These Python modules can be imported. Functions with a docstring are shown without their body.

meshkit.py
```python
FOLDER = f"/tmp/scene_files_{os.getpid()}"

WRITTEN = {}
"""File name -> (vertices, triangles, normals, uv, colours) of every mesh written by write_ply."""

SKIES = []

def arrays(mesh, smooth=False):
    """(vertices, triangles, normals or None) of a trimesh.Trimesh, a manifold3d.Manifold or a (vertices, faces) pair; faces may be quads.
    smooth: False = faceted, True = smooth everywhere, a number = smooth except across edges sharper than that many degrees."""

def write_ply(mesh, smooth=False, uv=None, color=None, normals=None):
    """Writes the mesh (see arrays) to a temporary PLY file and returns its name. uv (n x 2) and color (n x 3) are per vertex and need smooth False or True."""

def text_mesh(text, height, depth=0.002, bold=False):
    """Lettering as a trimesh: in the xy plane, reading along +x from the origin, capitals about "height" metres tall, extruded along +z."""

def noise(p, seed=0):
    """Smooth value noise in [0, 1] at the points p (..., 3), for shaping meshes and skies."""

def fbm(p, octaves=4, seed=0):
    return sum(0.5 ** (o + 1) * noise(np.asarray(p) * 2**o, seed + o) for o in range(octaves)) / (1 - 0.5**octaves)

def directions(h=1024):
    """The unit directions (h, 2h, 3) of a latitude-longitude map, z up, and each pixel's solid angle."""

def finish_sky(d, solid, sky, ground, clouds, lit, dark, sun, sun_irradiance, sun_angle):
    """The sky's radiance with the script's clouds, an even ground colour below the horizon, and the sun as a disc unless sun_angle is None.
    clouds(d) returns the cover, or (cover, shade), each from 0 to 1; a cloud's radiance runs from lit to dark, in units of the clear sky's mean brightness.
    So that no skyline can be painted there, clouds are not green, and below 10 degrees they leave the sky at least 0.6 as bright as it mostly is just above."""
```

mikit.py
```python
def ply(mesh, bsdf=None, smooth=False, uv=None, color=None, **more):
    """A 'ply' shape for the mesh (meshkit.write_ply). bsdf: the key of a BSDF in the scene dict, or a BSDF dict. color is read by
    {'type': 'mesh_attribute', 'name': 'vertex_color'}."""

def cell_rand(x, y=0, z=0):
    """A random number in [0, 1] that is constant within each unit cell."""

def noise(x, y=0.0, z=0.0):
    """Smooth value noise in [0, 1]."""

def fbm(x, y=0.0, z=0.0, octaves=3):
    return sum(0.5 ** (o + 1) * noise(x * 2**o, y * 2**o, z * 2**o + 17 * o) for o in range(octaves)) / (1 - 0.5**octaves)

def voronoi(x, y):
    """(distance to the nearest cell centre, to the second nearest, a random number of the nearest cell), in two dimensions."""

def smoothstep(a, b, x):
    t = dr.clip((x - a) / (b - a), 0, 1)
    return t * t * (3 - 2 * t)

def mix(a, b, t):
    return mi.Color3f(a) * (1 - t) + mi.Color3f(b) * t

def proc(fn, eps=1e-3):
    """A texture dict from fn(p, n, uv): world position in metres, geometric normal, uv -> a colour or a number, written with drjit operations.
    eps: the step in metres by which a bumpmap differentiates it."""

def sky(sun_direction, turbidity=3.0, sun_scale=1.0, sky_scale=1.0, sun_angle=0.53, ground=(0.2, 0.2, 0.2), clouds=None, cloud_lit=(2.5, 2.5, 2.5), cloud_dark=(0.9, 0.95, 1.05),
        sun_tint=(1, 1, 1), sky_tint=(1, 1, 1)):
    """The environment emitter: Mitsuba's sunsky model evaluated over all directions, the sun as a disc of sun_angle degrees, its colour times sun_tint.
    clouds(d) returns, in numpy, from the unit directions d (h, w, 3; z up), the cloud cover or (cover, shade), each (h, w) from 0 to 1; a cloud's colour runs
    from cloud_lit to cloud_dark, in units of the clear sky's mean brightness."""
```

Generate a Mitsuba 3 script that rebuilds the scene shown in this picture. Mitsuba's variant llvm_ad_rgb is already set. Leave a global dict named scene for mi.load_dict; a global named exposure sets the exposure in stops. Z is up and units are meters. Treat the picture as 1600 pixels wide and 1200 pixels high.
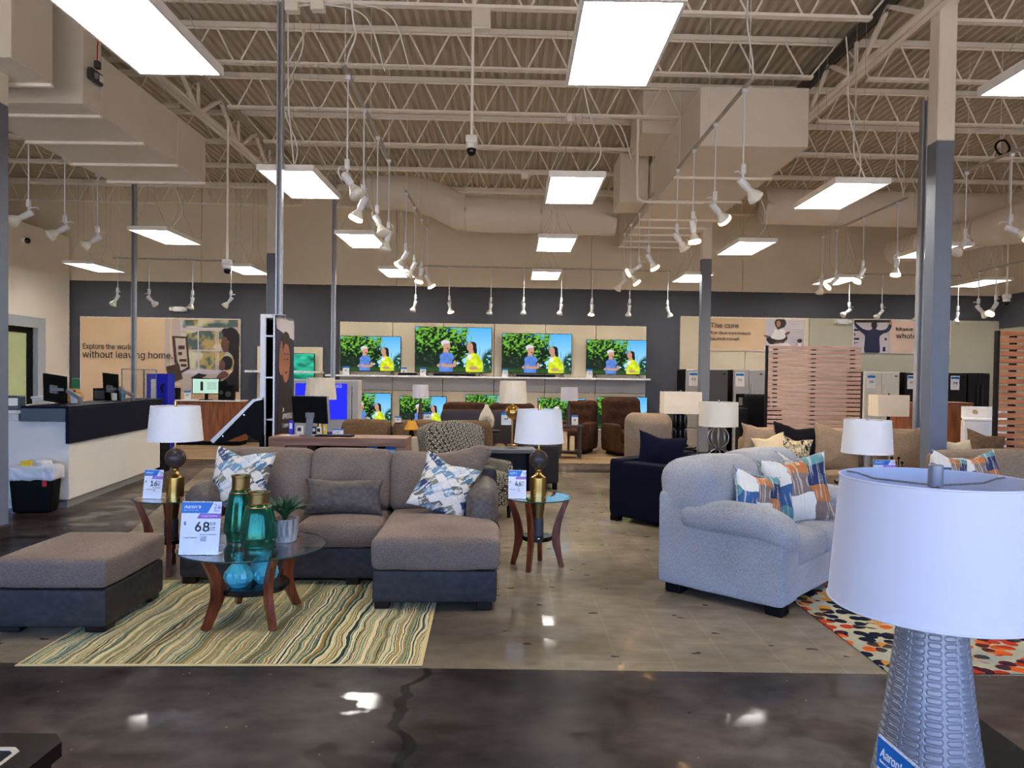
import math, random, functools
import numpy as np, trimesh, drjit as dr, mitsuba as mi, mikit, meshkit
from shapely.geometry import Polygon
from shapely import affinity

# ------------------------------------------------------------------ camera, sky, exposure
EYE = 1.55
FOCAL = 1130.0                      # in pixels of the 1600 x 1200 frame
PITCH, ROLL, CENTRE_Y = math.radians(1.1), 0.0135, 614.0
exposure = 0.8
SKEW = 0.03                        # the building's cross direction runs slightly away to the right

scene, labels = {'type': 'scene'}, {}
_f = np.array([0, math.cos(PITCH), -math.sin(PITCH)])
_u0, _r0 = np.array([0, math.sin(PITCH), math.cos(PITCH)]), np.array([1.0, 0, 0])
_r = math.cos(ROLL) * _r0 + math.sin(ROLL) * _u0
_u = -math.sin(ROLL) * _r0 + math.cos(ROLL) * _u0
CAM = np.array([0, 0, EYE])
scene['camera'] = {'type': 'perspective', 'fov': 2 * math.degrees(math.atan(800 / FOCAL)), 'fov_axis': 'x', 'near_clip': 0.05, 'far_clip': 200.0,
                   'principal_point_offset_y': (600 - CENTRE_Y) / 1200,
                   'to_world': mi.ScalarTransform4f().look_at(origin=CAM.tolist(), target=(CAM + _f).tolist(), up=_u.tolist())}
scene['sky'] = mikit.sky([0.25, 0.5, 0.83], turbidity=3.0, sun_scale=14.0, sky_scale=9.5, ground=(0.30, 0.295, 0.285), sky_tint=(0.62, 0.92, 1.42),
                         clouds=lambda d: np.clip(meshkit.fbm(d * 3.0, 4, 5) * 1.6 - 0.5, 0, 1) * 0.6, cloud_lit=(2.0, 2.0, 2.05), cloud_dark=(1.2, 1.25, 1.3))
PANEL_LIGHT = (11.5, 11.0, 10.2)      # the ceiling panels' radiance


def ray(px, py):
    return _f + (px - 800) / FOCAL * _r + (CENTRE_Y - py) / FOCAL * _u


def A(px, py, y):                   # the point seen at a pixel, in the upright plane at depth y
    d = ray(px, py)
    return CAM + d * (y / d[1])


def G(px, py, z=0.0):               # the point seen at a pixel, at height z
    d = ray(px, py)
    return CAM + d * ((z - EYE) / d[2])


def lin(c):                         # sRGB 0-255 to linear
    return [((v / 255) / 12.92 if v / 255 < 0.04045 else ((v / 255 + 0.055) / 1.055) ** 2.4) for v in c]


# ------------------------------------------------------------------ book-keeping
CUR = np.eye(4)
_count, _plies = {}, {}


def num(base):
    n = _count.get(base, 0)
    _count[base] = n + 1
    return base if n == 0 else f'{base}_{n:03d}'


def place(x=0, y=0, z=0, rz=0, rx=0, ry=0, s=1.0):
    """Sets the frame that the following parts stand in (degrees)."""
    global CUR
    R = trimesh.transformations.euler_matrix(*np.radians([rx, ry, rz]), 'sxyz')
    CUR = trimesh.transformations.translation_matrix([x, y, z]) @ R @ np.diag([s, s, s, 1])
    return CUR


def place_m(m):
    global CUR
    CUR = np.asarray(m, float)


def here():
    return CUR.copy()


def thing(name, label, cat, group=None):
    key = num(name)
    labels[key] = {'label': label, 'category': cat}
    if group:
        labels[key]['group'] = group
    return key


def shape(mesh, mat, smooth, more):
    k = (id(mesh), mat, smooth)
    if k not in _plies:
        uv = mesh.metadata.get('uv') if hasattr(mesh, 'metadata') else None
        _plies[k] = (mikit.ply(mesh, 'mat_' + mat, True if uv is not None else smooth, uv=uv), mesh)
    d = {**_plies[k][0], **more}
    if not np.allclose(CUR, np.eye(4)):
        d['to_world'] = mi.ScalarTransform4f(CUR.tolist())
    return d


def part(holder, name, mesh, mat, smooth=False, label=None, kind=None, **more):
    key = num(f'{holder}__{name}')
    scene[key] = shape(mesh, mat, smooth, more)
    if label or kind:
        labels[key] = {k: v for k, v in (('label', label), ('kind', kind)) if v}
    return key


def solo(name, mesh, mat, label, cat, group=None, smooth=False, **more):
    key = thing(name, label, cat, group)
    scene[key] = shape(mesh, mat, smooth, more)
    return key


def struct(name, label=None, mesh=None, mat=None, smooth=False):
    key = num(name)
    labels[key] = {'kind': 'structure', **({'label': label} if label else {})}
    if mesh is not None:
        scene[key] = shape(mesh, mat, smooth, {})
    return key


# ------------------------------------------------------------------ materials
def M(name, col, rough=0.6, metal=0.0, spec=0.5, bump=None, **kw):
    """col: an sRGB triple 0-255, or a function for mikit.proc."""
    base = mikit.proc(col) if callable(col) else {'type': 'rgb', 'value': lin(col)}
    rough = mikit.proc(rough) if callable(rough) else rough
    b = {'type': 'principled', 'base_color': base, 'roughness': rough, 'metallic': metal, 'specular': spec, **kw}
    if bump:
        b = {'type': 'bumpmap', 'arbitrary': mikit.proc(bump[0], eps=bump[2]), 'scale': bump[1], 'bsdf': b}
    scene['mat_' + name] = {'type': 'twosided', 'bsdf': b}


# ------------------------------------------------------------------ meshes
cat = trimesh.util.concatenate


def moved(m, x=0, y=0, z=0, rz=0, rx=0, ry=0, s=None):
    m = m.copy()
    if s is not None:
        m.apply_scale(s)
    m.apply_transform(trimesh.transformations.translation_matrix([x, y, z]) @ trimesh.transformations.euler_matrix(*np.radians([rx, ry, rz]), 'sxyz'))
    return m


def box(x0, x1, y0, y1, z0, z1, c=0.0):
    """An axis-aligned box; c chamfers all its edges."""
    h = np.array([x1 - x0, y1 - y0, z1 - z0]) / 2
    mid = np.array([x1 + x0, y1 + y0, z1 + z0]) / 2
    if c <= 0:
        m = trimesh.creation.box(2 * h)
    else:
        c = min(c, *(h * 0.9))
        pts = np.array([[sx * (h[0] - a), sy * (h[1] - b), sz * (h[2] - d)] for sx in (-1, 1) for sy in (-1, 1) for sz in (-1, 1)
                        for a, b, d in ((0, c, c), (c, 0, c), (c, c, 0))])
        m = trimesh.convex.convex_hull(pts)
    m.apply_translation(mid)
    return m


def slab(sx, sy, sz, c=0.0):        # a box standing on z = 0, centred in x and y
    return box(-sx / 2, sx / 2, -sy / 2, sy / 2, 0, sz, c)


def grid_box(h, n):
    vs, fs, at = [], [], 0
    for ax in range(3):
        a, b = (ax + 1) % 3, (ax + 2) % 3
        na, nb = n[a], n[b]
        for s in (-1, 1):
            u, v = np.meshgrid(np.linspace(-1, 1, na + 1), np.linspace(-1, 1, nb + 1), indexing='ij')
            p = np.zeros((na + 1, nb + 1, 3))
            p[..., ax], p[..., a], p[..., b] = s, u, v
            i, j = np.meshgrid(np.arange(na), np.arange(nb), indexing='ij')
            q = np.stack([i * (nb + 1) + j, (i + 1) * (nb + 1) + j, (i + 1) * (nb + 1) + j + 1, i * (nb + 1) + j + 1], -1).reshape(-1, 4)
            if s < 0:
                q = q[:, ::-1]
            vs.append(p.reshape(-1, 3) * h)
            fs.append(np.vstack([q[:, [0, 1, 2]], q[:, [0, 2, 3]]]) + at)
            at += len(vs[-1])
    m = trimesh.Trimesh(np.vstack(vs), np.vstack(fs), process=False)
    m.merge_vertices(digits_vertex=7)
    return m


def soft(sx, sy, sz, r, n=10, crown=(0, 0, 0), wob=0.0, freq=6.0, seed=0, warp=None):
    """An upholstered block standing on z = 0: rounded by r, each face bulged by crown, surface slightly uneven."""
    h = np.array([sx, sy, sz]) / 2
    n = (n, n, max(4, n // 2)) if np.isscalar(n) else n
    m = grid_box(h, n)
    p = np.array(m.vertices)
    # denser towards the edges, so that the rounding has vertices to work with
    t = p / h
    t = np.sign(t) * (1 - (1 - np.abs(t)) ** 1.0)
    p = np.sign(t) * np.abs(np.sin(t * np.pi / 2)) ** 0.75 * h
    q = np.clip(p, -(h - r), h - r)
    d = p - q
    L = np.linalg.norm(d, axis=1, keepdims=True)
    p = q + np.where(L > 1e-9, d / np.maximum(L, 1e-9) * r, 0)
    u = np.clip(p / h, -1, 1)
    for a in range(3):
        b, c = (a + 1) % 3, (a + 2) % 3
        p[:, a] += crown[a] * np.sign(u[:, a]) * np.abs(u[:, a]) ** 3 * (1 - u[:, b] ** 2) * (1 - u[:, c] ** 2)
    p[:, 2] += h[2]
    if warp is not None:
        p = warp(p)
    m.vertices = p
    if wob:
        m.vertices = m.vertices + m.vertex_normals * ((meshkit.fbm(p * freq, 3, seed) - 0.5) * 2 * wob)[:, None]
    return m


def pillow(w, h, t, n=22, pinch=0.13, wob=0.006, seed=0, chop=0.055):
    """A throw cushion in the xz plane, its face towards -y; the mesh carries uv."""
    u, v = np.meshgrid(np.linspace(-1, 1, n + 1), np.linspace(-1, 1, n + 1), indexing='ij')
    u, v = np.sin(u * np.pi / 2), np.sin(v * np.pi / 2)
    x = w / 2 * u * (1 - pinch * (1 - v * v) * np.abs(u))
    z = h / 2 * v * (1 - pinch * (1 - u * u) * np.abs(v))
    th = t / 2 * np.clip((1 - u ** 2) * (1 - v ** 2), 0, 1) ** 0.45
    th = th * (1 + 0.35 * (meshkit.fbm(np.stack([u * 1.7, v * 1.7, 0 * u], -1), 3, seed) - 0.5))
    th[[0, -1], :] = th[:, [0, -1]] = 0
    z = z - chop * h * np.exp(-((u + 0.12) / 0.33) ** 2) * np.clip(v, 0, 1) ** 2.2      # the top edge sags
    vs, fs, uvs, at = [], [], [], 0
    i, j = np.meshgrid(np.arange(n), np.arange(n), indexing='ij')
    q = np.stack([i * (n + 1) + j, (i + 1) * (n + 1) + j, (i + 1) * (n + 1) + j + 1, i * (n + 1) + j + 1], -1).reshape(-1, 4)
    for s in (-1, 1):
        vs.append(np.stack([x, s * th, z], -1).reshape(-1, 3))
        qq = q if s < 0 else q[:, ::-1]
        fs.append(np.vstack([qq[:, [0, 1, 2]], qq[:, [0, 2, 3]]]) + at)
        at += len(vs[-1])
        uvs.append(np.stack([u * 0.5 + 0.5, v * 0.5 + 0.5], -1).reshape(-1, 2))
    p = np.vstack(vs)
    p = p + (np.stack([meshkit.noise(p * 9 + 3 * k, seed + k) for k in range(3)], -1) - 0.5) * 2 * wob
    e = len(p) // 2
    edge = (np.abs(u) > 1 - 1e-9) | (np.abs(v) > 1 - 1e-9)
    k = np.nonzero(edge.ravel())[0]
    p[k + e] = p[k]
    m = trimesh.Trimesh(p, np.vstack(fs), process=False)
    m.metadata['uv'] = np.vstack(uvs)
    return m


def lathe(prof, n=32):
    prof = np.asarray(prof, float)
    a = np.arange(n) * 2 * np.pi / n
    k = len(prof)
    v = np.stack([prof[:, :1] * np.cos(a), prof[:, :1] * np.sin(a), np.repeat(prof[:, 1:], n, 1)], -1).reshape(-1, 3)
    i, j = np.meshgrid(np.arange(k - 1), np.arange(n), indexing='ij')
    q = np.stack([i * n + j, i * n + (j + 1) % n, (i + 1) * n + (j + 1) % n, (i + 1) * n + j], -1).reshape(-1, 4)
    f = np.vstack([q[:, [0, 1, 2]], q[:, [0, 2, 3]]])
    m = trimesh.Trimesh(v, f, process=False)
    m.merge_vertices(digits_vertex=7)
    m.update_faces(m.nondegenerate_faces())
    return m


def cyl(r, z0, z1, n=20, r1=None, c=0.0):
    r1 = r if r1 is None else r1
    return lathe([(0, z0), (r - c, z0), (r, z0 + c), (r1, z1 - c), (r1 - c, z1), (0, z1)] if c else [(0, z0), (r, z0), (r1, z1), (0, z1)], n)


def ball(r, z=0.0, n=24, sz=1.0):
    t = np.linspace(-np.pi / 2, np.pi / 2, n // 2 + 1)
    return lathe(np.stack([np.maximum(r * np.cos(t), 0), z + sz * r * np.sin(t)], 1), n)


def tube(pts, r, n=8, closed=False, ell=1.0):
    p = np.asarray(pts, float)
    rr = np.broadcast_to(r, (len(p),))
    t = np.gradient(p, axis=0) if not closed else np.roll(p, -1, 0) - np.roll(p, 1, 0)
    t /= np.linalg.norm(t, axis=1, keepdims=True) + 1e-12
    a = np.cross(t[0], [0, 0, 1.0] if abs(t[0][2]) < 0.9 else [1.0, 0, 0])
    fr = []
    for k in range(len(p)):
        a = a - t[k] * (a @ t[k])
        a /= np.linalg.norm(a) + 1e-12
        fr.append((a, np.cross(t[k], a)))
    g = np.arange(n) * 2 * np.pi / n
    v = np.array([p[k] + rr[k] * (np.cos(g)[:, None] * fr[k][0] + ell * np.sin(g)[:, None] * fr[k][1]) for k in range(len(p))]).reshape(-1, 3)
    K = len(p)
    i, j = np.meshgrid(np.arange(K if closed else K - 1), np.arange(n), indexing='ij')
    q = np.stack([i * n + j, i * n + (j + 1) % n, ((i + 1) % K) * n + (j + 1) % n, ((i + 1) % K) * n + j], -1).reshape(-1, 4)
    f = [q[:, [0, 1, 2]], q[:, [0, 2, 3]]]
    if not closed:
        for base, s in ((0, -1), ((K - 1) * n, 1)):
            k = np.arange(1, n - 1)
            tri = np.stack([k * 0 + base, base + k, base + k + 1], 1)
            f.append(tri if s > 0 else tri[:, ::-1])
    return trimesh.Trimesh(v, np.vstack(f), process=False)


def prism(poly, t, holes=None):
    """The polygon (x, z) as a plate of thickness t, centred on y = 0."""
    g = poly if isinstance(poly, Polygon) else Polygon(poly, holes)
    g = g.buffer(0)
    ms = [trimesh.creation.extrude_polygon(k, t, engine='earcut') for k in getattr(g, 'geoms', [g])]
    m = cat(ms)
    m.apply_transform(np.array([[1, 0, 0, 0], [0, 0, -1, t / 2], [0, 1, 0, 0], [0, 0, 0, 1.0]]))
    return m


def rounded_rect(w, h, r, n=6):
    return Polygon([(-w / 2 + r, -h / 2 + r), (w / 2 - r, -h / 2 + r), (w / 2 - r, h / 2 - r), (-w / 2 + r, h / 2 - r)]).buffer(r, n)


@functools.lru_cache(None)
def text(s, h, depth=0.002, bold=False):
    """Lettering standing in the xz plane, read from -y, its baseline at z = 0."""
    m = meshkit.text_mesh(s, h, depth, bold)
    m.apply_transform(np.array([[1, 0, 0, 0], [0, 0, -1, 0], [0, 1, 0, 0], [0, 0, 0, 1.0]]))
    return m


def text_at(s, h, x, y, z, width=None, align=0, depth=0.002, bold=False, slant=0.0):
    m = text(s, h, depth, bold).copy()
    lo, hi = m.bounds[:, 0]
    if width:
        m.apply_transform(np.diag([width / (hi - lo), 1, 1, 1]))
        lo, hi = m.bounds[:, 0]
    if slant:
        m.vertices[:, 0] += slant * m.vertices[:, 2]
    m.apply_translation([x - (lo, (lo + hi) / 2, hi)[align], y, z])
    return m


def ellipse(cx, cz, rx, rz, n=24, rot=0):
    a = np.arange(n) * 2 * np.pi / n
    x, z = rx * np.cos(a), rz * np.sin(a)
    c, s = math.cos(rot), math.sin(rot)
    return Polygon(np.stack([cx + c * x - s * z, cz + s * x + c * z], 1))


def smooth_poly(pts, k=6):
    """A closed smooth outline through the points (Catmull-Rom)."""
    p = np.asarray(pts, float)
    out = []
    for i in range(len(p)):
        a, b, c, d = p[i - 1], p[i], p[(i + 1) % len(p)], p[(i + 2) % len(p)]
        for t in np.arange(k) / k:
            out.append(0.5 * (2 * b + (c - a) * t + (2 * a - 5 * b + 4 * c - d) * t * t + (3 * b - a - 3 * c + d) * t ** 3))
    return Polygon(out).buffer(0)


def curve(pts, k=8):
    p = np.asarray(pts, float)
    p = np.vstack([2 * p[0] - p[1], p, 2 * p[-1] - p[-2]])
    out = []
    for i in range(1, len(p) - 2):
        a, b, c, d = p[i - 1:i + 3]
        for t in np.arange(k) / k:
            out.append(0.5 * (2 * b + (c - a) * t + (2 * a - 5 * b + 4 * c - d) * t * t + (3 * b - a - 3 * c + d) * t ** 3))
    return np.array(out + [p[-2]])


def ordinal(k):
    return ['first', 'second', 'third', 'fourth', 'fifth', 'sixth', 'seventh', 'eighth', 'ninth', 'tenth', 'eleventh', 'twelfth'][k]


# ------------------------------------------------------------------ materials of the building
def _vec(c):
    return mi.Color3f(*[float(v) for v in lin(c)])


def tex_concrete(p, n, uv):
    x, y = p.x, p.y
    big = mikit.fbm(x * 0.9 + 3, y * 0.9, 1.0, 4)
    fine = mikit.fbm(x * 9, y * 14, 2.0, 3)
    c = mikit.mix(lin((92, 82, 70)), lin((152, 139, 118)), dr.clip(big * 1.9 - 0.45, 0, 1))
    c = c * (0.78 + 0.44 * fine)
    gx, gy = x / 0.305 + 0.05 * fine, y / 0.305 + 0.05 * fine
    line = dr.maximum(1 - dr.abs(gx - dr.round(gx)) * 28, 1 - dr.abs(gy - dr.round(gy)) * 28)
    c = mikit.mix(c, lin((190, 176, 150)), dr.clip(line, 0, 1) * 0.13 * mikit.smoothstep(0.35, 0.6, big))
    d1, d2, w = mikit.voronoi(x * 3.1, y * 5.5)
    chip = mikit.smoothstep(0.15, 0.12, d1 + 0.12 * mikit.noise(x * 34, y * 34)) * dr.select(w > 0.66, 1.0, 0.0)
    c = mikit.mix(c, lin((52, 46, 42)), chip * 0.85)
    return c


def tex_dark(p, n, uv):
    x, y = p.x, p.y
    big = mikit.fbm(x * 1.1 + 9, y * 1.3, 4.0, 4)
    fine = mikit.fbm(x * 8, y * 11, 7.0, 4)
    c = mikit.mix(lin((38, 32, 31)), lin((100, 90, 84)), dr.clip(big * 1.7 - 0.4, 0, 1)) * (0.5 + 1.0 * fine)
    wob = (mikit.fbm(y * 5, 3.3, 1.0, 3) - 0.5) * 0.22
    crack = mikit.smoothstep(0.022, 0.004, dr.abs(x + 0.30 + wob + 0.05 * y) - 0.02 * mikit.noise(y * 9, 5.0)) * mikit.smoothstep(4.2, 4.0, y)
    c = mikit.mix(c, lin((18, 16, 16)), crack * 0.85)
    d1, d2, w = mikit.voronoi(x * 4.3, y * 4.3)
    chip = mikit.smoothstep(0.09, 0.05, d1 + 0.12 * mikit.noise(x * 30, y * 30)) * dr.select(w > 0.75, 1.0, 0.0)
    c = mikit.mix(c, lin((22, 20, 20)), chip * 0.8)
    s1, s2, v = mikit.voronoi(x * 9, y * 9)
    return mikit.mix(c, lin((190, 180, 165)), mikit.smoothstep(0.05, 0.03, s1) * dr.select(v > 0.95, 0.6, 0.0))


def tex_plank(p, n, uv):
    r = dr.floor(p.y / 0.18)
    k = dr.floor(p.x / 1.2 + mikit.cell_rand(r, 3, 1))
    t = mikit.cell_rand(r, k, 7)
    g = mikit.fbm(p.x * 2.2 + t * 40, p.y * 26, t * 9, 3)
    return mikit.mix(lin((112, 92, 70)), lin((172, 148, 116)), dr.clip(0.45 * t + 0.9 * g - 0.2, 0, 1))




def dull(p):
    return mikit.smoothstep(0.40, 0.50, mikit.fbm(p.x * 3.3 + 2, p.y * 5.0, 3.0, 3) + 0.06 * mikit.noise(p.x * 40, p.y * 40))


def dull_amount(p, n, uv):
    return 0.15 + 0.85 * dull(p)


def polished(name, tex):
    """Concrete, its sealer bright in worn-in patches and dull elsewhere."""
    two = [{'type': 'principled', 'base_color': mikit.proc(tex), 'roughness': r, 'specular': sp} for r, sp in ((0.075, 0.16), (0.32, 0.06))]
    scene['mat_' + name] = {'type': 'twosided', 'bsdf': {'type': 'blendbsdf', 'weight': mikit.proc(dull_amount), 'a': two[0], 'b': two[1]}}


polished('concrete', tex_concrete)
polished('dark_concrete', tex_dark)
M('plank', tex_plank, 0.35)
M('ceiling', (196, 188, 174), 0.7)
M('steel_white', (246, 242, 234), 0.55)
M('girder_gray', (84, 84, 82), 0.6)
M('girder_beige', (176, 170, 158), 0.6)
M('rail_gray', (178, 174, 168), 0.5)
M('wall_beige', (232, 223, 203), 0.85)
M('wall_gray', (72, 73, 80), 0.8)
M('column_gray', (112, 120, 134), 0.6)
M('column_beige', (236, 230, 216), 0.6)
M('base_dark', (42, 38, 36), 0.6)
M('duct', (228, 221, 210), 0.5, spec=0.3)
M('white', (238, 238, 236), 0.5)
M('white_gloss', (240, 240, 238), 0.22)
M('black', (12, 12, 14), 0.6, spec=0.12)
M('black_gloss', (10, 10, 12), 0.12)
M('dark_gray', (58, 58, 62), 0.5)
M('mid_gray', (120, 122, 126), 0.5)
M('aluminium', (188, 186, 180), 0.35, metal=0.6)
M('chrome', (205, 205, 205), 0.18, metal=1.0)
M('galvanised', (176, 180, 188), 0.4, metal=0.35)
M('cream_panel', (222, 206, 176), 0.7)
M('gray_panel', (176, 172, 168), 0.7)
M('sage_panel', (180, 174, 154), 0.8)
M('red', (196, 30, 34), 0.5)

# ------------------------------------------------------------------ floor
XL, XR, Y0, DECK = -13.5, 11.6, -2.4, 5.98


def wall_y(x):                       # the back wall's face
    return 16.95 + SKEW * x


def skew_box(x0, x1, y0, y1, z0, z1, c=0.0):
    m = box(x0, x1, y0, y1, z0, z1, c)
    m.vertices[:, 1] += SKEW * m.vertices[:, 0]
    return m


def flat(poly, z=0.0, t=0.02):
    m = trimesh.creation.extrude_polygon(Polygon(poly), t, engine='earcut')
    m.apply_translation([0, 0, z - t])
    return m


# the light concrete island with dark aisles in front, at the left and behind; planks further back
YF = 3.83
b1, b2 = G(900, 738), G(900, 724)
YA, YB = b1[1], b2[1]
struct('floor', 'light beige polished concrete floor with dark chips', flat([(-3.0, YF), (XR, YF + 0.02), (XR, YA + 0.1), (-5.1, YA - 0.1), (-3.6, 6.6)]), 'concrete')
struct('floor_aisle', 'dark stained polished concrete floor along the front', flat([(XL, Y0), (XR, Y0), (XR, YF + 0.02), (-3.0, YF), (-3.6, 6.6), (-5.1, YA - 0.1), (-5.1, YB - 0.1), (XL, YB - 0.4)]), 'dark_concrete')
struct('floor_aisle', 'dark stained concrete strip in front of the planks', flat([(-5.1, YA - 0.1), (XR, YA + 0.1), (XR, YB + 0.1), (-5.1, YB - 0.1)]), 'dark_concrete')
struct('floor_planks', 'wood-look plank floor in front of the back wall', flat([(XL, YB - 0.4), (-5.1, YB - 0.1), (XR, YB + 0.1), (XR, 17.4), (XL, 17.4)]), 'plank')

# ------------------------------------------------------------------ back wall: dark band below, beige above in panels, light panels at the right
ZB = 3.68
TOPZ = DECK + 0.05
wb = struct('wall_back', 'back wall, beige above and dark gray below')
part(wb, 'gray_band', skew_box(XL, XR, 16.95, 17.15, 0, ZB), 'wall_gray', label='dark gray painted lower wall')
jx = [XL, -7.2, -2.72, 1.82, 5.4, 9.6, XR]
for a, b in zip(jx, jx[1:]):
    part(wb, 'upper_panel', skew_box(a + 0.006, b - 0.006, 16.94, 17.15, ZB, TOPZ, 0.005), 'wall_beige', label='beige painted concrete panel above the dark band')
xr0 = A(1062, 520, wall_y(4.0))[0]
zt = A(1064, 494, wall_y(4.0))[2]
jr = [xr0, A(1163, 560, wall_y(5.6))[0], A(1262, 560, wall_y(7))[0], A(1335, 560, wall_y(8))[0], A(1440, 560, wall_y(9))[0], XR]
for k, (a, b) in enumerate(zip(jr, jr[1:])):
    part(wb, 'lower_panel', skew_box(a + 0.005, b - 0.005, 16.90, 16.95, 0.1, zt, 0.004), 'cream_panel' if k < 2 else 'sage_panel', label='light wall panel behind the appliances')
struct('baseboard_back', 'dark baseboard of the back wall', skew_box(XL, xr0, 16.92, 16.95, 0, 0.12, 0.004), 'base_dark')

# right, far left and front walls
wr = struct('wall_right', 'right wall, beige above and below a dark gray band')
part(wr, 'lower', box(XR - 0.02, XR + 0.1, Y0, 17.5, 0, 2.9), 'sage_panel')
part(wr, 'gray_band', box(XR - 0.03, XR + 0.1, Y0, 17.5, 2.9, ZB), 'wall_gray')
part(wr, 'upper', box(XR - 0.02, XR + 0.1, Y0, 17.5, ZB, TOPZ), 'wall_beige')
struct('wall_left', 'beige outer wall on the left', box(XL - 0.1, XL + 0.02, Y0, 17.5, 0, TOPZ), 'wall_beige')
# the office wall at the left, lower than the roof, with a door
p0, p1 = A(98, 373, 16.3), A(98, 437, 16.3)
ox, oz = p0[0], p0[2]
wo = struct('wall_office', 'beige side wall of the office with a glazed door')
part(wo, 'face', prism(Polygon([(9.5, 0), (16.55, 0), (16.55, oz), (9.5, oz)], [[(13.15, 0.02), (15.55, 0.02), (15.55, 2.62), (13.15, 2.62)]]), 0.14).apply_transform(np.array([[0, -1, 0, ox - 0.07], [1, 0, 0, 0], [0, 0, 1, 0], [0, 0, 0, 1.0]])), 'column_beige')
part(wo, 'front', box(XL, ox, 9.4, 9.5, 0, oz), 'column_beige')
part(wo, 'top', box(XL, ox, 9.4, 16.55, oz, oz + 0.08), 'column_beige')
# door_1: gray jamb, dark leaf frame, frosted greenish pane
M('frosted', (196, 212, 160), 0.35, spec=0.6)
M('jamb', (168, 176, 182), 0.5)
dd = struct('door_1', 'office door with a pale green frosted pane and dark frame')


def yz(poly, t, x, holes=None):      # a plate in the yz plane
    return prism(Polygon(poly, holes), t).apply_transform(np.array([[0, -1, 0, x], [1, 0, 0, 0], [0, 0, 1, 0], [0, 0, 0, 1.0]]))


rect = lambda a, b, c, d: [(a, c), (b, c), (b, d), (a, d)]
part(dd, 'jamb', yz(rect(13.05, 15.65, 0, 2.72), 0.24, ox - 0.08, [rect(13.2, 15.4, 0.005, 2.5)]), 'jamb', label='pale gray door jamb')
part(dd, 'leaf_frame', yz(rect(13.2, 15.4, 0.01, 2.5), 0.06, ox - 0.1, [rect(13.35, 15.22, 0.12, 2.38)]), 'black', label='black door frame')
part(dd, 'pane', yz(rect(13.34, 15.23, 0.11, 2.39), 0.02, ox - 0.1), 'frosted', label='frosted green pane')

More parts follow.
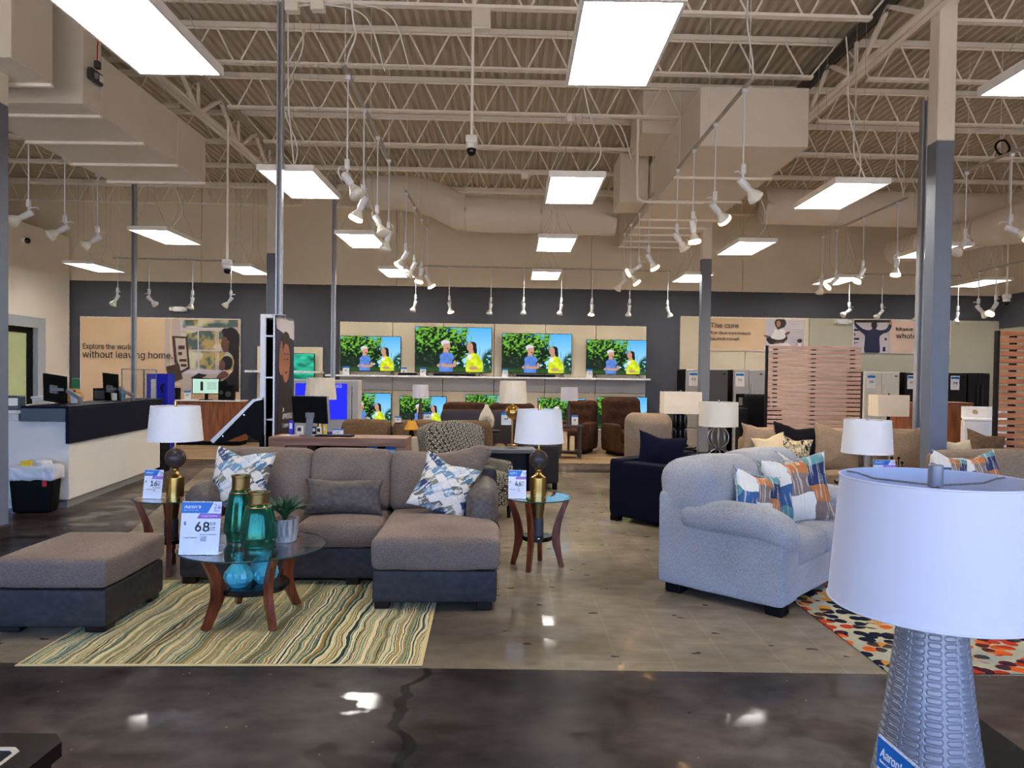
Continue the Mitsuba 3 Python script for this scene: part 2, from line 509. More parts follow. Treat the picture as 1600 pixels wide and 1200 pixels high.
# storefront behind the viewer: glazing with mullions, daylight comes through it
wf = struct('wall_front', 'storefront wall with tall windows')
part(wf, 'sill', box(XL, XR, Y0 - 0.15, Y0, 0, 0.12), 'dark_gray')
part(wf, 'header', box(XL, XR, Y0 - 0.15, Y0, 3.7, TOPZ), 'wall_beige')
part(wf, 'pier', box(XL, -9.0, Y0 - 0.15, Y0, 0.12, 3.7), 'wall_beige')
part(wf, 'pier', box(9.5, XR, Y0 - 0.15, Y0, 0.12, 3.7), 'wall_beige')
mull = box(-0.03, 0.03, Y0 - 0.12, Y0, 0.12, 3.7)
for x in np.linspace(-9.0, 9.5, 13):
    place(x)
    part(wf, 'mullion', mull, 'dark_gray')
place()

# ------------------------------------------------------------------ roof deck and steel
pitch_d = 0.125
xs, prof = XL, []
while xs < XR + 0.2:
    prof += [(xs, 0), (xs + 0.045, 0), (xs + 0.062, 0.05), (xs + 0.108, 0.05)]
    xs += pitch_d
prof = np.array(prof)
v = np.vstack([np.column_stack([prof[:, 0], np.full(len(prof), Y0 - 0.2) + SKEW * 0, DECK + prof[:, 1]]), np.column_stack([prof[:, 0], np.full(len(prof), 17.6), DECK + prof[:, 1]])])
k = np.arange(len(prof) - 1)
deck = trimesh.Trimesh(v, np.vstack([np.stack([k, k + len(prof), k + 1], 1), np.stack([k + 1, k + len(prof), k + 1 + len(prof)], 1)]), process=False)
struct('ceiling', 'corrugated beige metal roof deck', cat([deck, box(XL - 0.1, XR + 0.2, Y0 - 0.2, 17.6, DECK + 0.12, DECK + 0.2)]), 'ceiling')

ZBOT, ZTOP = 5.46, 5.92
GXL, GXR = -4.55, 4.15               # the two girder lines
bays = [('left', XL, GXL), ('centre', GXL, GXR), ('right', GXR, XR)]


@functools.lru_cache(None)
def joist_meshes(L):
    h = ZTOP - ZBOT
    top = cat([box(0, L, -0.045, -0.004, h - 0.006, h + 0.035), box(0, L, -0.045, -0.038, h - 0.03, h + 0.035), box(0, L, 0.004, 0.045, h - 0.006, h + 0.035), box(0, L, 0.038, 0.045, h - 0.03, h + 0.035)])
    bot = cat([box(0.35, L - 0.35, -0.04, -0.004, -0.012, 0.022), box(0.35, L - 0.35, 0.004, 0.04, -0.012, 0.022)])
    n = max(2, round((L - 0.9) / 0.6))
    st = (L - 0.9) / n
    pts = [(0.02, 0, h)]
    for i in range(n):
        x = 0.45 + i * st
        pts += [(x - 0.03, 0, 0.0), (x + 0.03, 0, 0.0), (x + st / 2 - 0.03, 0, h), (x + st / 2 + 0.03, 0, h)]
    pts += [(L - 0.45, 0, 0.0), (L - 0.39, 0, 0.0), (L - 0.02, 0, h)]
    return top, bot, tube(pts, 0.0125, 5)


JY = [0.05 + 1.52 * k for k in range(4, 12)]
JY = [7.72 - 3.04, 7.72 - 1.52] + [7.72 + 1.52 * k for k in range(7)]
for b, x0, x1 in bays:
    for i, y in enumerate(JY):
        if i < 1 or (b == 'left' and i < 3):
            continue
        place(x0, y + SKEW * x0, ZBOT, rz=math.degrees(math.atan(SKEW)))
        top, bot, web = joist_meshes(x1 - x0)
        j = struct('ceiling_joist', f'beige open-web steel joist in the {b} bay, {ordinal(len(JY) - 1 - i)} from the back wall')
        part(j, 'top_chord', top, 'steel_white')
        part(j, 'bottom_chord', bot, 'steel_white')
        part(j, 'web', web, 'steel_white')
place()


def bar(p, q, w, t=None):
    """A flat-sided member from p to q."""
    p, q = np.array(p, float), np.array(q, float)
    L = np.linalg.norm(q - p)
    m = box(-w / 2, w / 2, -(t or w) / 2, (t or w) / 2, 0, L, 0.004)
    z = (q - p) / L
    x = np.cross([0, 1, 0] if abs(z[1]) < 0.9 else [1, 0, 0], z)
    x /= np.linalg.norm(x)
    T = np.eye(4)
    T[:3, 0], T[:3, 1], T[:3, 2], T[:3, 3] = x, np.cross(z, x), z, p
    m.apply_transform(T)
    return m


for side, gx in (('left', GXL), ('right', GXR)):
    g = struct('ceiling_girder', f'deep steel truss girder running front to back at the {side}')
    y0, y1 = 3.6, 15.4
    part(g, 'top_chord', cat([box(gx - 0.09, gx - 0.01, y0, y1, ZTOP - 0.12, ZTOP - 0.09), box(gx - 0.025, gx - 0.01, y0, y1, ZTOP - 0.2, ZTOP - 0.09), box(gx + 0.01, gx + 0.09, y0, y1, ZTOP - 0.12, ZTOP - 0.09), box(gx + 0.01, gx + 0.025, y0, y1, ZTOP - 0.2, ZTOP - 0.09)]), 'girder_gray' if side == 'right' else 'girder_beige', label='dark gray upper chord' if side == 'right' else 'gray-beige upper chord')
    part(g, 'bottom_chord', cat([box(gx - 0.08, gx - 0.01, y0 + 0.3, y1 - 0.3, 5.30, 5.32), box(gx - 0.025, gx - 0.01, y0 + 0.3, y1 - 0.3, 5.30, 5.38), box(gx + 0.01, gx + 0.08, y0 + 0.3, y1 - 0.3, 5.30, 5.32), box(gx + 0.01, gx + 0.025, y0 + 0.3, y1 - 0.3, 5.30, 5.38)]), 'steel_white')
    y = y0
    while y < y1 - 1:
        part(g, 'diagonal', bar((gx, y, ZTOP - 0.15), (gx, y + 0.7, 5.34), 0.05), 'steel_white')
        part(g, 'diagonal', bar((gx, y + 1.52, ZTOP - 0.15), (gx, y + 0.82, 5.34), 0.05), 'steel_white')
        part(g, 'vertical', bar((gx, y + 0.76, ZTOP - 0.15), (gx, y + 0.76, 5.34), 0.04), 'steel_white')
        y += 1.52

# columns
for label, (x, y, s, ry) in {
    'gray and beige square steel column standing at the right, nearest the camera': (*A(1455, 600, 7.35)[:2], 0.18, 0),
    'gray and beige square column at the left edge of the view': (G(14, 839)[0] - 0.18, G(14, 839)[1] - 0.18, 0.18, 0),
    'far gray and beige column between the large monitors and the fridges': (*A(1094, 600, 14.6)[:2], 0.19, 0),
    'far gray and beige column behind the poster kiosk': (*A(415, 600, 14.6)[:2], 0.2, 0),
}.items():
    c = struct('column', label)
    part(c, 'lower_shaft', box(x, x + s, y, y + s, 0.12, 4.02, 0.008), 'column_gray', label='gray painted lower shaft')
    part(c, 'upper_shaft', box(x, x + s, y, y + s, 4.02, DECK, 0.008), 'column_beige', label='beige upper shaft')
    part(c, 'base_trim', box(x - 0.012, x + s + 0.012, y - 0.012, y + s + 0.012, 0, 0.12, 0.004), 'base_dark')
    if 'nearest' in label:
        COLR = (x, y, s)
# ------------------------------------------------------------------ ceiling light panels
def area(c):
    return {'type': 'area', 'radiance': {'type': 'rgb', 'value': [float(v) for v in c]}}


PW, PL, PZ = 0.61, 1.22, 3.72
_frame = cat([box(-PW / 2, PW / 2, -0.0, 0.022, 0, 0.065, 0.003), box(-PW / 2, PW / 2, PL - 0.022, PL, 0, 0.065, 0.003), box(-PW / 2, -PW / 2 + 0.022, 0.02, PL - 0.02, 0, 0.065, 0.003),
              box(PW / 2 - 0.022, PW / 2, 0.02, PL - 0.02, 0, 0.065, 0.003), box(-PW / 2 + 0.01, PW / 2 - 0.01, 0.01, PL - 0.01, 0.05, 0.06)])
_diff = trimesh.Trimesh([[-PW / 2 + 0.02, 0.02, 0.006], [PW / 2 - 0.02, 0.02, 0.006], [PW / 2 - 0.02, PL - 0.02, 0.006], [-PW / 2 + 0.02, PL - 0.02, 0.006]], [[0, 2, 1], [0, 3, 2]], process=False)
_wires = cat([tube([(x, y, 0.06), (x * 0.2, y, 0.5), (x * 0.2, y, DECK - PZ - 0.1)], 0.0028, 4) for x in (-0.25, 0.25) for y in (0.12, PL - 0.12)])
_cords = [tube(curve([(0.0 + a, 0.5, 0.06), (0.1 + b, 0.5, 0.4), (-0.05 + b, 0.48, 0.9), (0.03, 0.5, 1.5), (0.0, 0.5, DECK - PZ - 0.45)], 8), 0.008, 6) for a, b in ((0.15, 0.1), (-0.1, -0.12), (0.05, 0.2))]
rowname = ['nearest', 'second', 'third', 'fourth']
for r, (y0, ks) in enumerate(((4.15, (-1, 0, 1)), (7.75, (-1, 0, 1)), (11.1, (-2, -1, 0, 1, 2)), (14.6, (-3, -2, -1, 0, 1, 2, 3)))):
    for i, k in enumerate(ks):
        x = 0.67 + 3.1 * k
        place(x, y0 + SKEW * x, PZ)
        t = thing('ceiling_light_panel', f'hanging rectangular white light panel, {ordinal(i)} from left in the {rowname[r]} row', 'ceiling light', 'light panels hung from the roof')
        part(t, 'frame', _frame, 'white')
        part(t, 'diffuser', _diff, 'white', label='glowing white diffuser', emitter=area(PANEL_LIGHT))
        part(t, 'wires', _wires, 'aluminium')
        part(t, 'power_cord', _cords[(i + r) % 3], 'white', True)
place()

# ------------------------------------------------------------------ track rails and track lamps
M('lamp_white', (226, 230, 236), 0.4)
M('bulb_glass', (225, 222, 212), 0.35)
WARM = (9.0, 4.7, 1.6)


def head_meshes():
    """The swivelling head: its pivot at the origin, pointing to -z."""
    sock = lathe([(0, 0.045), (0.027, 0.045), (0.031, 0.037), (0.031, -0.06), (0.025, -0.075), (0, -0.075)], 18)
    bulb = lathe([(0.022, -0.065), (0.026, -0.085), (0.052, -0.135), (0.060, -0.152)], 20)
    face = lathe([(0.060, -0.152), (0.0665, -0.168), (0.066, -0.18), (0.054, -0.19), (0.03, -0.196), (0, -0.198)], 20)
    face.apply_transform(np.eye(4))
    yoke = tube(curve([(0.034, 0, 0.0), (0.045, 0, 0.05), (0.03, 0, 0.1), (0, 0, 0.115)], 5), 0.006, 6)
    return sock, bulb, face, yoke


_sock, _bulb, _face, _yoke = head_meshes()
if _face.face_normals[:, 2].mean() > 0:
    _face.invert()


@functools.lru_cache(None)
def stem_mesh(L):
    return cat([cyl(0.0085, -L + 0.09, -0.02, 10), box(-0.026, 0.026, -0.02, 0.02, -0.035, 0.012, 0.004)]), cat([box(-0.024, 0.024, -0.022, 0.022, -L, -L + 0.1, 0.006), cyl(0.011, -L - 0.04, -L, 10)])


def track_lamp(x, y, z, L, yaw, tilt, lit, label, group, s=1.22):
    t = thing('track_lamp', label + (', lit' if lit else ', unlit'), 'track lamp', group)
    place(x, y, z)
    a, b = stem_mesh(round(L, 2))
    part(t, 'stem', a, 'lamp_white', 40)
    part(t, 'connector', b, 'lamp_white')
    m = trimesh.transformations.translation_matrix([x, y, z - L - 0.08]) @ trimesh.transformations.euler_matrix(0, 0, math.radians(yaw), 'sxyz') @ trimesh.transformations.euler_matrix(0, math.radians(-tilt), 0, 'sxyz') @ np.diag([s, s, s, 1])
    place_m(m)
    part(t, 'yoke', _yoke, 'lamp_white', True)
    h = part(t, 'socket', _sock, 'lamp_white', 40)
    u = part(t, 'bulb', _bulb, 'bulb_glass', 40)
    if lit:
        part(t, 'bulb__face', _face, 'bulb_glass', label='glowing bulb face', emitter=area(WARM))
        d = m[:3, :3] @ [0, 0, -1]
        o = m[:3, 3] + d * 0.22 * s
        scene[num('lamp_beam')] = {'type': 'spot', 'to_world': mi.ScalarTransform4f().look_at(origin=o.tolist(), target=(o + d).tolist(), up=[0.3, 0.2, 0.9]), 'cutoff_angle': 38.0, 'beam_width': 14.0,
                                   'intensity': {'type': 'rgb', 'value': [5.5, 3.6, 1.8]}}
    else:
        part(t, 'bulb__face', _face, 'bulb_glass', True)
    place()


def rail(p, q, label, drops=()):
    p, q = np.array(p), np.array(q)
    t = thing('track_rail', label, 'track rail')
    part(t, 'rail', bar(p, q, 0.032, 0.036), 'rail_gray')
    for f in drops:
        c = p + (q - p) * f
        part(t, 'hanger', cyl(0.004, 0, DECK - c[2], 6).apply_translation(c), 'steel_white')


# rails seen from their pixels; every lamp: (pixel x, y of its top, pixel y of its connector, yaw, tilt, lit)
TZ = 4.49


def run(name, where, pts, lamps, z=TZ, endpts=None, s=1.22):
    """pts: pixels of two ends of a front-to-back rail at height z."""
    a, b = G(*pts[0], z), G(*pts[1], z)
    rail(a, b, f'slim white track rail, the one {where}'.replace('on the ', 'as the ', 1) if ' rail' in where else f'slim white track rail {where}', (0.03, 0.5, 0.97))
    n = len(lamps)
    for i, (px, py, pe, yaw, tilt, lit) in enumerate(lamps):
        g = G(px, py, z)
        f = np.clip(((g - a) @ (b - a)) / ((b - a) @ (b - a)), 0, 1)
        c = a + (b - a) * f
        e = A(px, pe, c[1])
        track_lamp(c[0], c[1], z - 0.02, max(0.2, z - e[2]), yaw, tilt, lit, f'{ordinal(i)} track lamp {where}', f'track lamps {where}', s)


run('a', 'on the near rail left of the ceiling camera', ((536, 100), (609, 250)), [(543, 116, 262, 160, -35, False), (567, 168, 300, 170, 25, True), (590, 212, 330, 140, -32, False), (608, 248, 355, 20, -12, False)])
run('a2', 'on the far rail left of the ceiling camera', ((634, 298), (669, 358)), [(636, 300, 388, 160, 38, True), (648, 322, 405, 170, 28, False), (659, 341, 415, 200, 12, True), (667, 355, 425, 20, 30, True)])
run('b', 'on the near rail by the right duct', ((1176, 122), (1059, 263)), [(1168, 137, 270, 20, 50, False), (1123, 191, 310, 30, 52, True), (1087, 232, 340, 10, 8, True), (1060, 263, 358, 10, 38, False)])
run('b2', 'on the far rail by the right duct', ((1021, 302), (975, 364)), [(1018, 310, 392, 10, 33, True), (1001, 331, 408, 170, 60, True), (988, 349, 420, 0, 38, True), (976, 363, 431, 170, 38, False)])
run('c', 'on the rail over the service counter', ((5, 192), (156, 272)), [(45, 213, 322, 190, 62, False), (103, 243, 345, 190, 60, False), (153, 270, 362, 200, 55, False)])
run('d', 'on the rail above the slatted screen', ((1417, 309), (1283, 369)), [(1405, 315, 400, 180, 5, True), (1354, 339, 415, 180, 30, True), (1315, 358, 428, 170, 45, True), (1285, 368, 434, 180, 10, False)])
run('e', 'on the rail at the far right', ((1625, 220), (1508, 268)), [(1584, 238, 345, 330, 60, True), (1510, 267, 367, 200, 45, False)])
run('f', 'on the low rail in the far right corner', ((1605, 407), (1530, 424)), [(1568, 418, 468, 190, 35, True), (1532, 424, 473, 0, 45, False)], z=3.75)


def cross(where, y, ends, lamps):
    a, b = A(*ends[0], y + SKEW * (ends[0][0] - 800) / 70), A(*ends[1], y + SKEW * (ends[1][0] - 800) / 70)
    rail(a, b, f'slim white track rail, the one {where}'.replace('on the ', 'as the ', 1) if ' rail' in where else f'slim white track rail {where}', (0.05, 0.5, 0.95))
    for i, (px, pe, yaw, tilt, lit) in enumerate(lamps):
        f = (px - ends[0][0]) / (ends[1][0] - ends[0][0])
        c = a + (b - a) * f
        e = A(px, pe, c[1])
        track_lamp(c[0], c[1], c[2] - 0.02, max(0.2, c[2] - e[2]), yaw, tilt, lit, f'{ordinal(i)} track lamp from left {where}', f'track lamps {where}', 1.05)


cross('over the wall mural at the back left', 14.7, ((176, 403), (366, 408)), [(184, 456, 190, 30, False), (233, 458, 0, 45, False), (301, 460, 200, 12, False), (361, 460, 190, 40, False)])
cross('over the large monitors at the back', 15.7, ((648, 415), (1048, 424)), [(650, 466, 190, 20, False), (702, 468, 20, 12, True), (767, 470, 180, 10, False), (818, 470, 180, 2, False), (877, 471, 180, 12, False), (925, 472, 180, 5, True), (984, 473, 180, 8, False), (1044, 475, 10, 22, False)])
cross('over the appliance posters at the back right', 15.5, ((1318, 428), (1502, 431)), [(1328, 478, 190, 55, False), (1379, 480, 190, 45, False), (1436, 481, 190, 20, False), (1498, 484, 190, 12, False)])
# ------------------------------------------------------------------ ducts and other things under the roof
def W(px, py, off=0.0):              # the point seen at a pixel, on a plane in front of the back wall
    p = A(px, py, 16.95 - off)
    for _ in range(4):
        p = A(px, py, wall_y(p[0]) - off)
    return p


def ducts():
    zb = 4.3
    a, b = G(166, 181, zb), G(316, 285, zb)
    x1 = (a[0] + b[0]) / 2
    w, h = 1.36, 0.63
    t = thing('air_duct', 'long rectangular beige sheet-metal air duct hanging at the upper left', 'air duct')
    ys = np.linspace(a[1], b[1], 4)
    for u, v in zip(ys, ys[1:]):
        part(t, 'section', box(x1 - w, x1, u + 0.004, v - 0.004, zb, zb + h, 0.006), 'duct')
    for y in (ys[1], ys[2], b[1] - 0.02):
        part(t, 'hanger_bar', cat([box(x1 - w - 0.04, x1 + 0.01, y - 0.02, y + 0.02, zb - 0.035, zb - 0.001, 0.003), cyl(0.006, zb - 0.03, DECK, 6).apply_translation([x1 - w - 0.03, y, 0])]), 'steel_white')
    t = thing('duct_riser', 'tall boxy duct riser joining the roof to the long left duct', 'air duct')
    part(t, 'box', box(x1 - 2.2, x1, a[1] - 0.34, a[1] - 0.006, zb, DECK, 0.006), 'duct')
    part(t, 'bottom_rail', box(x1 - 2.2, x1 + 0.004, a[1] - 0.03, a[1] + 0.012, zb - 0.03, zb, 0.004), 'steel_white')
    c0, c1 = G(23, 90, zb), G(87, 132, zb)
    t = thing('duct_riser', 'nearest beige duct riser at the upper left corner of the view', 'air duct')
    part(t, 'box', box(x1 - 2.4, x1, c0[1], c1[1], zb, DECK, 0.006), 'duct')
    part(t, 'bottom_rail', box(x1 - 2.4, x1 + 0.004, c1[1] - 0.03, c1[1] + 0.012, zb - 0.03, zb, 0.004), 'steel_white')
    # duct smoke detector on the riser's side
    p = A(153, 130, a[1] - 0.17)
    t = thing('duct_detector', 'dark oval smoke detector with a red wire on the left duct riser', 'smoke detector')
    place(x1 + 0.03, a[1] - 0.17, p[2], rz=0)
    part(t, 'housing', soft(0.06, 0.24, 0.13, 0.03, 8), 'dark_gray', True)
    part(t, 'lens', ball(0.035, 0, 16).apply_translation([0.03, -0.04, 0.06]), 'mid_gray', True)
    part(t, 'label_plate', box(0.028, 0.035, 0.02, 0.09, 0.03, 0.1, 0.003), 'white')
    part(t, 'module', box(-0.02, 0.03, 0.0, 0.06, 0.16, 0.24, 0.006), 'dark_gray')
    part(t, 'wire', tube(curve([(0.0, 0.03, 0.23), (0.02, 0.0, 0.33), (0.0, 0.04, 0.42), (0.0, 0.08, 0.56)]), 0.006, 6), 'red', True)
    place()
    # right duct
    zb = 4.54
    a, b = G(1101, 228, zb), G(960, 388, zb)
    x0 = (a[0] + b[0]) / 2
    xr = A(1263, 230, a[1])[0]
    h = A(1101, 135, a[1])[2] - zb
    t = thing('air_duct', 'large rectangular beige air duct seen end-on, right of the centre panel', 'air duct')
    ys = np.linspace(a[1], min(b[1], 16.2), 6)
    for u, v in zip(ys, ys[1:]):
        part(t, 'section', box(x0, xr, u + 0.004, v - 0.004, zb, zb + h, 0.006), 'duct')
    for y in list(ys[1:]) + [float(np.mean(ys[3:5])), float(np.mean(ys[4:6]))]:
        part(t, 'hanger_bar', cat([box(x0 - 0.02, xr + 0.04, y - 0.02, y + 0.02, zb - 0.035, zb - 0.001, 0.003), cyl(0.006, zb - 0.03, DECK, 6).apply_translation([xr + 0.03, y, 0])]), 'steel_white')
    t = thing('duct_riser', 'beige duct riser with conduits between the roof and the right duct', 'air duct')
    part(t, 'box', box(x0 - 0.42, x0 + 0.6, 11.0, 12.12, zb + h, DECK, 0.006), 'duct')
    part(t, 'side_box', box(x0 - 0.52, x0 - 0.02, 12.6, 13.4, zb + 0.1, zb + h + 0.2, 0.01), 'duct')
    part(t, 'pipe', tube(curve([(x0 - 0.5, 10.92, DECK - 0.4), (x0 - 0.5, 10.92, 4.42), (x0 - 0.45, 10.92, 4.27), (x0 - 0.3, 10.92, 4.24), (x0 + 0.5, 10.92, 4.24)], 6), 0.022, 8), 'steel_white', True)
    # round ducts along the back
    def rduct(label, pts, r, seams):
        t = thing('round_duct', label, 'air duct')
        c = curve(pts, 8)
        part(t, 'pipe', tube(c, r, 28), 'duct', True)
        for k in seams:
            i = int(k * (len(c) - 1))
            part(t, 'seam_ring', tube(c[[max(i - 1, 0), i, min(i + 1, len(c) - 1)]][[1]] + np.array([[-0.02, 0, 0], [0.02, 0, 0]]), r + 0.008, 28), 'duct', True)
    P = lambda *q: [A(*k) for k in q]
    rduct('round beige duct with an elbow along the back wall, left of centre', P((570, 300, 14.6), (636, 303, 14.5), (682, 313, 14.3), (712, 328, 14.2), (750, 335, 14.2), (960, 341, 14.3)), 0.34, (0.75, 0.9))
    rduct('round beige duct along the back wall at the right', P((1190, 322, 14.1), (1300, 325, 14.1), (1440, 328, 14.2), (1640, 333, 14.3)), 0.34, (0.35, 0.7))
    t = thing('round_duct', 'round duct branch with a closed end, slanting up beside the right column', 'air duct')
    q0, q1 = A(1398, 394, 15.3), A(1535, 362, 12.9)
    q2 = A(1760, 305, 10.6)
    part(t, 'pipe', tube(np.array([q0, q0 + (q1 - q0) * 0.02, q1]), np.array([0.24, 0.27, 0.27]), 24), 'duct', 40)
    part(t, 'reducer', tube(np.array([q1, q1 + (q2 - q1) * 0.3, q2]), np.array([0.272, 0.36, 0.36]), 24), 'duct', 40)
    part(t, 'strap', tube(np.array([q0 + (q1 - q0) * 0.4, q0 + (q1 - q0) * 0.42]), 0.285, 24), 'steel_white', 40)
    part(t, 'hanger', cyl(0.006, 0, DECK - (q0 + (q1 - q0) * 0.41)[2], 6).apply_translation(q0 + (q1 - q0) * 0.41), 'steel_white')


ducts()


def dome_camera(px, y0, y1, d, label, ztop=DECK):
    p, q = A(px, y0, d), A(px, y1, d)
    t = thing('ceiling_camera', label, 'security camera')
    place(q[0], q[1], q[2])
    part(t, 'rod', cyl(0.017, 0.02, ztop - q[2], 12), 'steel_white', 40)
    part(t, 'junction_box', box(-0.062, 0.062, -0.05, 0.05, -0.05, 0.025, 0.008), 'white')
    part(t, 'collar', cyl(0.064, -0.115, -0.052, 24, c=0.012), 'white', 40)
    part(t, 'dome', lathe([(0, -0.19), (0.025, -0.183), (0.042, -0.165), (0.05, -0.135), (0.05, -0.112), (0, -0.112)], 24), 'black_gloss', True, label='black camera dome')
    place()


dome_camera(737, 0, 216, 7.72 + SKEW * -0.4, 'white dome camera on a rod hanging in the middle of the ceiling')
dome_camera(355, 225, 408, 10.76, 'small white dome camera on a rod over the mural', 5.31)
dome_camera(1573, 300, 462, 13.8, 'small white dome camera on a rod in the far right corner')
t = thing('wall_camera', 'white round security camera high on the office wall', 'security camera')
p = G(69, 391, 4.35)
place(ox + 0.0, 15.0, 4.28)
part(t, 'mount', cyl(0.09, 0, 0.07, 20, c=0.015).apply_transform(trimesh.transformations.rotation_matrix(np.pi / 2, [0, 1, 0])), 'white', 40)
part(t, 'lens', ball(0.06, 0, 18).apply_translation([0.09, -0.02, -0.01]), 'black_gloss', True)
place()

# emergency light units
for px, py, off, label in ((279, 483, 0.05, 'emergency light unit on the dark band above the mural'), (1317, 503, 0.1, 'emergency light unit on the wall between the two right posters')):
    t = thing('emergency_light', label, 'emergency light')
    q = W(px, py, off)
    place(*q)
    part(t, 'housing', soft(0.26, 0.08, 0.12, 0.025, 8).apply_translation([0, 0, -0.06]), 'white', True)
    for s in (-1, 1):
        part(t, 'lamp_head', cyl(0.04, -0.05, 0.04, 14, r1=0.05).apply_transform(trimesh.transformations.rotation_matrix(np.pi / 2 * s, [0, 1, 0])).apply_translation([0.15 * s, -0.02, 0]), 'white', 40)
    place()


def strut_pole(px0, py0, px1, py1, d, z1, label, mat='galvanised', w=0.05, z0=0.0):
    p, q = A(px0, py0, d), A(px1, py1, d)
    x = (p[0] + q[0]) / 2
    t = thing('strut_pole', label, 'pole')
    place(x, d, z0)
    z1 = z1 - z0
    # an open channel: a web and two lips
    part(t, 'channel', cat([box(-w / 2, -w / 2 + 0.006, -w / 2, w / 2, 0, z1), box(w / 2 - 0.006, w / 2, -w / 2, w / 2, 0, z1), box(-w / 2, w / 2, w / 2 - 0.006, w / 2, 0, z1),
                            box(-w / 2, -w / 2 + 0.016, -w / 2, -w / 2 + 0.006, 0, z1), box(w / 2 - 0.016, w / 2, -w / 2, -w / 2 + 0.006, 0, z1)]), mat)
    part(t, 'foot_plate', slab(0.12, 0.12, 0.012, 0.003), mat)
    place()


strut_pole(436, 300, 437, 480, 7.60, 5.45, 'tall galvanised channel pole rising beside the poster kiosk', w=0.062, z0=A(437, 494, 7.66)[2])
strut_pole(521.5, 330, 522, 500, 14.0, 5.45, 'gray channel pole left of the large monitors', w=0.075)
strut_pole(209, 320, 210, 560, 13.9, 5.45, 'gray channel pole in front of the wall mural', w=0.075)
strut_pole(1443, 330, 1429, 650, 10.0, 5.45, 'bright galvanised channel pole left of the near right column', w=0.075)

# conduits and boxes on the steel
t = thing('junction_box', 'gray metal box fixed under the first joist near the hanging camera', 'junction box')
q = A(752, 33, 7.75)
place(*q)
part(t, 'body', box(-0.1, 0.1, -0.06, 0.06, -0.1, 0.1, 0.008), 'steel_white')
part(t, 'cover', box(-0.09, 0.09, -0.068, -0.06, -0.09, 0.09, 0.003), 'duct')
place()
for k, (px, py, d) in enumerate(((497, 10, 7.6), (457, 12, 7.6), (891, 184, 10.6), (820, 280, 13.7))):
    q = A(px, py, d)
    if k > 1:                         # these two sit on a joist's lower chord
        j = min(JY, key=lambda y: abs(y + SKEW * q[0] - d))
        q = A(px, py, j + SKEW * q[0] - 0.02)
        q[2] = ZBOT - 0.06
    place(*q)
    t = thing('junction_box', ('small white box at the roof steel over the poster kiosk pole', 'small gray box beside the top of the kiosk pole', 'small white box on the joist behind the centre panel', 'white box under a far joist left of the second centre panel')[k], 'junction box')
    part(t, 'body', box(-0.07, 0.07, -0.05, 0.05, -0.05, 0.05, 0.006), 'steel_white')
    part(t, 'conduit', tube(curve([(0.06, 0, 0.02), (0.4, 0, 0.03), (0.75, 0.1, -0.05), (0.95, 0.1, -0.6)], 8), 0.009, 6), 'white', True)
place()
for k, (x0, x1, y) in enumerate(((GXL + 0.5, GXR - 0.5, 9.24), (GXL + 0.5, GXR - 0.5, 12.28))):
    solo('conduit', tube([(x0, y + SKEW * x0 - 0.06, ZBOT + 0.0), (x1, y + SKEW * x1 - 0.06, ZBOT + 0.0)], 0.014, 8), ('steel_white', 'red')[0], ('thin conduit strapped along the second joist in the centre bay', 'thin conduit strapped along the fourth joist in the centre bay')[k], 'conduit', smooth=40)
# loose white cables that hang from the steel
for k, (px, top, pts) in enumerate(((450, 2, [(450, 40), (451, 160), (454, 200), (460, 262)]), (548, 2, [(551, 25), (556, 55), (545, 85), (541, 102)]), (1168, 0, [(1168, 40), (1175, 90), (1177, 120)]), (1337, 50, [(1337, 150), (1334, 235), (1345, 262), (1352, 279)]), (1405, 110, [(1402, 200), (1400, 262), (1408, 285), (1412, 308)]))):
    d = (8.0, 7.0, 7.3, 9.0, 12.0)[k]
    c = [A(px, max(top, -20), d)] + [A(u, v, d) for u, v in pts]
    c[0][2] = max(c[0][2], ZBOT)
    solo('hanging_cable', tube(curve(c, 6), 0.010, 6), 'white', ('white cable from the roof down to the second-row light left of centre', 'white cable feeding the near rail left of the ceiling camera', 'white cable feeding the near rail by the right duct', 'white cable to the second-row light at the right', 'white cable to the rail above the slatted screen')[k], 'cable', smooth=True)
# a black coil hung on the far right rail
q = G(1566, 245, 4.49)
place(q[0], q[1], 4.49 + 0.017 + 0.102)
solo('cable_coil', tube([(0.09 * math.cos(a), 0.01 * math.sin(3 * a), 0.09 * math.sin(a)) for a in np.arange(24) * np.pi / 12], 0.013, 6, True), 'black', 'small black coiled cable on the rail at the upper right', 'cable', smooth=True)
place()
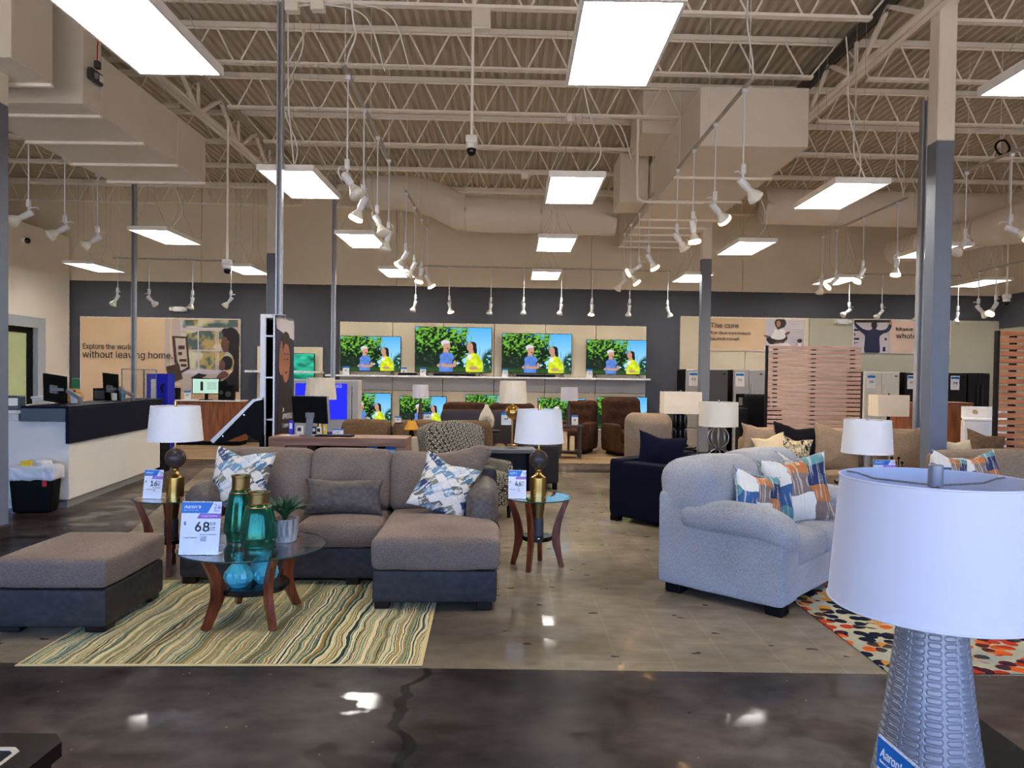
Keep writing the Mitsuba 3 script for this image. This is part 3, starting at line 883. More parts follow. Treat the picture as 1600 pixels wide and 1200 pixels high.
# ------------------------------------------------------------------ the television wall
def tv_picture(uv):
    """A man in blue and a woman in yellow before a leafy tree under a blue sky."""
    u, v = uv.x, uv.y

    def ell(cx, cy, rx, ry, soft_=0.12):
        return mikit.smoothstep(1 + soft_, 1 - soft_, dr.sqrt(dr.square((u - cx) / rx) + dr.square((v - cy) / ry)))

    sky = mikit.mix((0.42, 0.80, 0.95), (0.08, 0.42, 0.85), v)
    lump = mikit.fbm(u * 6 + 4, v * 4, 2.0, 3)
    leaf = mikit.fbm(u * 34, v * 24, 5.0, 3)
    d = (u - 0.30) / 0.50
    tree = mikit.smoothstep(-0.06, 0.06, 1.0 - dr.square(d) - 0.55 * dr.square(v - 0.25) + (lump - 0.5) * 1.3 + (leaf - 0.5) * 0.9 - 0.25)
    green = mikit.mix((0.001, 0.012, 0.004), (0.16, 0.46, 0.04), mikit.smoothstep(0.50, 0.80, leaf + 0.40 * (v - 0.5)))
    c = mikit.mix(sky, green, tree)
    c = mikit.mix(c, (0.01, 0.02, 0.015), ell(0.16, 0.18, 0.30, 0.26, 0.5) * 0.85)
    c = mikit.mix(c, (0.01, 0.05, 0.02), ell(1.0, 0.22, 0.13, 0.30, 0.25) * mikit.smoothstep(0.35, 0.55, leaf + 0.1))
    c = mikit.mix(c, (0.03, 0.09, 0.02), mikit.smoothstep(0.16, 0.04, v) * 0.8)
    skin = mi.Color3f(0.56, 0.30, 0.20)
    blue = mi.Color3f(0.10, 0.22, 0.62) * (0.75 + 0.5 * mikit.noise(u * 26, v * 14))
    yellow = mi.Color3f(0.62, 0.74, 0.02) * (0.7 + 0.6 * mikit.noise(u * 24, v * 16))
    # the man
    c = mikit.mix(c, skin, dr.maximum(ell(0.40, 0.45, 0.035, 0.10), ell(0.345, 0.14, 0.06, 0.05)))
    body = dr.maximum(ell(0.405, 0.10, 0.090, 0.34, 0.05), ell(0.415, 0.33, 0.095, 0.11))
    c = mikit.mix(c, blue, body)
    c = mikit.mix(c, skin * 0.95, dr.maximum(ell(0.45, 0.135, 0.085, 0.035, 0.2), dr.maximum(ell(0.52, 0.19, 0.022, 0.07), ell(0.365, 0.15, 0.03, 0.045))))
    c = mikit.mix(c, (0.62, 0.62, 0.66), ell(0.395, 0.645, 0.058, 0.075, 0.12))
    c = mikit.mix(c, skin, ell(0.412, 0.57, 0.048, 0.10, 0.08))
    c = mikit.mix(c, (0.62, 0.62, 0.66), ell(0.395, 0.67, 0.054, 0.035, 0.2))
    c = mikit.mix(c, (0.22, 0.05, 0.05), ell(0.427, 0.525, 0.014, 0.018))
    # the woman
    c = mikit.mix(c, (0.015, 0.010, 0.012), dr.maximum(ell(0.755, 0.60, 0.05, 0.085, 0.15), ell(0.785, 0.48, 0.026, 0.13, 0.2)))
    c = mikit.mix(c, skin * 0.92, dr.maximum(ell(0.718, 0.565, 0.042, 0.10, 0.08), ell(0.735, 0.43, 0.035, 0.10)))
    c = mikit.mix(c, yellow, dr.maximum(ell(0.762, 0.10, 0.098, 0.33, 0.05), dr.maximum(ell(0.765, 0.30, 0.090, 0.12), ell(0.845, 0.12, 0.05, 0.19))))
    c = mikit.mix(c, (0.75, 0.75, 0.80), ell(0.715, 0.34, 0.028, 0.06))
    c = mikit.mix(c, skin * 0.9, ell(0.765, 0.09, 0.06, 0.04, 0.2))
    c = mikit.mix(c, (0.02, 0.02, 0.02), ell(0.850, 0.46, 0.003, 0.10, 0.3))
    return c


def tex_tv(p, n, uv):
    return tv_picture(uv) * 0.66


def tex_teal(p, n, uv):
    g = mikit.fbm(uv.x * 5, uv.y * 8, 1.0, 4)
    return mikit.mix((0.0, 0.10, 0.06), (0.05, 0.75, 0.48), dr.clip(g * 1.8 - 0.4, 0, 1)) * 0.55


def screen_mesh(w, h):
    m = trimesh.Trimesh([[-w / 2, 0, 0], [w / 2, 0, 0], [w / 2, 0, h], [-w / 2, 0, h]], [[0, 1, 2], [0, 2, 3]], process=False)
    m.metadata['uv'] = np.array([[0, 0], [1, 0], [1, 1], [0, 1.0]])
    return m


ANG = math.degrees(math.atan(SKEW))


def glow(t, name, mesh, tex, label):
    key = num(f'{t}__{name}')
    scene[key] = {**shape(mesh, 'black', False, {}), 'emitter': {'type': 'area', 'radiance': mikit.proc(tex) if callable(tex) else {'type': 'rgb', 'value': list(tex)}}}
    labels[key] = {'label': label}


def television(x0, y0, x1, y1, off, label, group, tex=tex_tv, feet=True, pic='screen showing a man and a woman under a tree', z=None):
    a, b = W(x0, y1, off), W(x1, y0, off)
    b2 = W(x1, y1, off)
    w = b2[0] - a[0]
    h = W((x0 + x1) / 2, y0, off)[2] - W((x0 + x1) / 2, y1, off)[2]
    c = W((x0 + x1) / 2, y1, off)
    t = thing('television', label, 'television', group)
    if z is not None:                 # the top edge stays, the feet stand on the shelf
        h += c[2] - z
        c[2] = z
    place(c[0], c[1], c[2], rz=ANG)
    part(t, 'body', box(-w / 2, w / 2, 0.004, 0.05, 0, h, 0.008), 'black', label='thin black bezel and back')
    glow(t, 'screen', screen_mesh(w - 0.02, h - 0.022).apply_translation([0, 0.001, 0.012]), tex, pic)
    if feet:
        for s in (-1, 1):
            part(t, 'foot', cat([bar((s * w * 0.36, 0.03, 0.01), (s * w * 0.36 - 0.05, 0.0, -0.075), 0.014), bar((s * w * 0.36, 0.03, 0.01), (s * w * 0.36 + 0.05, 0.0, -0.075), 0.014)]), 'black')
    place()


def tv_wall():
    x0, x1 = W(530, 560, 0.1)[0], W(1010, 560, 0.1)[0]
    zt, zs, zg, zc = W(770, 506, 0.1)[2], W(770, 588, 0.1)[2], W(770, 612, 0.1)[2], 0.15
    js = [W(px, 560, 0.1)[0] for px in (530, 613, 692, 772, 852, 931, 1010)]
    t = thing('display_wall', 'long cream and gray panelled wall display that carries the large monitors', 'wall display')
    for a, b in zip(js, js[1:]):
        a, b = a + 0.006, b - 0.006
        part(t, 'upper_panel', skew_box(a, b, 16.87, 16.95, zs, zt, 0.004), 'cream_panel', label='cream upper panel')
        part(t, 'middle_panel', skew_box(a, b, 16.88, 16.95, zg, zs - 0.05, 0.004), 'gray_panel', label='pale gray middle panel')
        part(t, 'lower_panel', skew_box(a, b, 16.90, 16.95, zc, zg - 0.006, 0.004), 'cream_panel', label='cream lower panel')
    part(t, 'shelf', skew_box(x0 - 0.25, x1 + 0.05, 16.55, 16.88, zs - 0.05, zs - 0.005, 0.006), 'white', label='white shelf under the upper televisions')
    G1 = 'televisions on the wall shelf'
    television(531, 525, 626, 580, 0.24, 'left television of the four on the wall shelf', G1, z=zs + 0.078)
    television(648, 511, 768, 580, 0.24, 'largest television, second on the wall shelf', G1, z=zs + 0.078)
    television(784, 521, 893, 581, 0.24, 'third television from left on the wall shelf', G1, z=zs + 0.078)
    television(916, 531, 1010, 586, 0.24, 'right television of the four on the wall shelf', G1, z=zs + 0.078)
    G2 = 'televisions in the low row'
    for k, (a, b, c, d) in enumerate(((532, 614, 611, 664), (624, 619, 697, 664), (727, 617, 800, 664), (840, 622, 914, 668), (932, 620, 1011, 670))):
        television(a, b, c, d, 0.2, f'{ordinal(k)} television from left in the low row under the shelf', G2, feet=False)
    # low cabinet that the lower televisions stand on
    zl = W(770, 668, 0.3)[2]
    solo('media_bench', skew_box(x0, x1, 16.45, 16.86, 0, zl - 0.01, 0.01), 'gray_panel', 'long low bench under the lower row of televisions', 'bench')
    for k, (a, b, y) in enumerate(((622, 652, 583), (677, 744, 583), (806, 868, 586))):
        p, q = W(a, y, 0.34), W(b, y, 0.34)
        place((p[0] + q[0]) / 2, (p[1] + q[1]) / 2, zs - 0.005, rz=ANG)
        s = thing('soundbar', ('short black soundbar on the shelf between the first two televisions', 'black soundbar below the largest television', 'black soundbar below the third television')[k], 'soundbar', 'soundbars on the wall shelf')
        part(s, 'body', slab(q[0] - p[0], 0.08, 0.06, 0.012), 'dark_gray')
        part(s, 'grille', box(-(q[0] - p[0]) / 2 + 0.02, (q[0] - p[0]) / 2 - 0.02, -0.043, -0.04, 0.01, 0.05), 'black')
    place()
    for k, (px, py, w, h) in enumerate(((540.5, 583, 0.15, 0.19), (631, 581, 0.14, 0.18), (661, 583, 0.14, 0.18), (789, 586, 0.13, 0.18), (921, 587, 0.14, 0.2))):
        p = W(px, py, 0.36)
        place(p[0], p[1], zs - 0.005, rz=ANG)
        mini_card(w, h, ('small price card at the left end of the wall shelf', 'small price card right of the first wall television', 'small price card before the largest television', 'small price card left of the third wall television', 'small price card left of the right wall television')[k])
    place()
    # left television bay
    a, b = W(402, 541, 0.06), W(504, 541, 0.06)
    t = thing('display_panel', 'cream display panel on the gray wall, behind the poster kiosk', 'wall display')
    part(t, 'panel', skew_box(a[0], b[0], 16.89, 16.95, 0.9, a[2], 0.005), 'cream_panel')
    part(t, 'shelf', skew_box(a[0] - 0.15, b[0] + 0.05, 16.5, 16.89, 1.62, 1.67, 0.006), 'white')
    television(409, 552, 491, 600, 0.2, 'television with a teal screen, behind the poster kiosk', None, tex_teal, False, 'teal abstract screen')


def mini_card(w, h, label, mat='white'):
    t = thing('price_card', label, 'price card')
    m = prism([(-w / 2, 0), (w / 2, 0), (w / 2, h), (-w / 2, h)], 0.006)
    part(t, 'sheet', m, mat)
    part(t, 'header', prism([(-w / 2, h * 0.8), (w / 2, h * 0.8), (w / 2, h), (-w / 2, h)], 0.002).apply_translation([0, -0.005, 0]), 'card_blue')
    part(t, 'price', text_at('49', h * 0.16, 0, -0.005, h * 0.42, width=w * 0.36, align=1, bold=True), 'black')
    part(t, 'foot', box(-w / 2, w / 2, -0.005, 0.04, 0, 0.006), 'white')
    return t


M('card_blue', (24, 112, 196), 0.4)
M('card_purple', (150, 84, 190), 0.4)
M('ink', (24, 26, 34), 0.6)
tv_wall()


# ------------------------------------------------------------------ posters on the walls: flat prints, layer on layer
def poster(label, px0, py0, px1, py1, off, layers, texts, base='poster_peach', frame=True):
    """Layer shapes are given in pixels of the photograph and measured on the wall's plane."""
    a, b = W(px0, py1, off), W(px1, py0, off)
    t = thing('wall_poster', label, 'poster')
    zt0, zt1, zb0, zb1 = W(px0, py0, off)[2], b[2], a[2], W(px1, py1, off)[2]
    z1, z0 = (zt0 + zt1) / 2, (zb0 + zb1) / 2
    place(0, wall_y(0) - off, 0, rz=ANG)
    c = 1 / math.cos(math.radians(ANG))

    def L(px, py):
        p = W(px, py, off)
        return (p[0] * c, p[2])

    x0, x1 = a[0] * c, W(px1, py1, off)[0] * c
    part(t, 'sheet', prism([(x0, z0), (x1, z0), (x1, z1), (x0, z1)], 0.012), base)
    clip = Polygon([(x0, z0), (x1, z0), (x1, z1), (x0, z1)])
    for k, (name, mat, polys) in enumerate(layers):
        gs = []
        for poly in polys:
            g = poly if isinstance(poly, Polygon) else Polygon(poly)
            g = Polygon([L(*q) for q in g.exterior.coords]).buffer(0).intersection(clip)
            gs += [h for h in getattr(g, 'geoms', [g]) if not h.is_empty and h.geom_type == 'Polygon']
        for g in gs:
            part(t, name, prism(g, 0.0015).apply_translation([0, -0.0075 - 0.0016 * k, 0]), mat)
    for s, px, py, px2, hh in texts:
        x, z = L(px, py)
        w = L(px2, py)[0] - x
        part(t, 'lettering', text_at(s, hh, x, -0.0075 - 0.0016 * len(layers), z, width=w), 'ink', label=f'printed words {s}')
    if frame:
        part(t, 'edge', cat([box(x0 - 0.01, x1 + 0.01, -0.01, 0.006, z1, z1 + 0.012), box(x0 - 0.01, x1 + 0.01, -0.01, 0.006, z0 - 0.012, z0), box(x0 - 0.012, x0, -0.01, 0.006, z0, z1), box(x1, x1 + 0.012, -0.01, 0.006, z0, z1)]), 'white')
    place()
    return t


def tex_foliage(p, n, uv):
    g = mikit.fbm(p.x * 7, p.z * 7, 1.0, 3)
    h = mikit.noise(p.x * 5 + 9, p.z * 5)
    return mikit.mix(mikit.mix(lin((78, 100, 98)), lin((176, 154, 92)), mikit.smoothstep(0.35, 0.65, g)), lin((206, 200, 170)), mikit.smoothstep(0.62, 0.85, h))


M('foliage_print', tex_foliage, 0.7)
M('poster_peach', (222, 188, 150), 0.6)
M('poster_pink', (216, 184, 166), 0.6)
M('poster_lilac', (196, 186, 194), 0.6)
M('poster_sill', (190, 172, 160), 0.6)
M('silhouette', (30, 20, 22), 0.6)
M('skin_dark', (104, 64, 54), 0.6)
M('skin_mid', (164, 108, 82), 0.6)
M('wood_dark_print', (70, 48, 36), 0.6)
M('navy_print', (22, 28, 62), 0.6)
M('paper_print', (232, 228, 224), 0.6)

R4 = lambda a, b, c, d: Polygon([(a, b), (c, b), (c, d), (a, d)])
el = lambda cx, cy, rx, ry, rot=0: ellipse(cx, cy, rx, ry, 20, rot)
poster('large peach wall mural of a woman and child at a computer by a window', 126, 497, 374, 694, 0.03, [
    ('curtain', 'poster_sill', [R4(258, 499, 266, 580), R4(268, 499, 284, 586)]),
    ('window_view', 'foliage_print', [R4(286, 500, 372, 512), R4(286, 517, 340, 547), R4(342, 517, 372, 547), R4(286, 549, 310, 578), R4(312, 549, 340, 578), R4(342, 549, 372, 578)]),
    ('window_frame', 'poster_lilac', [R4(282, 512, 374, 516), R4(309, 516, 311, 578), R4(337, 516, 339, 578), R4(284, 546.5, 372, 548.5), R4(282, 499, 286, 580), R4(268, 578, 352, 584)]),
    ('desk', 'poster_sill', [Polygon([(268, 584), (352, 584), (336, 592), (300, 612), (262, 612)])]),
    ('monitor_frame', 'wood_dark_print', [Polygon([(269, 525), (293, 526), (297, 576), (282, 584), (273, 566)])]),
    ('monitor_screen', 'poster_sill', [Polygon([(274, 528), (290, 529), (294, 573), (283, 580), (277, 562)])]),
    ('screen_marks', 'wood_dark_print', [R4(279, 540, 289, 546), R4(279, 550, 285, 555), R4(281, 561, 292, 565), R4(283, 569, 292, 573)]),
    ('box', 'wood_dark_print', [Polygon([(260, 573), (280, 568), (286, 592), (264, 600)])]),
    ('books', 'poster_peach', [R4(262, 598, 282, 602)]),
    ('laptop', 'silhouette', [Polygon([(298, 591), (311, 583), (324, 586), (314, 592)])]),
    ('woman', 'silhouette', [el(361, 523, 12, 11), el(353, 518, 6, 5), el(368, 531, 9, 12), Polygon([(357, 535), (374, 530), (374, 612), (336, 612), (342, 599), (356, 590), (364, 580), (367, 566), (364, 556), (357, 549)])]),
    ('face', 'skin_dark', [smooth_poly([(348, 529), (354, 527), (358, 538), (357, 549), (351, 550), (348, 546), (346, 539)])]),
    ('child_hair', 'silhouette', [el(355, 567, 9, 11)]),
    ('child_face', 'skin_dark', [el(348, 571, 4.5, 8)]),
    ('child_arm', 'skin_dark', [smooth_poly([(344, 583), (352, 580), (358, 586), (346, 593), (338, 594)])]),
], [('Explore the world', 130.5, 545, 208.5, 0.125), ('without leaving home.', 130, 558.5, 271, 0.155)])

poster('peach poster of a woman meditating on a washer, with words about the laundromat', 1107, 498, 1256, 548, 0.07, [
    ('backdrop', 'poster_lilac', [R4(1196, 498, 1256, 548)]),
    ('blind_lines', 'poster_sill', [R4(1238, 498 + 4 * k, 1256, 499.2 + 4 * k) for k in range(9)]),
    ('woman_legs', 'silhouette', [smooth_poly([(1197, 530), (1203, 526), (1210, 530), (1216, 531), (1224, 524), (1229, 525), (1229, 531), (1219, 536), (1204, 538)])]),
    ('woman_body', 'paper_print', [smooth_poly([(1210, 515), (1217, 514), (1225, 516), (1228, 522), (1226, 528), (1219, 531), (1210, 530), (1204, 527), (1208, 521)])]),
    ('woman_arms', 'skin_dark', [smooth_poly([(1193, 524), (1198, 524), (1204, 526), (1199, 528)]), smooth_poly([(1226, 521), (1233, 518), (1233, 521), (1228, 524)]), el(1216, 512, 3, 3.5), smooth_poly([(1208, 536), (1218, 533), (1226, 535), (1218, 538)])]),
    ('hair', 'silhouette', [el(1219, 505, 9, 8)]),
    ('face', 'skin_mid', [el(1216, 506, 3.4, 5)]),
    ('washer_top', 'paper_print', [smooth_poly([(1197, 540), (1225, 536), (1234, 539), (1234, 548), (1197, 548)])]),
    ('plant', 'silhouette', [el(1249, 532.5, 4, 3), R4(1248.4, 533, 1249.4, 540)]),
    ('plant_pot', 'paper_print', [R4(1246.5, 536, 1251.5, 541)]),
    ('table', 'wood_dark_print', [R4(1236, 541, 1256, 543)]),
], [('The cure', 1109.5, 512, 1153.5, 0.115), ('for the common', 1109.5, 522.5, 1172, 0.08), ('laundromat.', 1109.5, 531.5, 1156, 0.08)])

poster('peach poster of a man in navy opening a refrigerator, with large words', 1333, 500, 1484, 552, 0.07, [
    ('fridge_inside', 'poster_lilac', [R4(1333, 502, 1392, 552)]),
    ('fridge_top', 'silhouette', [R4(1333, 500, 1392, 504)]),
    ('fridge_door', 'poster_sill', [R4(1386, 504, 1390, 552)]),
    ('shelf_goods', 'navy_print', [R4(1334, 514 + 7 * k, 1342 - (k % 2) * 2, 517 + 7 * k) for k in range(5)] + [R4(1382, 528, 1385, 532), R4(1379, 542, 1383, 549)]),
    ('shelf_goods', 'poster_pink', [R4(1336, 521, 1343, 524), R4(1335, 536, 1340, 538)]),
    ('man_body', 'navy_print', [smooth_poly([(1333, 501), (1338, 506), (1348, 514), (1358, 516), (1365, 513), (1373, 516), (1384, 514), (1390, 504), (1393, 508), (1388, 518), (1374, 526), (1373, 552), (1351, 552), (1351, 526), (1345, 519), (1336, 510)])]),
    ('man_head', 'silhouette', [el(1365.5, 508, 4.6, 6.5)]),
    ('hand', 'skin_mid', [el(1391, 504.5, 2, 3.5)]),
], [('Make your', 1399.5, 517, 1451, 0.085), ('whole', 1399.5, 528.5, 1431, 0.12)], base='poster_pink')


# ------------------------------------------------------------------ refrigerators and other appliances at the back right
M('fridge_silver', (196, 194, 190), 0.32, metal=0.5)
M('fridge_black', (34, 34, 38), 0.25, metal=0.4)
M('fridge_slate', (96, 98, 102), 0.35, metal=0.6)
M('fridge_white', (216, 212, 200), 0.35)


def fridge(px0, px1, pytop, d, mat, side, label, style='double', card=None):
    a, b = A(px0, pytop, d), A(px1, pytop, d)
    w, h = b[0] - a[0], (a[2] + b[2]) / 2
    place((a[0] + b[0]) / 2, d, 0, rz=ANG)
    t = thing('refrigerator', label, 'refrigerator', None)
    part(t, 'cabinet', box(-w / 2, w / 2, 0.07, 0.75, 0.05, h, 0.01), side, label='dark cabinet sides')
    part(t, 'kickplate', box(-w / 2 + 0.02, w / 2 - 0.02, 0.08, 0.3, 0, 0.06), 'black')
    if style == 'double':
        for s in (-1, 1):
            d_ = part(t, 'door', box(min(0, s * w / 2) + 0.004, max(0, s * w / 2) - 0.004, 0, 0.065, 0.72, h, 0.014), mat)
            part(t, d_.split('__')[-1] + '__handle', cat([cyl(0.012, 0.85, h - 0.25, 10).apply_translation([s * 0.05, -0.04, 0]), box(s * 0.05 - 0.01, s * 0.05 + 0.01, -0.04, 0, 0.88, 0.9), box(s * 0.05 - 0.01, s * 0.05 + 0.01, -0.04, 0, h - 0.3, h - 0.28)]), mat, 40)
        dr_ = part(t, 'freezer_drawer', box(-w / 2 + 0.003, w / 2 - 0.003, 0, 0.065, 0.08, 0.712, 0.014), mat)
        part(t, 'freezer_drawer__handle', cyl(0.012, -w / 2 + 0.1, w / 2 - 0.1, 10).apply_transform(trimesh.transformations.rotation_matrix(np.pi / 2, [0, 1, 0])).apply_translation([0, -0.04, 0.64]), mat, 40)
    else:
        part(t, 'door', box(-w / 2 + 0.003, w / 2 - 0.003, 0, 0.065, 0.55, h, 0.014), mat)
        part(t, 'lower_door', box(-w / 2 + 0.003, w / 2 - 0.003, 0, 0.065, 0.08, 0.54, 0.014), mat)
    if style == 'double' and 'dispenser' in label:
        part(t, 'dispenser', box(-w / 2 + 0.06, -w / 2 + 0.26, -0.012, 0.01, 1.0, 1.3, 0.006), 'black', label='black water dispenser')
        part(t, 'dispenser__spout', box(-w / 2 + 0.12, -w / 2 + 0.2, -0.018, -0.012, 1.05, 1.22, 0.004), 'mid_gray')
    part(t, 'badge', box(w / 2 - 0.12, w / 2 - 0.06, -0.004, 0, h - 0.1, h - 0.075), 'black')
    if card:
        x = -w / 2 + card
        c = thing('price_sheet', f'white price sheet on the {label.split(",")[0]}', 'price card')
        part(c, 'sheet', box(x, x + 0.19, -0.022, -0.014, h - 0.36, h - 0.06), 'white')
        part(c, 'header', box(x + 0.01, x + 0.18, -0.026, -0.022, h - 0.13, h - 0.08), 'card_blue')
        part(c, 'price', text_at('99', 0.06, x + 0.1, -0.024, h - 0.25, width=0.09, align=1), 'ink')
    place()


fridge(1072, 1094, 577, 15.6, 'fridge_silver', 'black', 'narrow steel refrigerator left of the far column, black-sided', 'single', 0.06)
fridge(1108, 1138, 578, 15.4, 'fridge_slate', 'black', 'slate gray refrigerator right of the far column', 'single')
fridge(1146, 1196, 578, 15.5, 'fridge_silver', 'black', 'stainless steel refrigerator with a black dispenser', 'double', 0.04)
fridge(1350, 1407, 581, 15.4, 'fridge_white', 'fridge_black', 'white two-door refrigerator beside the black one', 'double', 0.05)
fridge(1414, 1470, 582, 15.6, 'fridge_black', 'black', 'black refrigerator half behind the near right column', 'double', 0.04)
fridge(1481, 1512, 583, 15.5, 'fridge_black', 'black', 'black refrigerator right of the near right column', 'single', 0.05)
fridge(1513, 1548, 583, 15.6, 'fridge_black', 'black', 'black refrigerator farthest right by the bare wall', 'double')
# ------------------------------------------------------------------ materials of the furniture
def fabric(c, c2, scale=70.0, nap=5.0, amt=0.5):
    def tex(p, n, uv):
        f = mikit.fbm(p.x * scale, p.y * scale, p.z * scale, 2)
        g = mikit.fbm(p.x * nap, p.y * nap, p.z * nap, 3)
        return mikit.mix(lin(c), lin(c2), dr.clip((f - 0.5) * 1.6 * amt + (g - 0.5) * 1.2 * amt + 0.5, 0, 1))
    return tex


M('taupe', fabric((96, 82, 73), (142, 124, 110), 120, 4), 0.95, sheen=0.6, spec=0.2)
M('taupe_leather', fabric((36, 32, 31), (60, 54, 52), 30, 8), 0.6, spec=0.4)
M('heather', fabric((112, 113, 118), (196, 195, 194), 190, 2, 0.5), 0.95, sheen=0.3, spec=0.2)
M('navy', (14, 16, 36), 0.95, sheen=0.2, spec=0.15)
M('tan', fabric((124, 106, 87), (160, 140, 118), 70, 4), 0.95, spec=0.2)
M('brown_plush', fabric((38, 21, 14), (76, 46, 30), 30, 5), 0.9, sheen=0.3, spec=0.2)
M('brown_taupe', fabric((86, 64, 44), (134, 104, 76), 40, 5), 0.95, spec=0.2)
M('charcoal', (52, 48, 50), 0.95, spec=0.2)
M('dark_leather', (46, 32, 28), 0.45)
M('cream_fabric', (226, 206, 166), 0.95, spec=0.2)
M('black_fabric', (16, 16, 22), 0.95, spec=0.2)
M('lumbar', fabric((64, 56, 51), (104, 92, 83), 40, 9), 0.55, spec=0.4)
M('shade_white', (236, 234, 230), 0.8, spec=0.2)
M('shade_lavender', (220, 220, 228), 0.8, spec=0.2)
M('shade_cream', (228, 214, 188), 0.8, spec=0.2)
M('shade_gray', (206, 200, 204), 0.8, spec=0.2)
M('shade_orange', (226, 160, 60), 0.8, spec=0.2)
M('brass', (206, 168, 96), 0.24, metal=1.0)
M('old_brass', (150, 126, 78), 0.35, metal=1.0)
M('brown_ball', (64, 54, 50), 0.35)
M('nickel', (170, 170, 172), 0.3, metal=1.0)
M('pewter', (150, 152, 160), 0.42, metal=0.45)
M('turquoise', (70, 172, 184), 0.12, spec=0.7)
M('gravel', (176, 150, 110), 0.8)
M('leaf', (30, 72, 44), 0.5)
M('glass_edge', (28, 66, 60), 0.15)
M('glass_tint', (30, 36, 38), 0.08)
M('card_white', (240, 242, 246), 0.5)
scene['mat_glass'] = {'type': 'thindielectric', 'int_ior': 1.5}


def tex_wood(c, c2, sx, sy, sz):
    def tex(p, n, uv):
        g = mikit.fbm(p.x * sx, p.y * sy, p.z * sz, 4)
        return mikit.mix(lin(c), lin(c2), dr.clip(g * 1.8 - 0.4, 0, 1))
    return tex


M('leg_wood', tex_wood((72, 30, 16), (134, 66, 36), 40, 40, 5), 0.3, spec=0.5)
M('walnut', tex_wood((104, 70, 52), (164, 122, 96), 3, 30, 34), 0.5)
M('cabinet_wood', tex_wood((106, 58, 34), (160, 98, 62), 26, 26, 3), 0.5)
M('espresso', (26, 15, 12), 0.35, spec=0.25)
M('slat_wood', tex_wood((204, 160, 140), (232, 194, 174), 4, 30, 30), 0.6)
M('slat_orange', tex_wood((178, 104, 62), (214, 140, 92), 4, 30, 30), 0.6)


def tex_teal_glaze(p, n, uv):
    g = mikit.fbm(p.x * 420, p.y * 420, p.z * 420, 2)
    h = mikit.fbm(p.x * 14, p.y * 14, p.z * 9, 3)
    return mikit.mix(mikit.mix(lin((4, 66, 58)), lin((36, 138, 110)), h), lin((170, 214, 170)), mikit.smoothstep(0.6, 0.85, g) * 0.55)


M('teal_glaze', tex_teal_glaze, 0.15, metal=0.75, spec=0.7)


def tex_pot(p, n, uv):
    g = mikit.fbm(p.x * 60, p.y * 60, p.z * 9, 3)
    return mikit.mix(lin((96, 98, 100)), lin((186, 184, 178)), dr.clip(g * 2 - 0.5, 0, 1))


M('pot_stone', tex_pot, 0.85)


def pick(r, cols):
    c = mi.Color3f(*lin(cols[0]))
    for i, k in enumerate(cols[1:], 1):
        c = dr.select(r > i / len(cols), mi.Color3f(*lin(k)), c)
    return c


def tex_diamond(p, n, uv):
    w = (mikit.fbm(uv.x * 9, uv.y * 9, 1.0, 2) - 0.5) * 0.5
    a, b = (uv.x * 0.9 + uv.y * 1.15) * 4.6 + w, (uv.x * 0.9 - uv.y * 1.15) * 4.6 + w * 0.7
    r = mikit.cell_rand(dr.floor(a), dr.floor(b), 3)
    brush = mikit.fbm(uv.x * 30 - uv.y * 22, uv.x * 8 + uv.y * 10, 2.0, 3)
    c = pick(r, [(232, 224, 208), (112, 146, 164), (226, 216, 200), (54, 70, 106), (140, 132, 112), (206, 210, 210), (112, 104, 90), (84, 124, 142), (228, 218, 200)])
    fa, fb = a - dr.floor(a), b - dr.floor(b)
    edge = dr.maximum(mikit.smoothstep(0.17, 0.05, fa), mikit.smoothstep(0.17, 0.05, fb))
    c = mikit.mix(c, lin((88, 86, 74)), edge * mikit.smoothstep(0.45, 0.55, brush) * 0.8)
    return mikit.mix(c, lin((236, 228, 212)), mikit.smoothstep(0.50, 0.68, brush) * 0.85)


def tex_blocks(p, n, uv):
    w = (mikit.fbm(uv.x * 5, uv.y * 5, 1.0, 2) - 0.5) * 0.5
    gx = uv.x * 3.1 + w
    col = dr.floor(gx)
    gy = uv.y * 3.4 + 0.45 * mikit.cell_rand(col, 4, 4) * 2 + w
    k = col * 3 + dr.floor(gy) * 5 + 40
    r = (k - 7 * dr.floor(k / 7) + 0.5) / 7
    c = pick(r, [(46, 58, 92), (226, 222, 208), (186, 116, 64), (62, 96, 140), (132, 112, 102), (98, 146, 148), (228, 224, 210)])
    streak = mikit.noise(uv.x * 60 + 3 * w, uv.y * 5 + 2)
    light = mikit.smoothstep(0.62, 0.78, streak) * 0.55
    return mikit.mix(c, lin((216, 206, 190)), light)


def tex_ikat(p, n, uv):
    x, z = (p.x * 0.8 - p.y * 0.6) / 0.024, (p.z + 0.35 * (p.x * 0.6 + p.y * 0.8)) / 0.032
    x = x + 0.25 * mikit.noise(p.x * 30, p.y * 30, p.z * 30)
    row = dr.floor(z)
    x = x + 0.5 * (row - 2 * dr.floor(row * 0.5))
    fx, fz = dr.abs(x - dr.round(x)) * 2, dr.abs(z - row - 0.5) * 2
    ring = dr.abs(dr.sqrt(fx * fx * 1.6 + fz * fz) - 0.72)
    m = dr.maximum(mikit.smoothstep(0.22, 0.10, ring), mikit.smoothstep(0.2, 0.1, dr.sqrt(fx * fx * 2 + fz * fz)))
    return mikit.mix(lin((48, 44, 44)), lin((214, 200, 172)), m)


def tex_script(p, n, uv):
    g = mikit.fbm(uv.x * 16, uv.y * 12, 3.0, 3)
    line = mikit.smoothstep(0.05, 0.02, dr.abs(g - 0.5)) + mikit.smoothstep(0.63, 0.68, g)
    return mikit.mix(lin((226, 208, 168)), lin((40, 36, 34)), dr.clip(line, 0, 1))


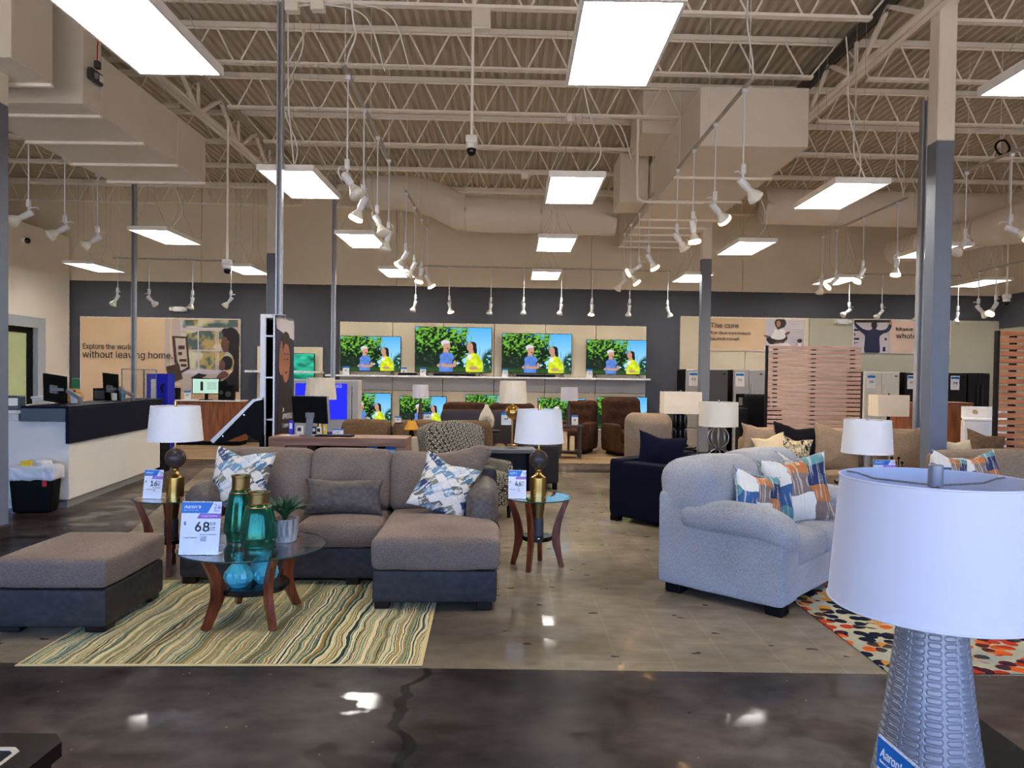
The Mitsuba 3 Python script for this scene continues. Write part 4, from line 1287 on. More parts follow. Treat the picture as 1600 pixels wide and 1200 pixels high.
def tex_stripe_rug(p, n, uv):
    x = p.x + 0.030 * (mikit.fbm(p.x * 8.0, p.y * 4.2, 1.0, 3) - 0.5) * 2 + 0.006 * dr.sin(p.y * 13 + p.x * 17)
    r = mikit.cell_rand(dr.floor(x / 0.0056), 5, 2)
    band = mikit.noise(x * 16, 3.0)
    r = dr.clip(0.85 * r + 0.35 * band - 0.1, 0, 0.999)
    c = pick(r, [(40, 54, 58), (122, 146, 114), (214, 194, 138), (156, 122, 62), (230, 212, 164), (92, 118, 98), (234, 216, 168), (176, 162, 108), (44, 60, 60), (226, 206, 154)])
    edge = dr.maximum(dr.maximum(mikit.smoothstep(0.012, 0.006, uv.x), mikit.smoothstep(0.988, 0.994, uv.x)), dr.maximum(mikit.smoothstep(0.016, 0.008, uv.y), mikit.smoothstep(0.984, 0.992, uv.y)))
    return mikit.mix(c * (0.85 + 0.3 * mikit.noise(p.x * 300, p.y * 300)), lin((214, 190, 136)), edge)


def tex_flower_rug(p, n, uv):
    x, y = p.x / 0.30, p.y / 0.30
    d1, d2, w = mikit.voronoi(x, y)
    e1, e2, v = mikit.voronoi(x * 3.4 + 0.3 * mikit.noise(x * 3, y * 3), y * 3.4)
    c = mikit.mix(lin((140, 150, 142)), lin((196, 182, 140)), mikit.fbm(x * 1.4, y * 1.4, 2.0, 3))
    petal = mikit.smoothstep(0.50, 0.44, e1) * mikit.smoothstep(0.66, 0.56, d1)
    z = mikit.noise(x * 0.8 + 3, y * 0.8)
    hue = pick(dr.clip(w * 0.6 + z * 0.5, 0, 0.999), [(30, 34, 60), (24, 28, 44), (196, 132, 52), (176, 54, 34), (206, 92, 36), (200, 150, 80)])
    c = mikit.mix(c, hue, petal)
    c = mikit.mix(c, lin((26, 30, 46)), mikit.smoothstep(0.46, 0.40, e1) * dr.select(v > 0.68, 1.0, 0.0) * 0.9)
    return c * (0.85 + 0.3 * mikit.noise(p.x * 260, p.y * 260))


M('diamond_print', tex_diamond, 0.9, spec=0.2)
M('block_print', tex_blocks, 0.9, spec=0.2)
M('ikat', tex_ikat, 0.9, spec=0.2)
M('script_print', tex_script, 0.9, spec=0.2)
M('stripe_rug', tex_stripe_rug, 0.95, spec=0.1)
M('flower_rug', tex_flower_rug, 0.95, spec=0.1)


def sb(t, name, x0, x1, y0, y1, z0, z1, r, mat, n=12, crown=(0, 0, 0), rx=0, ry=0, wob=0.003, freq=7.0, seed=0, warp=None, label=None):
    """A soft part between the given bounds; rx leans it about its lower front edge."""
    m = soft(x1 - x0, y1 - y0, z1 - z0, min(r, (x1 - x0) / 2.02, (y1 - y0) / 2.02, (z1 - z0) / 2.02), n, crown, wob, freq, seed, warp)
    if rx or ry:
        m = moved(m, rx=rx, ry=ry)
    m.apply_translation([(x0 + x1) / 2, (y0 + y1) / 2, z0])
    return part(t, name, m, mat, True, label)


# ------------------------------------------------------------------ rugs
def rug_mesh(x0, x1, y0, y1, t=0.009, n=2):
    m = box(x0, x1, y0, y1, 0.001, t, 0.003)
    v = np.array(m.vertices)
    m.metadata['uv'] = np.column_stack([(v[:, 0] - x0) / (x1 - x0), (v[:, 1] - y0) / (y1 - y0)])
    return m


a, b = G(22, 1042), G(660, 1042)
place(a[0], a[1], 0, rz=math.degrees(math.atan2(b[1] - a[1], b[0] - a[0])))
RUGW = b[0] - a[0]
solo('area_rug', rug_mesh(0, RUGW, 0, 1.62), 'stripe_rug', 'area rug with wavy cream, gold and green stripes under the coffee table', 'rug')
a = G(1388, 1053)
place(a[0], a[1], 0, rz=1.0)
solo('area_rug', rug_mesh(0, 2.6, 0, 2.6), 'flower_rug', 'colourful floral area rug in front of the light gray loveseat', 'rug')

# ------------------------------------------------------------------ the taupe sofa with its chaise
p = G(582, 952)
place(p[0] - 0.335, 4.745, 0, rz=1.7)
t = thing('chaise_sofa', 'taupe fabric sofa with a chaise at its right end', 'sofa')
SOFA = here()
sb(t, 'base', -1.17, 1.17, 0.58, 1.52, 0.05, 0.29, 0.03, 'taupe_leather', 14, label='dark leather-look base')
sb(t, 'chaise_base', 0.335, 1.165, 0.02, 0.62, 0.05, 0.27, 0.025, 'taupe_leather', 12, label='dark leather-look chaise base')


def chaise_warp(q):
    q = q.copy()
    k = np.clip((q[:, 1] - 0.02) / 0.10, 0, 1)
    k = k * k * (3 - 2 * k)
    lo = q[:, 0].min()
    q[:, 0] = lo + (q[:, 0] - lo) * (1 - 0.255 * k)
    return q


sb(t, 'chaise_cushion', 0.33, 1.185, -0.02, 1.2, 0.275, 0.49, 0.05, 'taupe', (18, 34, 10), (0, 0.01, 0.035), warp=chaise_warp, seed=3, wob=0.006)
sb(t, 'seat_cushion', -0.96, -0.315, 0.54, 1.2, 0.295, 0.475, 0.06, 'taupe', 16, (0, 0.01, 0.03), seed=4, wob=0.006)
sb(t, 'seat_cushion', -0.31, 0.325, 0.53, 1.2, 0.295, 0.475, 0.06, 'taupe', 16, (0, 0.01, 0.03), seed=5, wob=0.006)
sb(t, 'back_frame', -1.17, 1.17, 1.28, 1.52, 0.29, 0.80, 0.05, 'taupe_leather', 14)
for k, (x0, x1, hgt) in enumerate(((-1.0, -0.32, 0.49), (-0.335, 0.315, 0.49), (0.30, 1.0, 0.48))):
    wp = None
    if k == 2:                        # the right cushion's upper corner flops out over the arm
        def wp(q):
            q = q.copy()
            q[:, 0] += 0.24 * np.clip(q[:, 0] / 0.35, 0, 1) ** 2 * np.clip(q[:, 2] / 0.48 - 0.25, 0, 1) ** 1.5
            q[:, 2] += 0.05 * np.clip(q[:, 0] / 0.35, 0, 1) ** 3 - 0.025 * np.exp(-((q[:, 0] - 0.05) / 0.15) ** 2) * (q[:, 2] / 0.48) ** 3
            return q
    if k == 0:
        def wp(q):
            q = q.copy()
            q[:, 0] -= 0.16 * np.clip(-q[:, 0] / 0.34, 0, 1) ** 2 * np.clip(q[:, 2] / 0.48 - 0.25, 0, 1) ** 1.5
            return q
    sb(t, 'back_cushion', x0, x1, 0.98, 1.26, 0.47, 0.47 + hgt, 0.075, 'taupe', 22, (0, 0.05, 0.01), rx=-12, wob=0.013, freq=7, seed=10 + k, warp=wp)


def arm_warp(q):
    q = q.copy()
    q[:, 2] -= 0.06 * np.clip((-0.25 - q[:, 1]) / 0.2, 0, 1) ** 2 * (q[:, 2] / 0.46)
    return q


for s in (-1, 1):
    sb(t, 'arm', *((0.935, 1.17) if s > 0 else (-1.17, -0.935)), 0.6, 1.5, 0.285, 0.735, 0.105, 'lumbar', 14, (0.012, 0.01, 0.01), warp=arm_warp, seed=20 + s, label='rounded dark leather-look arm')
for x, y in ((0.40, 0.07), (1.08, 0.07), (-1.1, 0.63), (-1.1, 1.45), (1.08, 1.45), (0.1, 0.63)):
    part(t, 'foot', box(x - 0.05, x + 0.05, y - 0.04, y + 0.04, 0.0, 0.06, 0.006), 'espresso')


def put_pillow(m, mat, label, x, y, z, rz=0, rx=0, ry=0, group=None, base=None, cat_='pillow', piping=None):
    """Stands a pillow mesh in the frame base; ry turns it in its own plane."""
    b = np.eye(4) if base is None else base
    T = trimesh.transformations.translation_matrix([x, y, z]) @ trimesh.transformations.euler_matrix(*np.radians([0, ry, 0]), 'sxyz')
    R = trimesh.transformations.euler_matrix(*np.radians([rx, 0, rz]), 'sxyz')
    place_m(b @ trimesh.transformations.translation_matrix([x, y, z]) @ R @ trimesh.transformations.euler_matrix(0, math.radians(ry), 0, 'sxyz'))
    if piping:
        t = thing('pillow', label, cat_, group)
        part(t, 'cover', m, mat, True)
        w, h = piping
        q = [(w / 2 * u * (1 - 0.13 * (1 - v * v) * abs(u)), 0, h / 2 * v * (1 - 0.13 * (1 - u * u) * abs(v))) for u, v in [(-1 + 2 * i / 12, -1) for i in range(12)] + [(1, -1 + 2 * i / 12) for i in range(12)] + [(1 - 2 * i / 12, 1) for i in range(12)] + [(-1, 1 - 2 * i / 12) for i in range(12)]]
        part(t, 'piping', tube(np.array(q), 0.006, 6, True), mat, True)
    else:
        t = solo('pillow', m, mat, label, cat_, group, True)
    place()
    return t


put_pillow(pillow(0.50, 0.50, 0.2, seed=1), 'diamond_print', 'blue and cream diamond-print pillow at the left end of the taupe sofa', -0.82, 0.86, 0.74, rz=-8, rx=-18, ry=4, base=SOFA)
put_pillow(pillow(0.46, 0.46, 0.2, seed=2), 'diamond_print', 'blue and cream diamond-print pillow propped against the right sofa arm', 0.76, 0.80, 0.71, rz=14, rx=-22, ry=24, base=SOFA)
put_pillow(pillow(0.60, 0.28, 0.21, seed=3, pinch=0.08, chop=0.03), 'lumbar', 'dark gray-brown lumbar pillow in the middle of the taupe sofa', -0.02, 0.84, 0.62, rz=1, rx=-14, base=SOFA, piping=(0.60, 0.27))

# ------------------------------------------------------------------ ottoman
p = G(165, 994)
q = G(262, 946)
OX, OY = p[0], p[1]
place(OX, OY, 0, rz=1.5)
t = thing('ottoman', 'large rectangular taupe ottoman with a dark base at the left, partly on the striped rug', 'ottoman')
sb(t, 'base', -0.655, 0, 0.0, 0.76, 0.045, 0.275, 0.025, 'taupe_leather', 12, label='dark leather-look base')
sb(t, 'cushion', -0.665, 0.008, -0.012, 0.77, 0.28, 0.455, 0.035, 'taupe', 18, (0, 0.008, 0.02), seed=33, wob=0.004)
for x in (-0.58, -0.08):
    for y in (0.09, 0.67):
        part(t, 'foot', box(x - 0.06, x + 0.06, y - 0.06, y + 0.06, 0.009, 0.05, 0.006), 'espresso')


# ------------------------------------------------------------------ glass tables with curved wooden legs
def bent_leg(r_top, r_mid, r_foot, z_top, z_mid, w=0.055, t=0.036):
    """A boomerang leg in the xz plane, thickest at its elbow."""
    c = curve([(r_top, z_top), (r_mid + 0.62 * (r_top - r_mid) * 0.35, z_mid + (z_top - z_mid) * 0.42), (r_mid, z_mid), (r_mid + (r_foot - r_mid) * 0.42, z_mid * 0.5), (r_foot, 0.0)], 8)
    d = np.gradient(c, axis=0)
    d /= np.linalg.norm(d, axis=1, keepdims=True)
    n = np.stack([-d[:, 1], d[:, 0]], 1)
    s = np.linspace(0, 1, len(c))
    wd = w * (0.50 + 0.36 * np.exp(-((s - 0.48) / 0.28) ** 2))[:, None]
    poly = np.vstack([c + n * wd, (c - n * wd)[::-1]])
    g = Polygon(poly).buffer(0).intersection(Polygon([(-1, 0), (2, 0), (2, z_top), (-1, z_top)]))
    return prism(g, t)


def glass_table(label, x, y, r, z, r_leg, r_mid, r_foot, z_mid, r_shelf, angles, zf=0.0, lw=0.046):
    t = thing('glass_table', label, 'table')
    place(x, y, zf)
    z = z - zf
    n = 64
    a = np.arange(n) * 2 * np.pi / n
    disc = trimesh.Trimesh(np.vstack([np.stack([(r - 0.004) * np.cos(a), (r - 0.004) * np.sin(a), 0 * a + z], 1), [[0, 0, z]]]), np.stack([np.arange(n), (np.arange(n) + 1) % n, 0 * np.arange(n) + n], 1), process=False)
    part(t, 'glass_top', disc, 'glass', label='clear round glass top')
    part(t, 'glass_edge', lathe([(r - 0.004, z - 0.009), (r, z - 0.007), (r, z - 0.002), (r - 0.004, z)], n), 'glass_edge', 40, label='dark green polished glass edge')
    leg = bent_leg(r_leg, r_mid, r_foot, z - 0.012, z_mid, lw)
    for k in angles:
        m = moved(leg, rz=k)
        part(t, 'leg', m, 'leg_wood')
        part(t, 'pad', cyl(0.014, z - 0.013, z - 0.001, 12).apply_translation([(r_leg) * math.cos(math.radians(k)), r_leg * math.sin(math.radians(k)), 0]), 'black', 40)
    part(t, 'shelf', cyl(r_shelf, z_mid - 0.018, z_mid + 0.018, 40, c=0.006), 'black_gloss', 40, label='round black lower shelf')
    place()
    return t


RZ = 0.009
CTX, CTY, CTZ = -1.64, 4.60, 0.472
glass_table('round glass coffee table with curved wooden legs on the striped rug', CTX, CTY, 0.455, CTZ, 0.345, 0.25, 0.335, 0.205, 0.225, (-124, -50, 52, 126), RZ)
ETR = (0.225, 5.98)
glass_table('round glass end table right of the taupe sofa', *ETR, 0.283, 0.58, 0.245, 0.155, 0.205, 0.24, 0.125, (-111, -5, 80, 165), 0, 0.04)
ETL = (*A(268, 772, 5.72)[:1], 5.72)
glass_table('round glass end table behind the left end of the taupe sofa', *ETL, 0.283, 0.58, 0.245, 0.155, 0.205, 0.24, 0.125, (-70, 20, 110, 205), 0, 0.04)


# ------------------------------------------------------------------ lamps
def shade_mesh(r0, r1, z0, z1, n=48, t=0.003):
    return lathe([(r0 - t, z0), (r0, z0), (r1, z1), (r1 - t, z1), (r0 - t, z0)], n)


def lamp_fittings(t, zs, r, ztop, mat='nickel', spider=True, fin=(0.012, 0.05)):
    part(t, 'finial', lathe([(0, ztop - 0.012), (fin[0], ztop - 0.012), (fin[0], ztop - 0.012 + fin[1]), (fin[0] * 0.8, ztop - 0.008 + fin[1]), (0, ztop - 0.008 + fin[1])], 16), mat, 40)
    if spider:
        part(t, 'spider', cat([tube([(0, 0, ztop - 0.02), (math.cos(a) * (r - 0.01), math.sin(a) * (r - 0.01), ztop - 0.008)], 0.0022, 5) for a in (0.4, 0.4 + 2.094, 0.4 + 4.189)]), mat)
    part(t, 'harp', tube(curve([(0, 0.0, ztop - 0.02), (0, 0.05, ztop - 0.09), (0, 0.03, zs), (0, 0, zs - 0.03)], 6), 0.003, 5), mat)


def ball_lamp(label, x, y, z):
    t = thing('table_lamp', label, 'lamp')
    place(x, y, z)
    part(t, 'base', lathe([(0, 0), (0.066, 0), (0.066, 0.145), (0.061, 0.156), (0.044, 0.168), (0.029, 0.182), (0.022, 0.203), (0.027, 0.210), (0.027, 0.222), (0.018, 0.228), (0, 0.232)], 32), 'brass', 30, label='brass cylinder base')
    part(t, 'ball', ball(0.080, 0.305, 32), 'brown_ball', True, label='dark brown ball')
    part(t, 'neck', lathe([(0, 0.378), (0.022, 0.378), (0.018, 0.39), (0.009, 0.395), (0.009, 0.455), (0, 0.455)], 18), 'brass', 40)
    part(t, 'shade', shade_mesh(0.208, 0.182, 0.445, 0.722), 'shade_white', 40, label='white tapered drum shade')
    lamp_fittings(t, 0.455, 0.182, 0.718, 'brass')
    place()


def candle_stand(label, x, y, z):
    t = thing('candle_holder', label, 'candle holder')
    place(x, y, z)
    part(t, 'column', cyl(0.052, 0.0, 0.15, 24), 'dark_gray', 40, label='dark ribbed lower column')
    part(t, 'cup', lathe([(0, 0.145), (0.046, 0.145), (0.05, 0.18), (0.066, 0.31), (0.06, 0.31), (0.044, 0.18), (0, 0.17)], 28), 'old_brass', 40, label='brass upper cup')
    place()


ball_lamp('white-shaded lamp with brass base on the end table right of the sofa', ETR[0] + 0.005, ETR[1] + 0.03, 0.58)
ball_lamp('white-shaded lamp with brass base on the end table at the left', ETL[0] + 0.015, ETL[1] + 0.03, 0.58)
candle_stand('brass and dark candle holder on the lower shelf of the right end table', ETR[0], ETR[1], 0.253)
candle_stand('brass and dark candle holder on the lower shelf of the left end table', ETL[0], ETL[1], 0.253)


# ------------------------------------------------------------------ price signs
def price_sign(label, x, y, z, w, h, price, cents, rz=0, lean=10, roll=0, big=True):
    t = thing('price_sign', label, 'price sign')
    T = trimesh.transformations
    place_m(T.translation_matrix([x, y, z]) @ T.euler_matrix(*np.radians([0, 0, rz]), 'sxyz') @ T.euler_matrix(*np.radians([-lean, 0, 0]), 'sxyz') @ T.euler_matrix(0, math.radians(roll), 0, 'sxyz'))
    part(t, 'sheet', prism([(-w / 2, 0.001), (w / 2, 0.001), (w / 2, h), (-w / 2, h)], 0.003), 'card_white')
    f = lambda pts: prism([(-w / 2 + u * w, v * h) for u, v in pts], 0.001).apply_translation([0, -0.0022, 0])
    part(t, 'header', f([(0, 0.78), (0.66, 0.78), (0.80, 0.985), (0, 0.985)]), 'card_blue', label='blue header band')
    part(t, 'header__lettering', text_at("Aaron's", h * 0.062, -w / 2 + 0.06 * w, -0.003, 0.87 * h, width=w * 0.42, slant=0.2, bold=True, depth=0.001), 'card_white')
    part(t, 'header__lettering', text_at('Rent it. Love it. Own it.', h * 0.02, -w / 2 + 0.06 * w, -0.003, 0.825 * h, width=w * 0.38, depth=0.001), 'card_white')
    part(t, 'term', text_at('24', h * 0.10, w * 0.40, -0.003, 0.855 * h, width=w * 0.17, align=1, depth=0.001), 'card_purple', label='purple number 24')
    part(t, 'term__lettering', text_at('MONTHS', h * 0.02, w * 0.40, -0.003, 0.815 * h, width=w * 0.15, align=1, depth=0.001), 'card_purple')
    part(t, 'band', f([(0.40, 0.68), (1, 0.68), (1, 0.775), (0.47, 0.775)]), 'card_purple', label='purple band')
    part(t, 'band__lettering', text_at('LOWEST PAYMENT', h * 0.03, w * 0.22, -0.003, 0.713 * h, width=w * 0.42, align=1, depth=0.001), 'card_white')
    part(t, 'dollar', text_at('$', h * 0.055, -w * 0.42, -0.002, 0.56 * h, depth=0.001, bold=True), 'ink')
    part(t, 'price', text_at(price, h * 0.17, w * 0.05, -0.002, 0.44 * h, width=w * 0.36, align=1, depth=0.001, bold=True), 'ink', label='large black price')
    part(t, 'cents', text_at(cents, h * 0.06, w * 0.31, -0.002, 0.55 * h, width=w * 0.14, align=1, depth=0.001), 'ink')
    for k, (s, u, v, ww) in enumerate((('per month', 0.31, 0.50, 0.14), ('plus tax', 0.31, 0.46, 0.14), ('Own it in 24 Months', 0.2, 0.37, 0.44), ('Total of Payments', -0.24, 0.31, 0.34), ('$ 1,655', 0.1, 0.325, 0.15), ('cash price', 0.1, 0.29, 0.16), ('$ 849', 0.1, 0.255, 0.14))):
        part(t, 'small_print', text_at(s, h * 0.022, w * u, -0.002, v * h, width=w * ww, align=1, depth=0.001), 'ink')
    place_m(T.translation_matrix([x, y, z]) @ T.euler_matrix(*np.radians([0, 0, rz]), 'sxyz'))
    if abs(roll) < 5:
        part(t, 'stand', cat([box(-w / 2, w / 2, 0.002, 0.07, 0.0, 0.003), box(-w / 2, w / 2, 0.0, 0.004, 0, 0.012)]), 'card_white')
    place()


price_sign('price sign of 68.99 at the front of the glass coffee table', CTX - 0.22, CTY - 0.30, CTZ + 0.003, 0.235, 0.315, '68', '99', rz=2, roll=0)
q = A(234, 772, ETL[1] - 0.15)
price_sign('small price sign of 16 on the left end table', q[0], ETL[1] - 0.12, 0.583, 0.15, 0.225, '16', '99', rz=-4)
q = A(808, 775, ETR[1] - 0.15)
price_sign('small price sign of 46 on the end table right of the sofa', q[0], ETR[1] - 0.15, 0.583, 0.145, 0.23, '46', '00', rz=0)

# ------------------------------------------------------------------ things on the coffee table
def vase(label, x, y, r, h):
    t = thing('vase', label, 'vase', 'green vases on the coffee table')
    place(x, y, CTZ + 0.002)
    part(t, 'body', lathe([(0, 0), (r * 0.82, 0.0), (r * 0.86, 0.012), (r * 0.82, 0.03), (r * 0.98, 0.055), (r, h * 0.2), (r * 0.92, h * 0.4), (r * 0.80, h * 0.6), (r * 0.70, h * 0.71), (r * 0.60, h * 0.76), (r * 0.53, h * 0.785), (0, h * 0.785)], 40), 'teal_glaze', 60, label='speckled green glazed body')
    part(t, 'neck', lathe([(r * 0.56, h * 0.775), (r * 0.575, h * 0.79), (r * 0.53, h * 0.80), (r * 0.53, h * 0.965), (r * 0.58, h * 0.975), (r * 0.58, h), (r * 0.54, h), (r * 0.5, h * 0.97), (r * 0.5, h * 0.79)], 40), 'old_brass', 35, label='bronze collar and rim')
    part(t, 'shoulder_ring', tube([(r * 0.66 * math.cos(a), r * 0.66 * math.sin(a), h * 0.735) for a in np.arange(40) * np.pi / 20], 0.005, 6, True), 'brass', True)
    place()


p = A(404, 856, CTY - 0.06)
vase('short green and bronze vase in front on the glass coffee table', p[0], CTY - 0.06, 0.116, 0.345)
p = A(376, 852, CTY + 0.12)
vase('tall green and bronze vase behind the short one on the coffee table', p[0], CTY + 0.12, 0.105, 0.425)

p = A(445, 850, CTY + 0.1)
t = thing('potted_plant', 'spiky green succulent in a round gray stone pot on the coffee table', 'potted plant')
place(p[0], CTY + 0.1, CTZ + 0.002)
part(t, 'pot', lathe([(0, 0), (0.066, 0), (0.072, 0.006), (0.082, 0.06), (0.084, 0.135), (0.082, 0.15), (0.074, 0.15), (0.074, 0.135), (0, 0.135)], 36), 'pot_stone', 35)
rng = random.Random(4)
gr = [ball(0.006, 0, 8).apply_translation([0.068 * math.sqrt(rng.random()) * math.cos(a), 0.068 * math.sqrt(rng.random()) * math.sin(a), 0.137]) for a in [rng.random() * 6.28 for _ in range(150)]]
part(t, 'gravel', cat(gr), 'gravel', True, kind='stuff', label='tan gravel in the pot')


def leaf_blade(L, w, bend):
    s = np.linspace(0, 1, 7)
    cx, cz = L * s * (0.35 + 0.4 * s * bend), L * s * (1 - 0.35 * s * bend)
    ww = w * np.sin(np.pi * np.clip(s * 0.82 + 0.16, 0, 1)) ** 0.8 * (1 - s ** 4)
    v = np.vstack([np.column_stack([cx, -ww, cz]), np.column_stack([cx + 0.25 * ww, 0 * ww, cz - 0.3 * ww]), np.column_stack([cx, ww, cz]), np.column_stack([cx - 0.1 * ww - 0.002, 0 * ww, cz + 0.1 * ww + 0.002])])
    n = len(s)
    f = []
    for a, b in ((0, 1), (1, 2), (2, 3), (3, 0)):
        for i in range(n - 1):
            f += [[a * n + i, b * n + i, b * n + i + 1], [a * n + i, b * n + i + 1, a * n + i + 1]]
    return trimesh.Trimesh(v, f, process=False)


for i in range(26):
    ring = i // 9
    L = (0.21, 0.21, 0.17)[ring] * rng.uniform(0.9, 1.12)
    m = moved(leaf_blade(L, 0.021, (1.5, 0.9, 0.3)[ring]), rz=i * 137.5)
    m.apply_translation([0, 0, 0.135])
    part(t, 'leaf', m, 'leaf', 30)
place()


def fluted_jar(label, x, y, z, r, h, diamond=False, group='turquoise jars on the lower shelf'):
    prof = np.array([(0, 0), (0.55, 0.0), (0.62, 0.05), (0.9, 0.16), (1.0, 0.30), (0.92, 0.45), (0.62, 0.62), (0.34, 0.74), (0.25, 0.80), (0.36, 0.84), (0.36, 0.87), (0.24, 0.90), (0.34, 1.0), (0.28, 1.0), (0.2, 0.9), (0, 0.9)])
    if diamond:
        prof[8:] = [(0.42, 0.74), (0.5, 0.80), (0.5, 0.84), (0.44, 0.86), (0.52, 1.0), (0.46, 1.0), (0.38, 0.86), (0, 0.85)]
    m = lathe(prof * [r, h], 112)
    v = np.array(m.vertices)
    a = np.arctan2(v[:, 1], v[:, 0])
    k = np.clip(1 - np.abs(v[:, 2] / h - 0.32) / 0.4, 0, 1)
    tw = v[:, 2] / h * 2.2 if diamond else 0
    v[:, :2] *= (1 + 0.17 * k * (np.abs(((a + tw) * 9 / np.pi) % 2 - 1) - 0.6 + (np.abs(((a - tw) * 9 / np.pi) % 2 - 1) - 0.5) * (1 if diamond else 0)) * 0.9)[:, None]
    m.vertices = v
    place(x, y, z)
    solo('jar', m, 'turquoise', label, 'jar', group, 20)
    place()


zs = RZ + 0.205 + 0.019
p = A(373, 912, CTY - 0.1)
fluted_jar('turquoise fluted jar in front on the coffee table shelf', p[0], CTY - 0.1, zs, 0.088, 0.205)
p = A(413, 908, CTY - 0.02)
fluted_jar('turquoise faceted jar at the right on the coffee table shelf', p[0] - 0.005, CTY + 0.0, zs, 0.085, 0.2, True)
fluted_jar('turquoise jar farthest back on the coffee table shelf', CTX + 0.01, CTY + 0.135, zs, 0.075, 0.19, True)
# ------------------------------------------------------------------ light gray loveseat
B = G(1222, 968)
place(B[0], B[1], 0, rz=47)
LOVE = here()
t = thing('loveseat', 'light gray heathered loveseat with puffy arms, at the right', 'sofa')
LL, LD = 1.70, 0.93
sb(t, 'base', 0.0, LL, 0.02, LD, 0.06, 0.30, 0.035, 'heather', 12, label='upholstered base')


def love_pad(q):
    q = q.copy()
    f = np.clip((-q[:, 1] - 0.12) / 0.30, 0, 1)
    q[:, 2] -= 0.10 * f ** 2
    q[:, 0] *= 1 - 0.10 * f
    return q


for x0, x1 in ((0.0, 0.27), (LL - 0.27, LL)):
    sb(t, 'arm_panel', x0, x1, 0.0, LD - 0.06, 0.06, 0.56, 0.032, 'heather', 12, (0.0, 0.012, 0))
    sb(t, 'arm_pad', x0 - 0.025, x1 + 0.03, -0.035, LD - 0.14, 0.47, 0.685, 0.10, 'heather', 18, (0.005, 0.0, 0.02), warp=love_pad, seed=41, wob=0.006)
sb(t, 'seat_cushion', 0.28, LL / 2 - 0.003, 0.01, 0.68, 0.27, 0.475, 0.07, 'heather', 14, (0, 0.01, 0.03), seed=42, wob=0.005)
sb(t, 'seat_cushion', LL / 2 + 0.003, LL - 0.28, 0.01, 0.68, 0.27, 0.475, 0.07, 'heather', 14, (0, 0.01, 0.03), seed=43, wob=0.005)
sb(t, 'back_panel', 0.0, LL, LD - 0.2, LD + 0.02, 0.06, 0.74, 0.035, 'heather', 12)
for k, (x0, x1) in enumerate(((0.004, LL / 2 + 0.01), (LL / 2 - 0.01, LL - 0.004))):
    sb(t, 'head_cushion', x0, x1, 0.50, LD + 0.035, 0.50, 0.975, 0.15, 'heather', 20, (0.012, 0.025, 0.02), rx=-3, seed=44 + k, wob=0.009, freq=5)
    sb(t, 'lower_back_cushion', x0 + 0.24 * (k == 0), x1 - 0.24 * (k == 1), 0.42, 0.78, 0.42, 0.70, 0.12, 'heather', 16, (0.0, 0.02, 0.0), seed=46 + k, wob=0.008)
for x in (0.08, LL - 0.1):
    for y in (0.07, LD - 0.1):
        part(t, 'foot', box(x - 0.06, x + 0.06, y - 0.06, y + 0.06, 0, 0.065, 0.008), 'black')
GR = 'colour-block pillows on the gray loveseat'
put_pillow(pillow(0.43, 0.43, 0.17, seed=6), 'block_print', 'blue, orange and cream block-print pillow by the near arm of the loveseat', 0.40, 0.36, 0.69, rz=-22, rx=-18, ry=14, base=LOVE, piping=(0.43, 0.43))
put_pillow(pillow(0.54, 0.54, 0.19, seed=7), 'block_print', 'larger blue, rust and cream block-print pillow in the middle of the loveseat', 0.98, 0.30, 0.715, rz=-46, rx=-12, ry=-8, base=LOVE, piping=(0.54, 0.54))
put_pillow(pillow(0.46, 0.46, 0.17, seed=8), 'block_print', 'block-print pillow half hidden at the far end of the loveseat', 1.36, 0.46, 0.71, rz=-30, rx=-14, ry=14, base=LOVE, piping=(0.46, 0.46))

# ------------------------------------------------------------------ navy sofa behind it
p = G(953, 812)
place(p[0] + 0.645, p[1] - 0.645, 0, rz=46)
t = thing('sofa', 'dark navy sofa with square arms behind the gray loveseat', 'sofa')
NAVY = here()
sb(t, 'arm', 0.0, 0.23, 0.0, 0.92, 0.05, 0.66, 0.04, 'navy', 10)
sb(t, 'arm', 1.35, 1.58, 0.0, 0.92, 0.05, 0.66, 0.04, 'navy', 10)
sb(t, 'base', 0.2, 1.38, 0.03, 0.92, 0.07, 0.30, 0.03, 'navy', 10)
sb(t, 'back', 0.0, 1.58, 0.74, 0.93, 0.07, 0.685, 0.04, 'navy', 10)
for k in range(2):
    sb(t, 'seat_cushion', 0.24 + 0.555 * k, 0.785 + 0.555 * k, 0.0, 0.74, 0.3, 0.46, 0.05, 'navy', 10, (0, 0, 0.02))
for x in (0.06, 1.52):
    for y in (0.07, 0.86):
        part(t, 'foot', box(x - 0.05, x + 0.05, y - 0.05, y + 0.05, 0, 0.06, 0.006), 'black')
put_pillow(pillow(0.56, 0.5, 0.2, seed=9), 'navy', 'large navy pillow leaning at the near end of the navy sofa', 0.42, 0.52, 0.72, rz=-42, rx=-12, ry=9, base=NAVY)

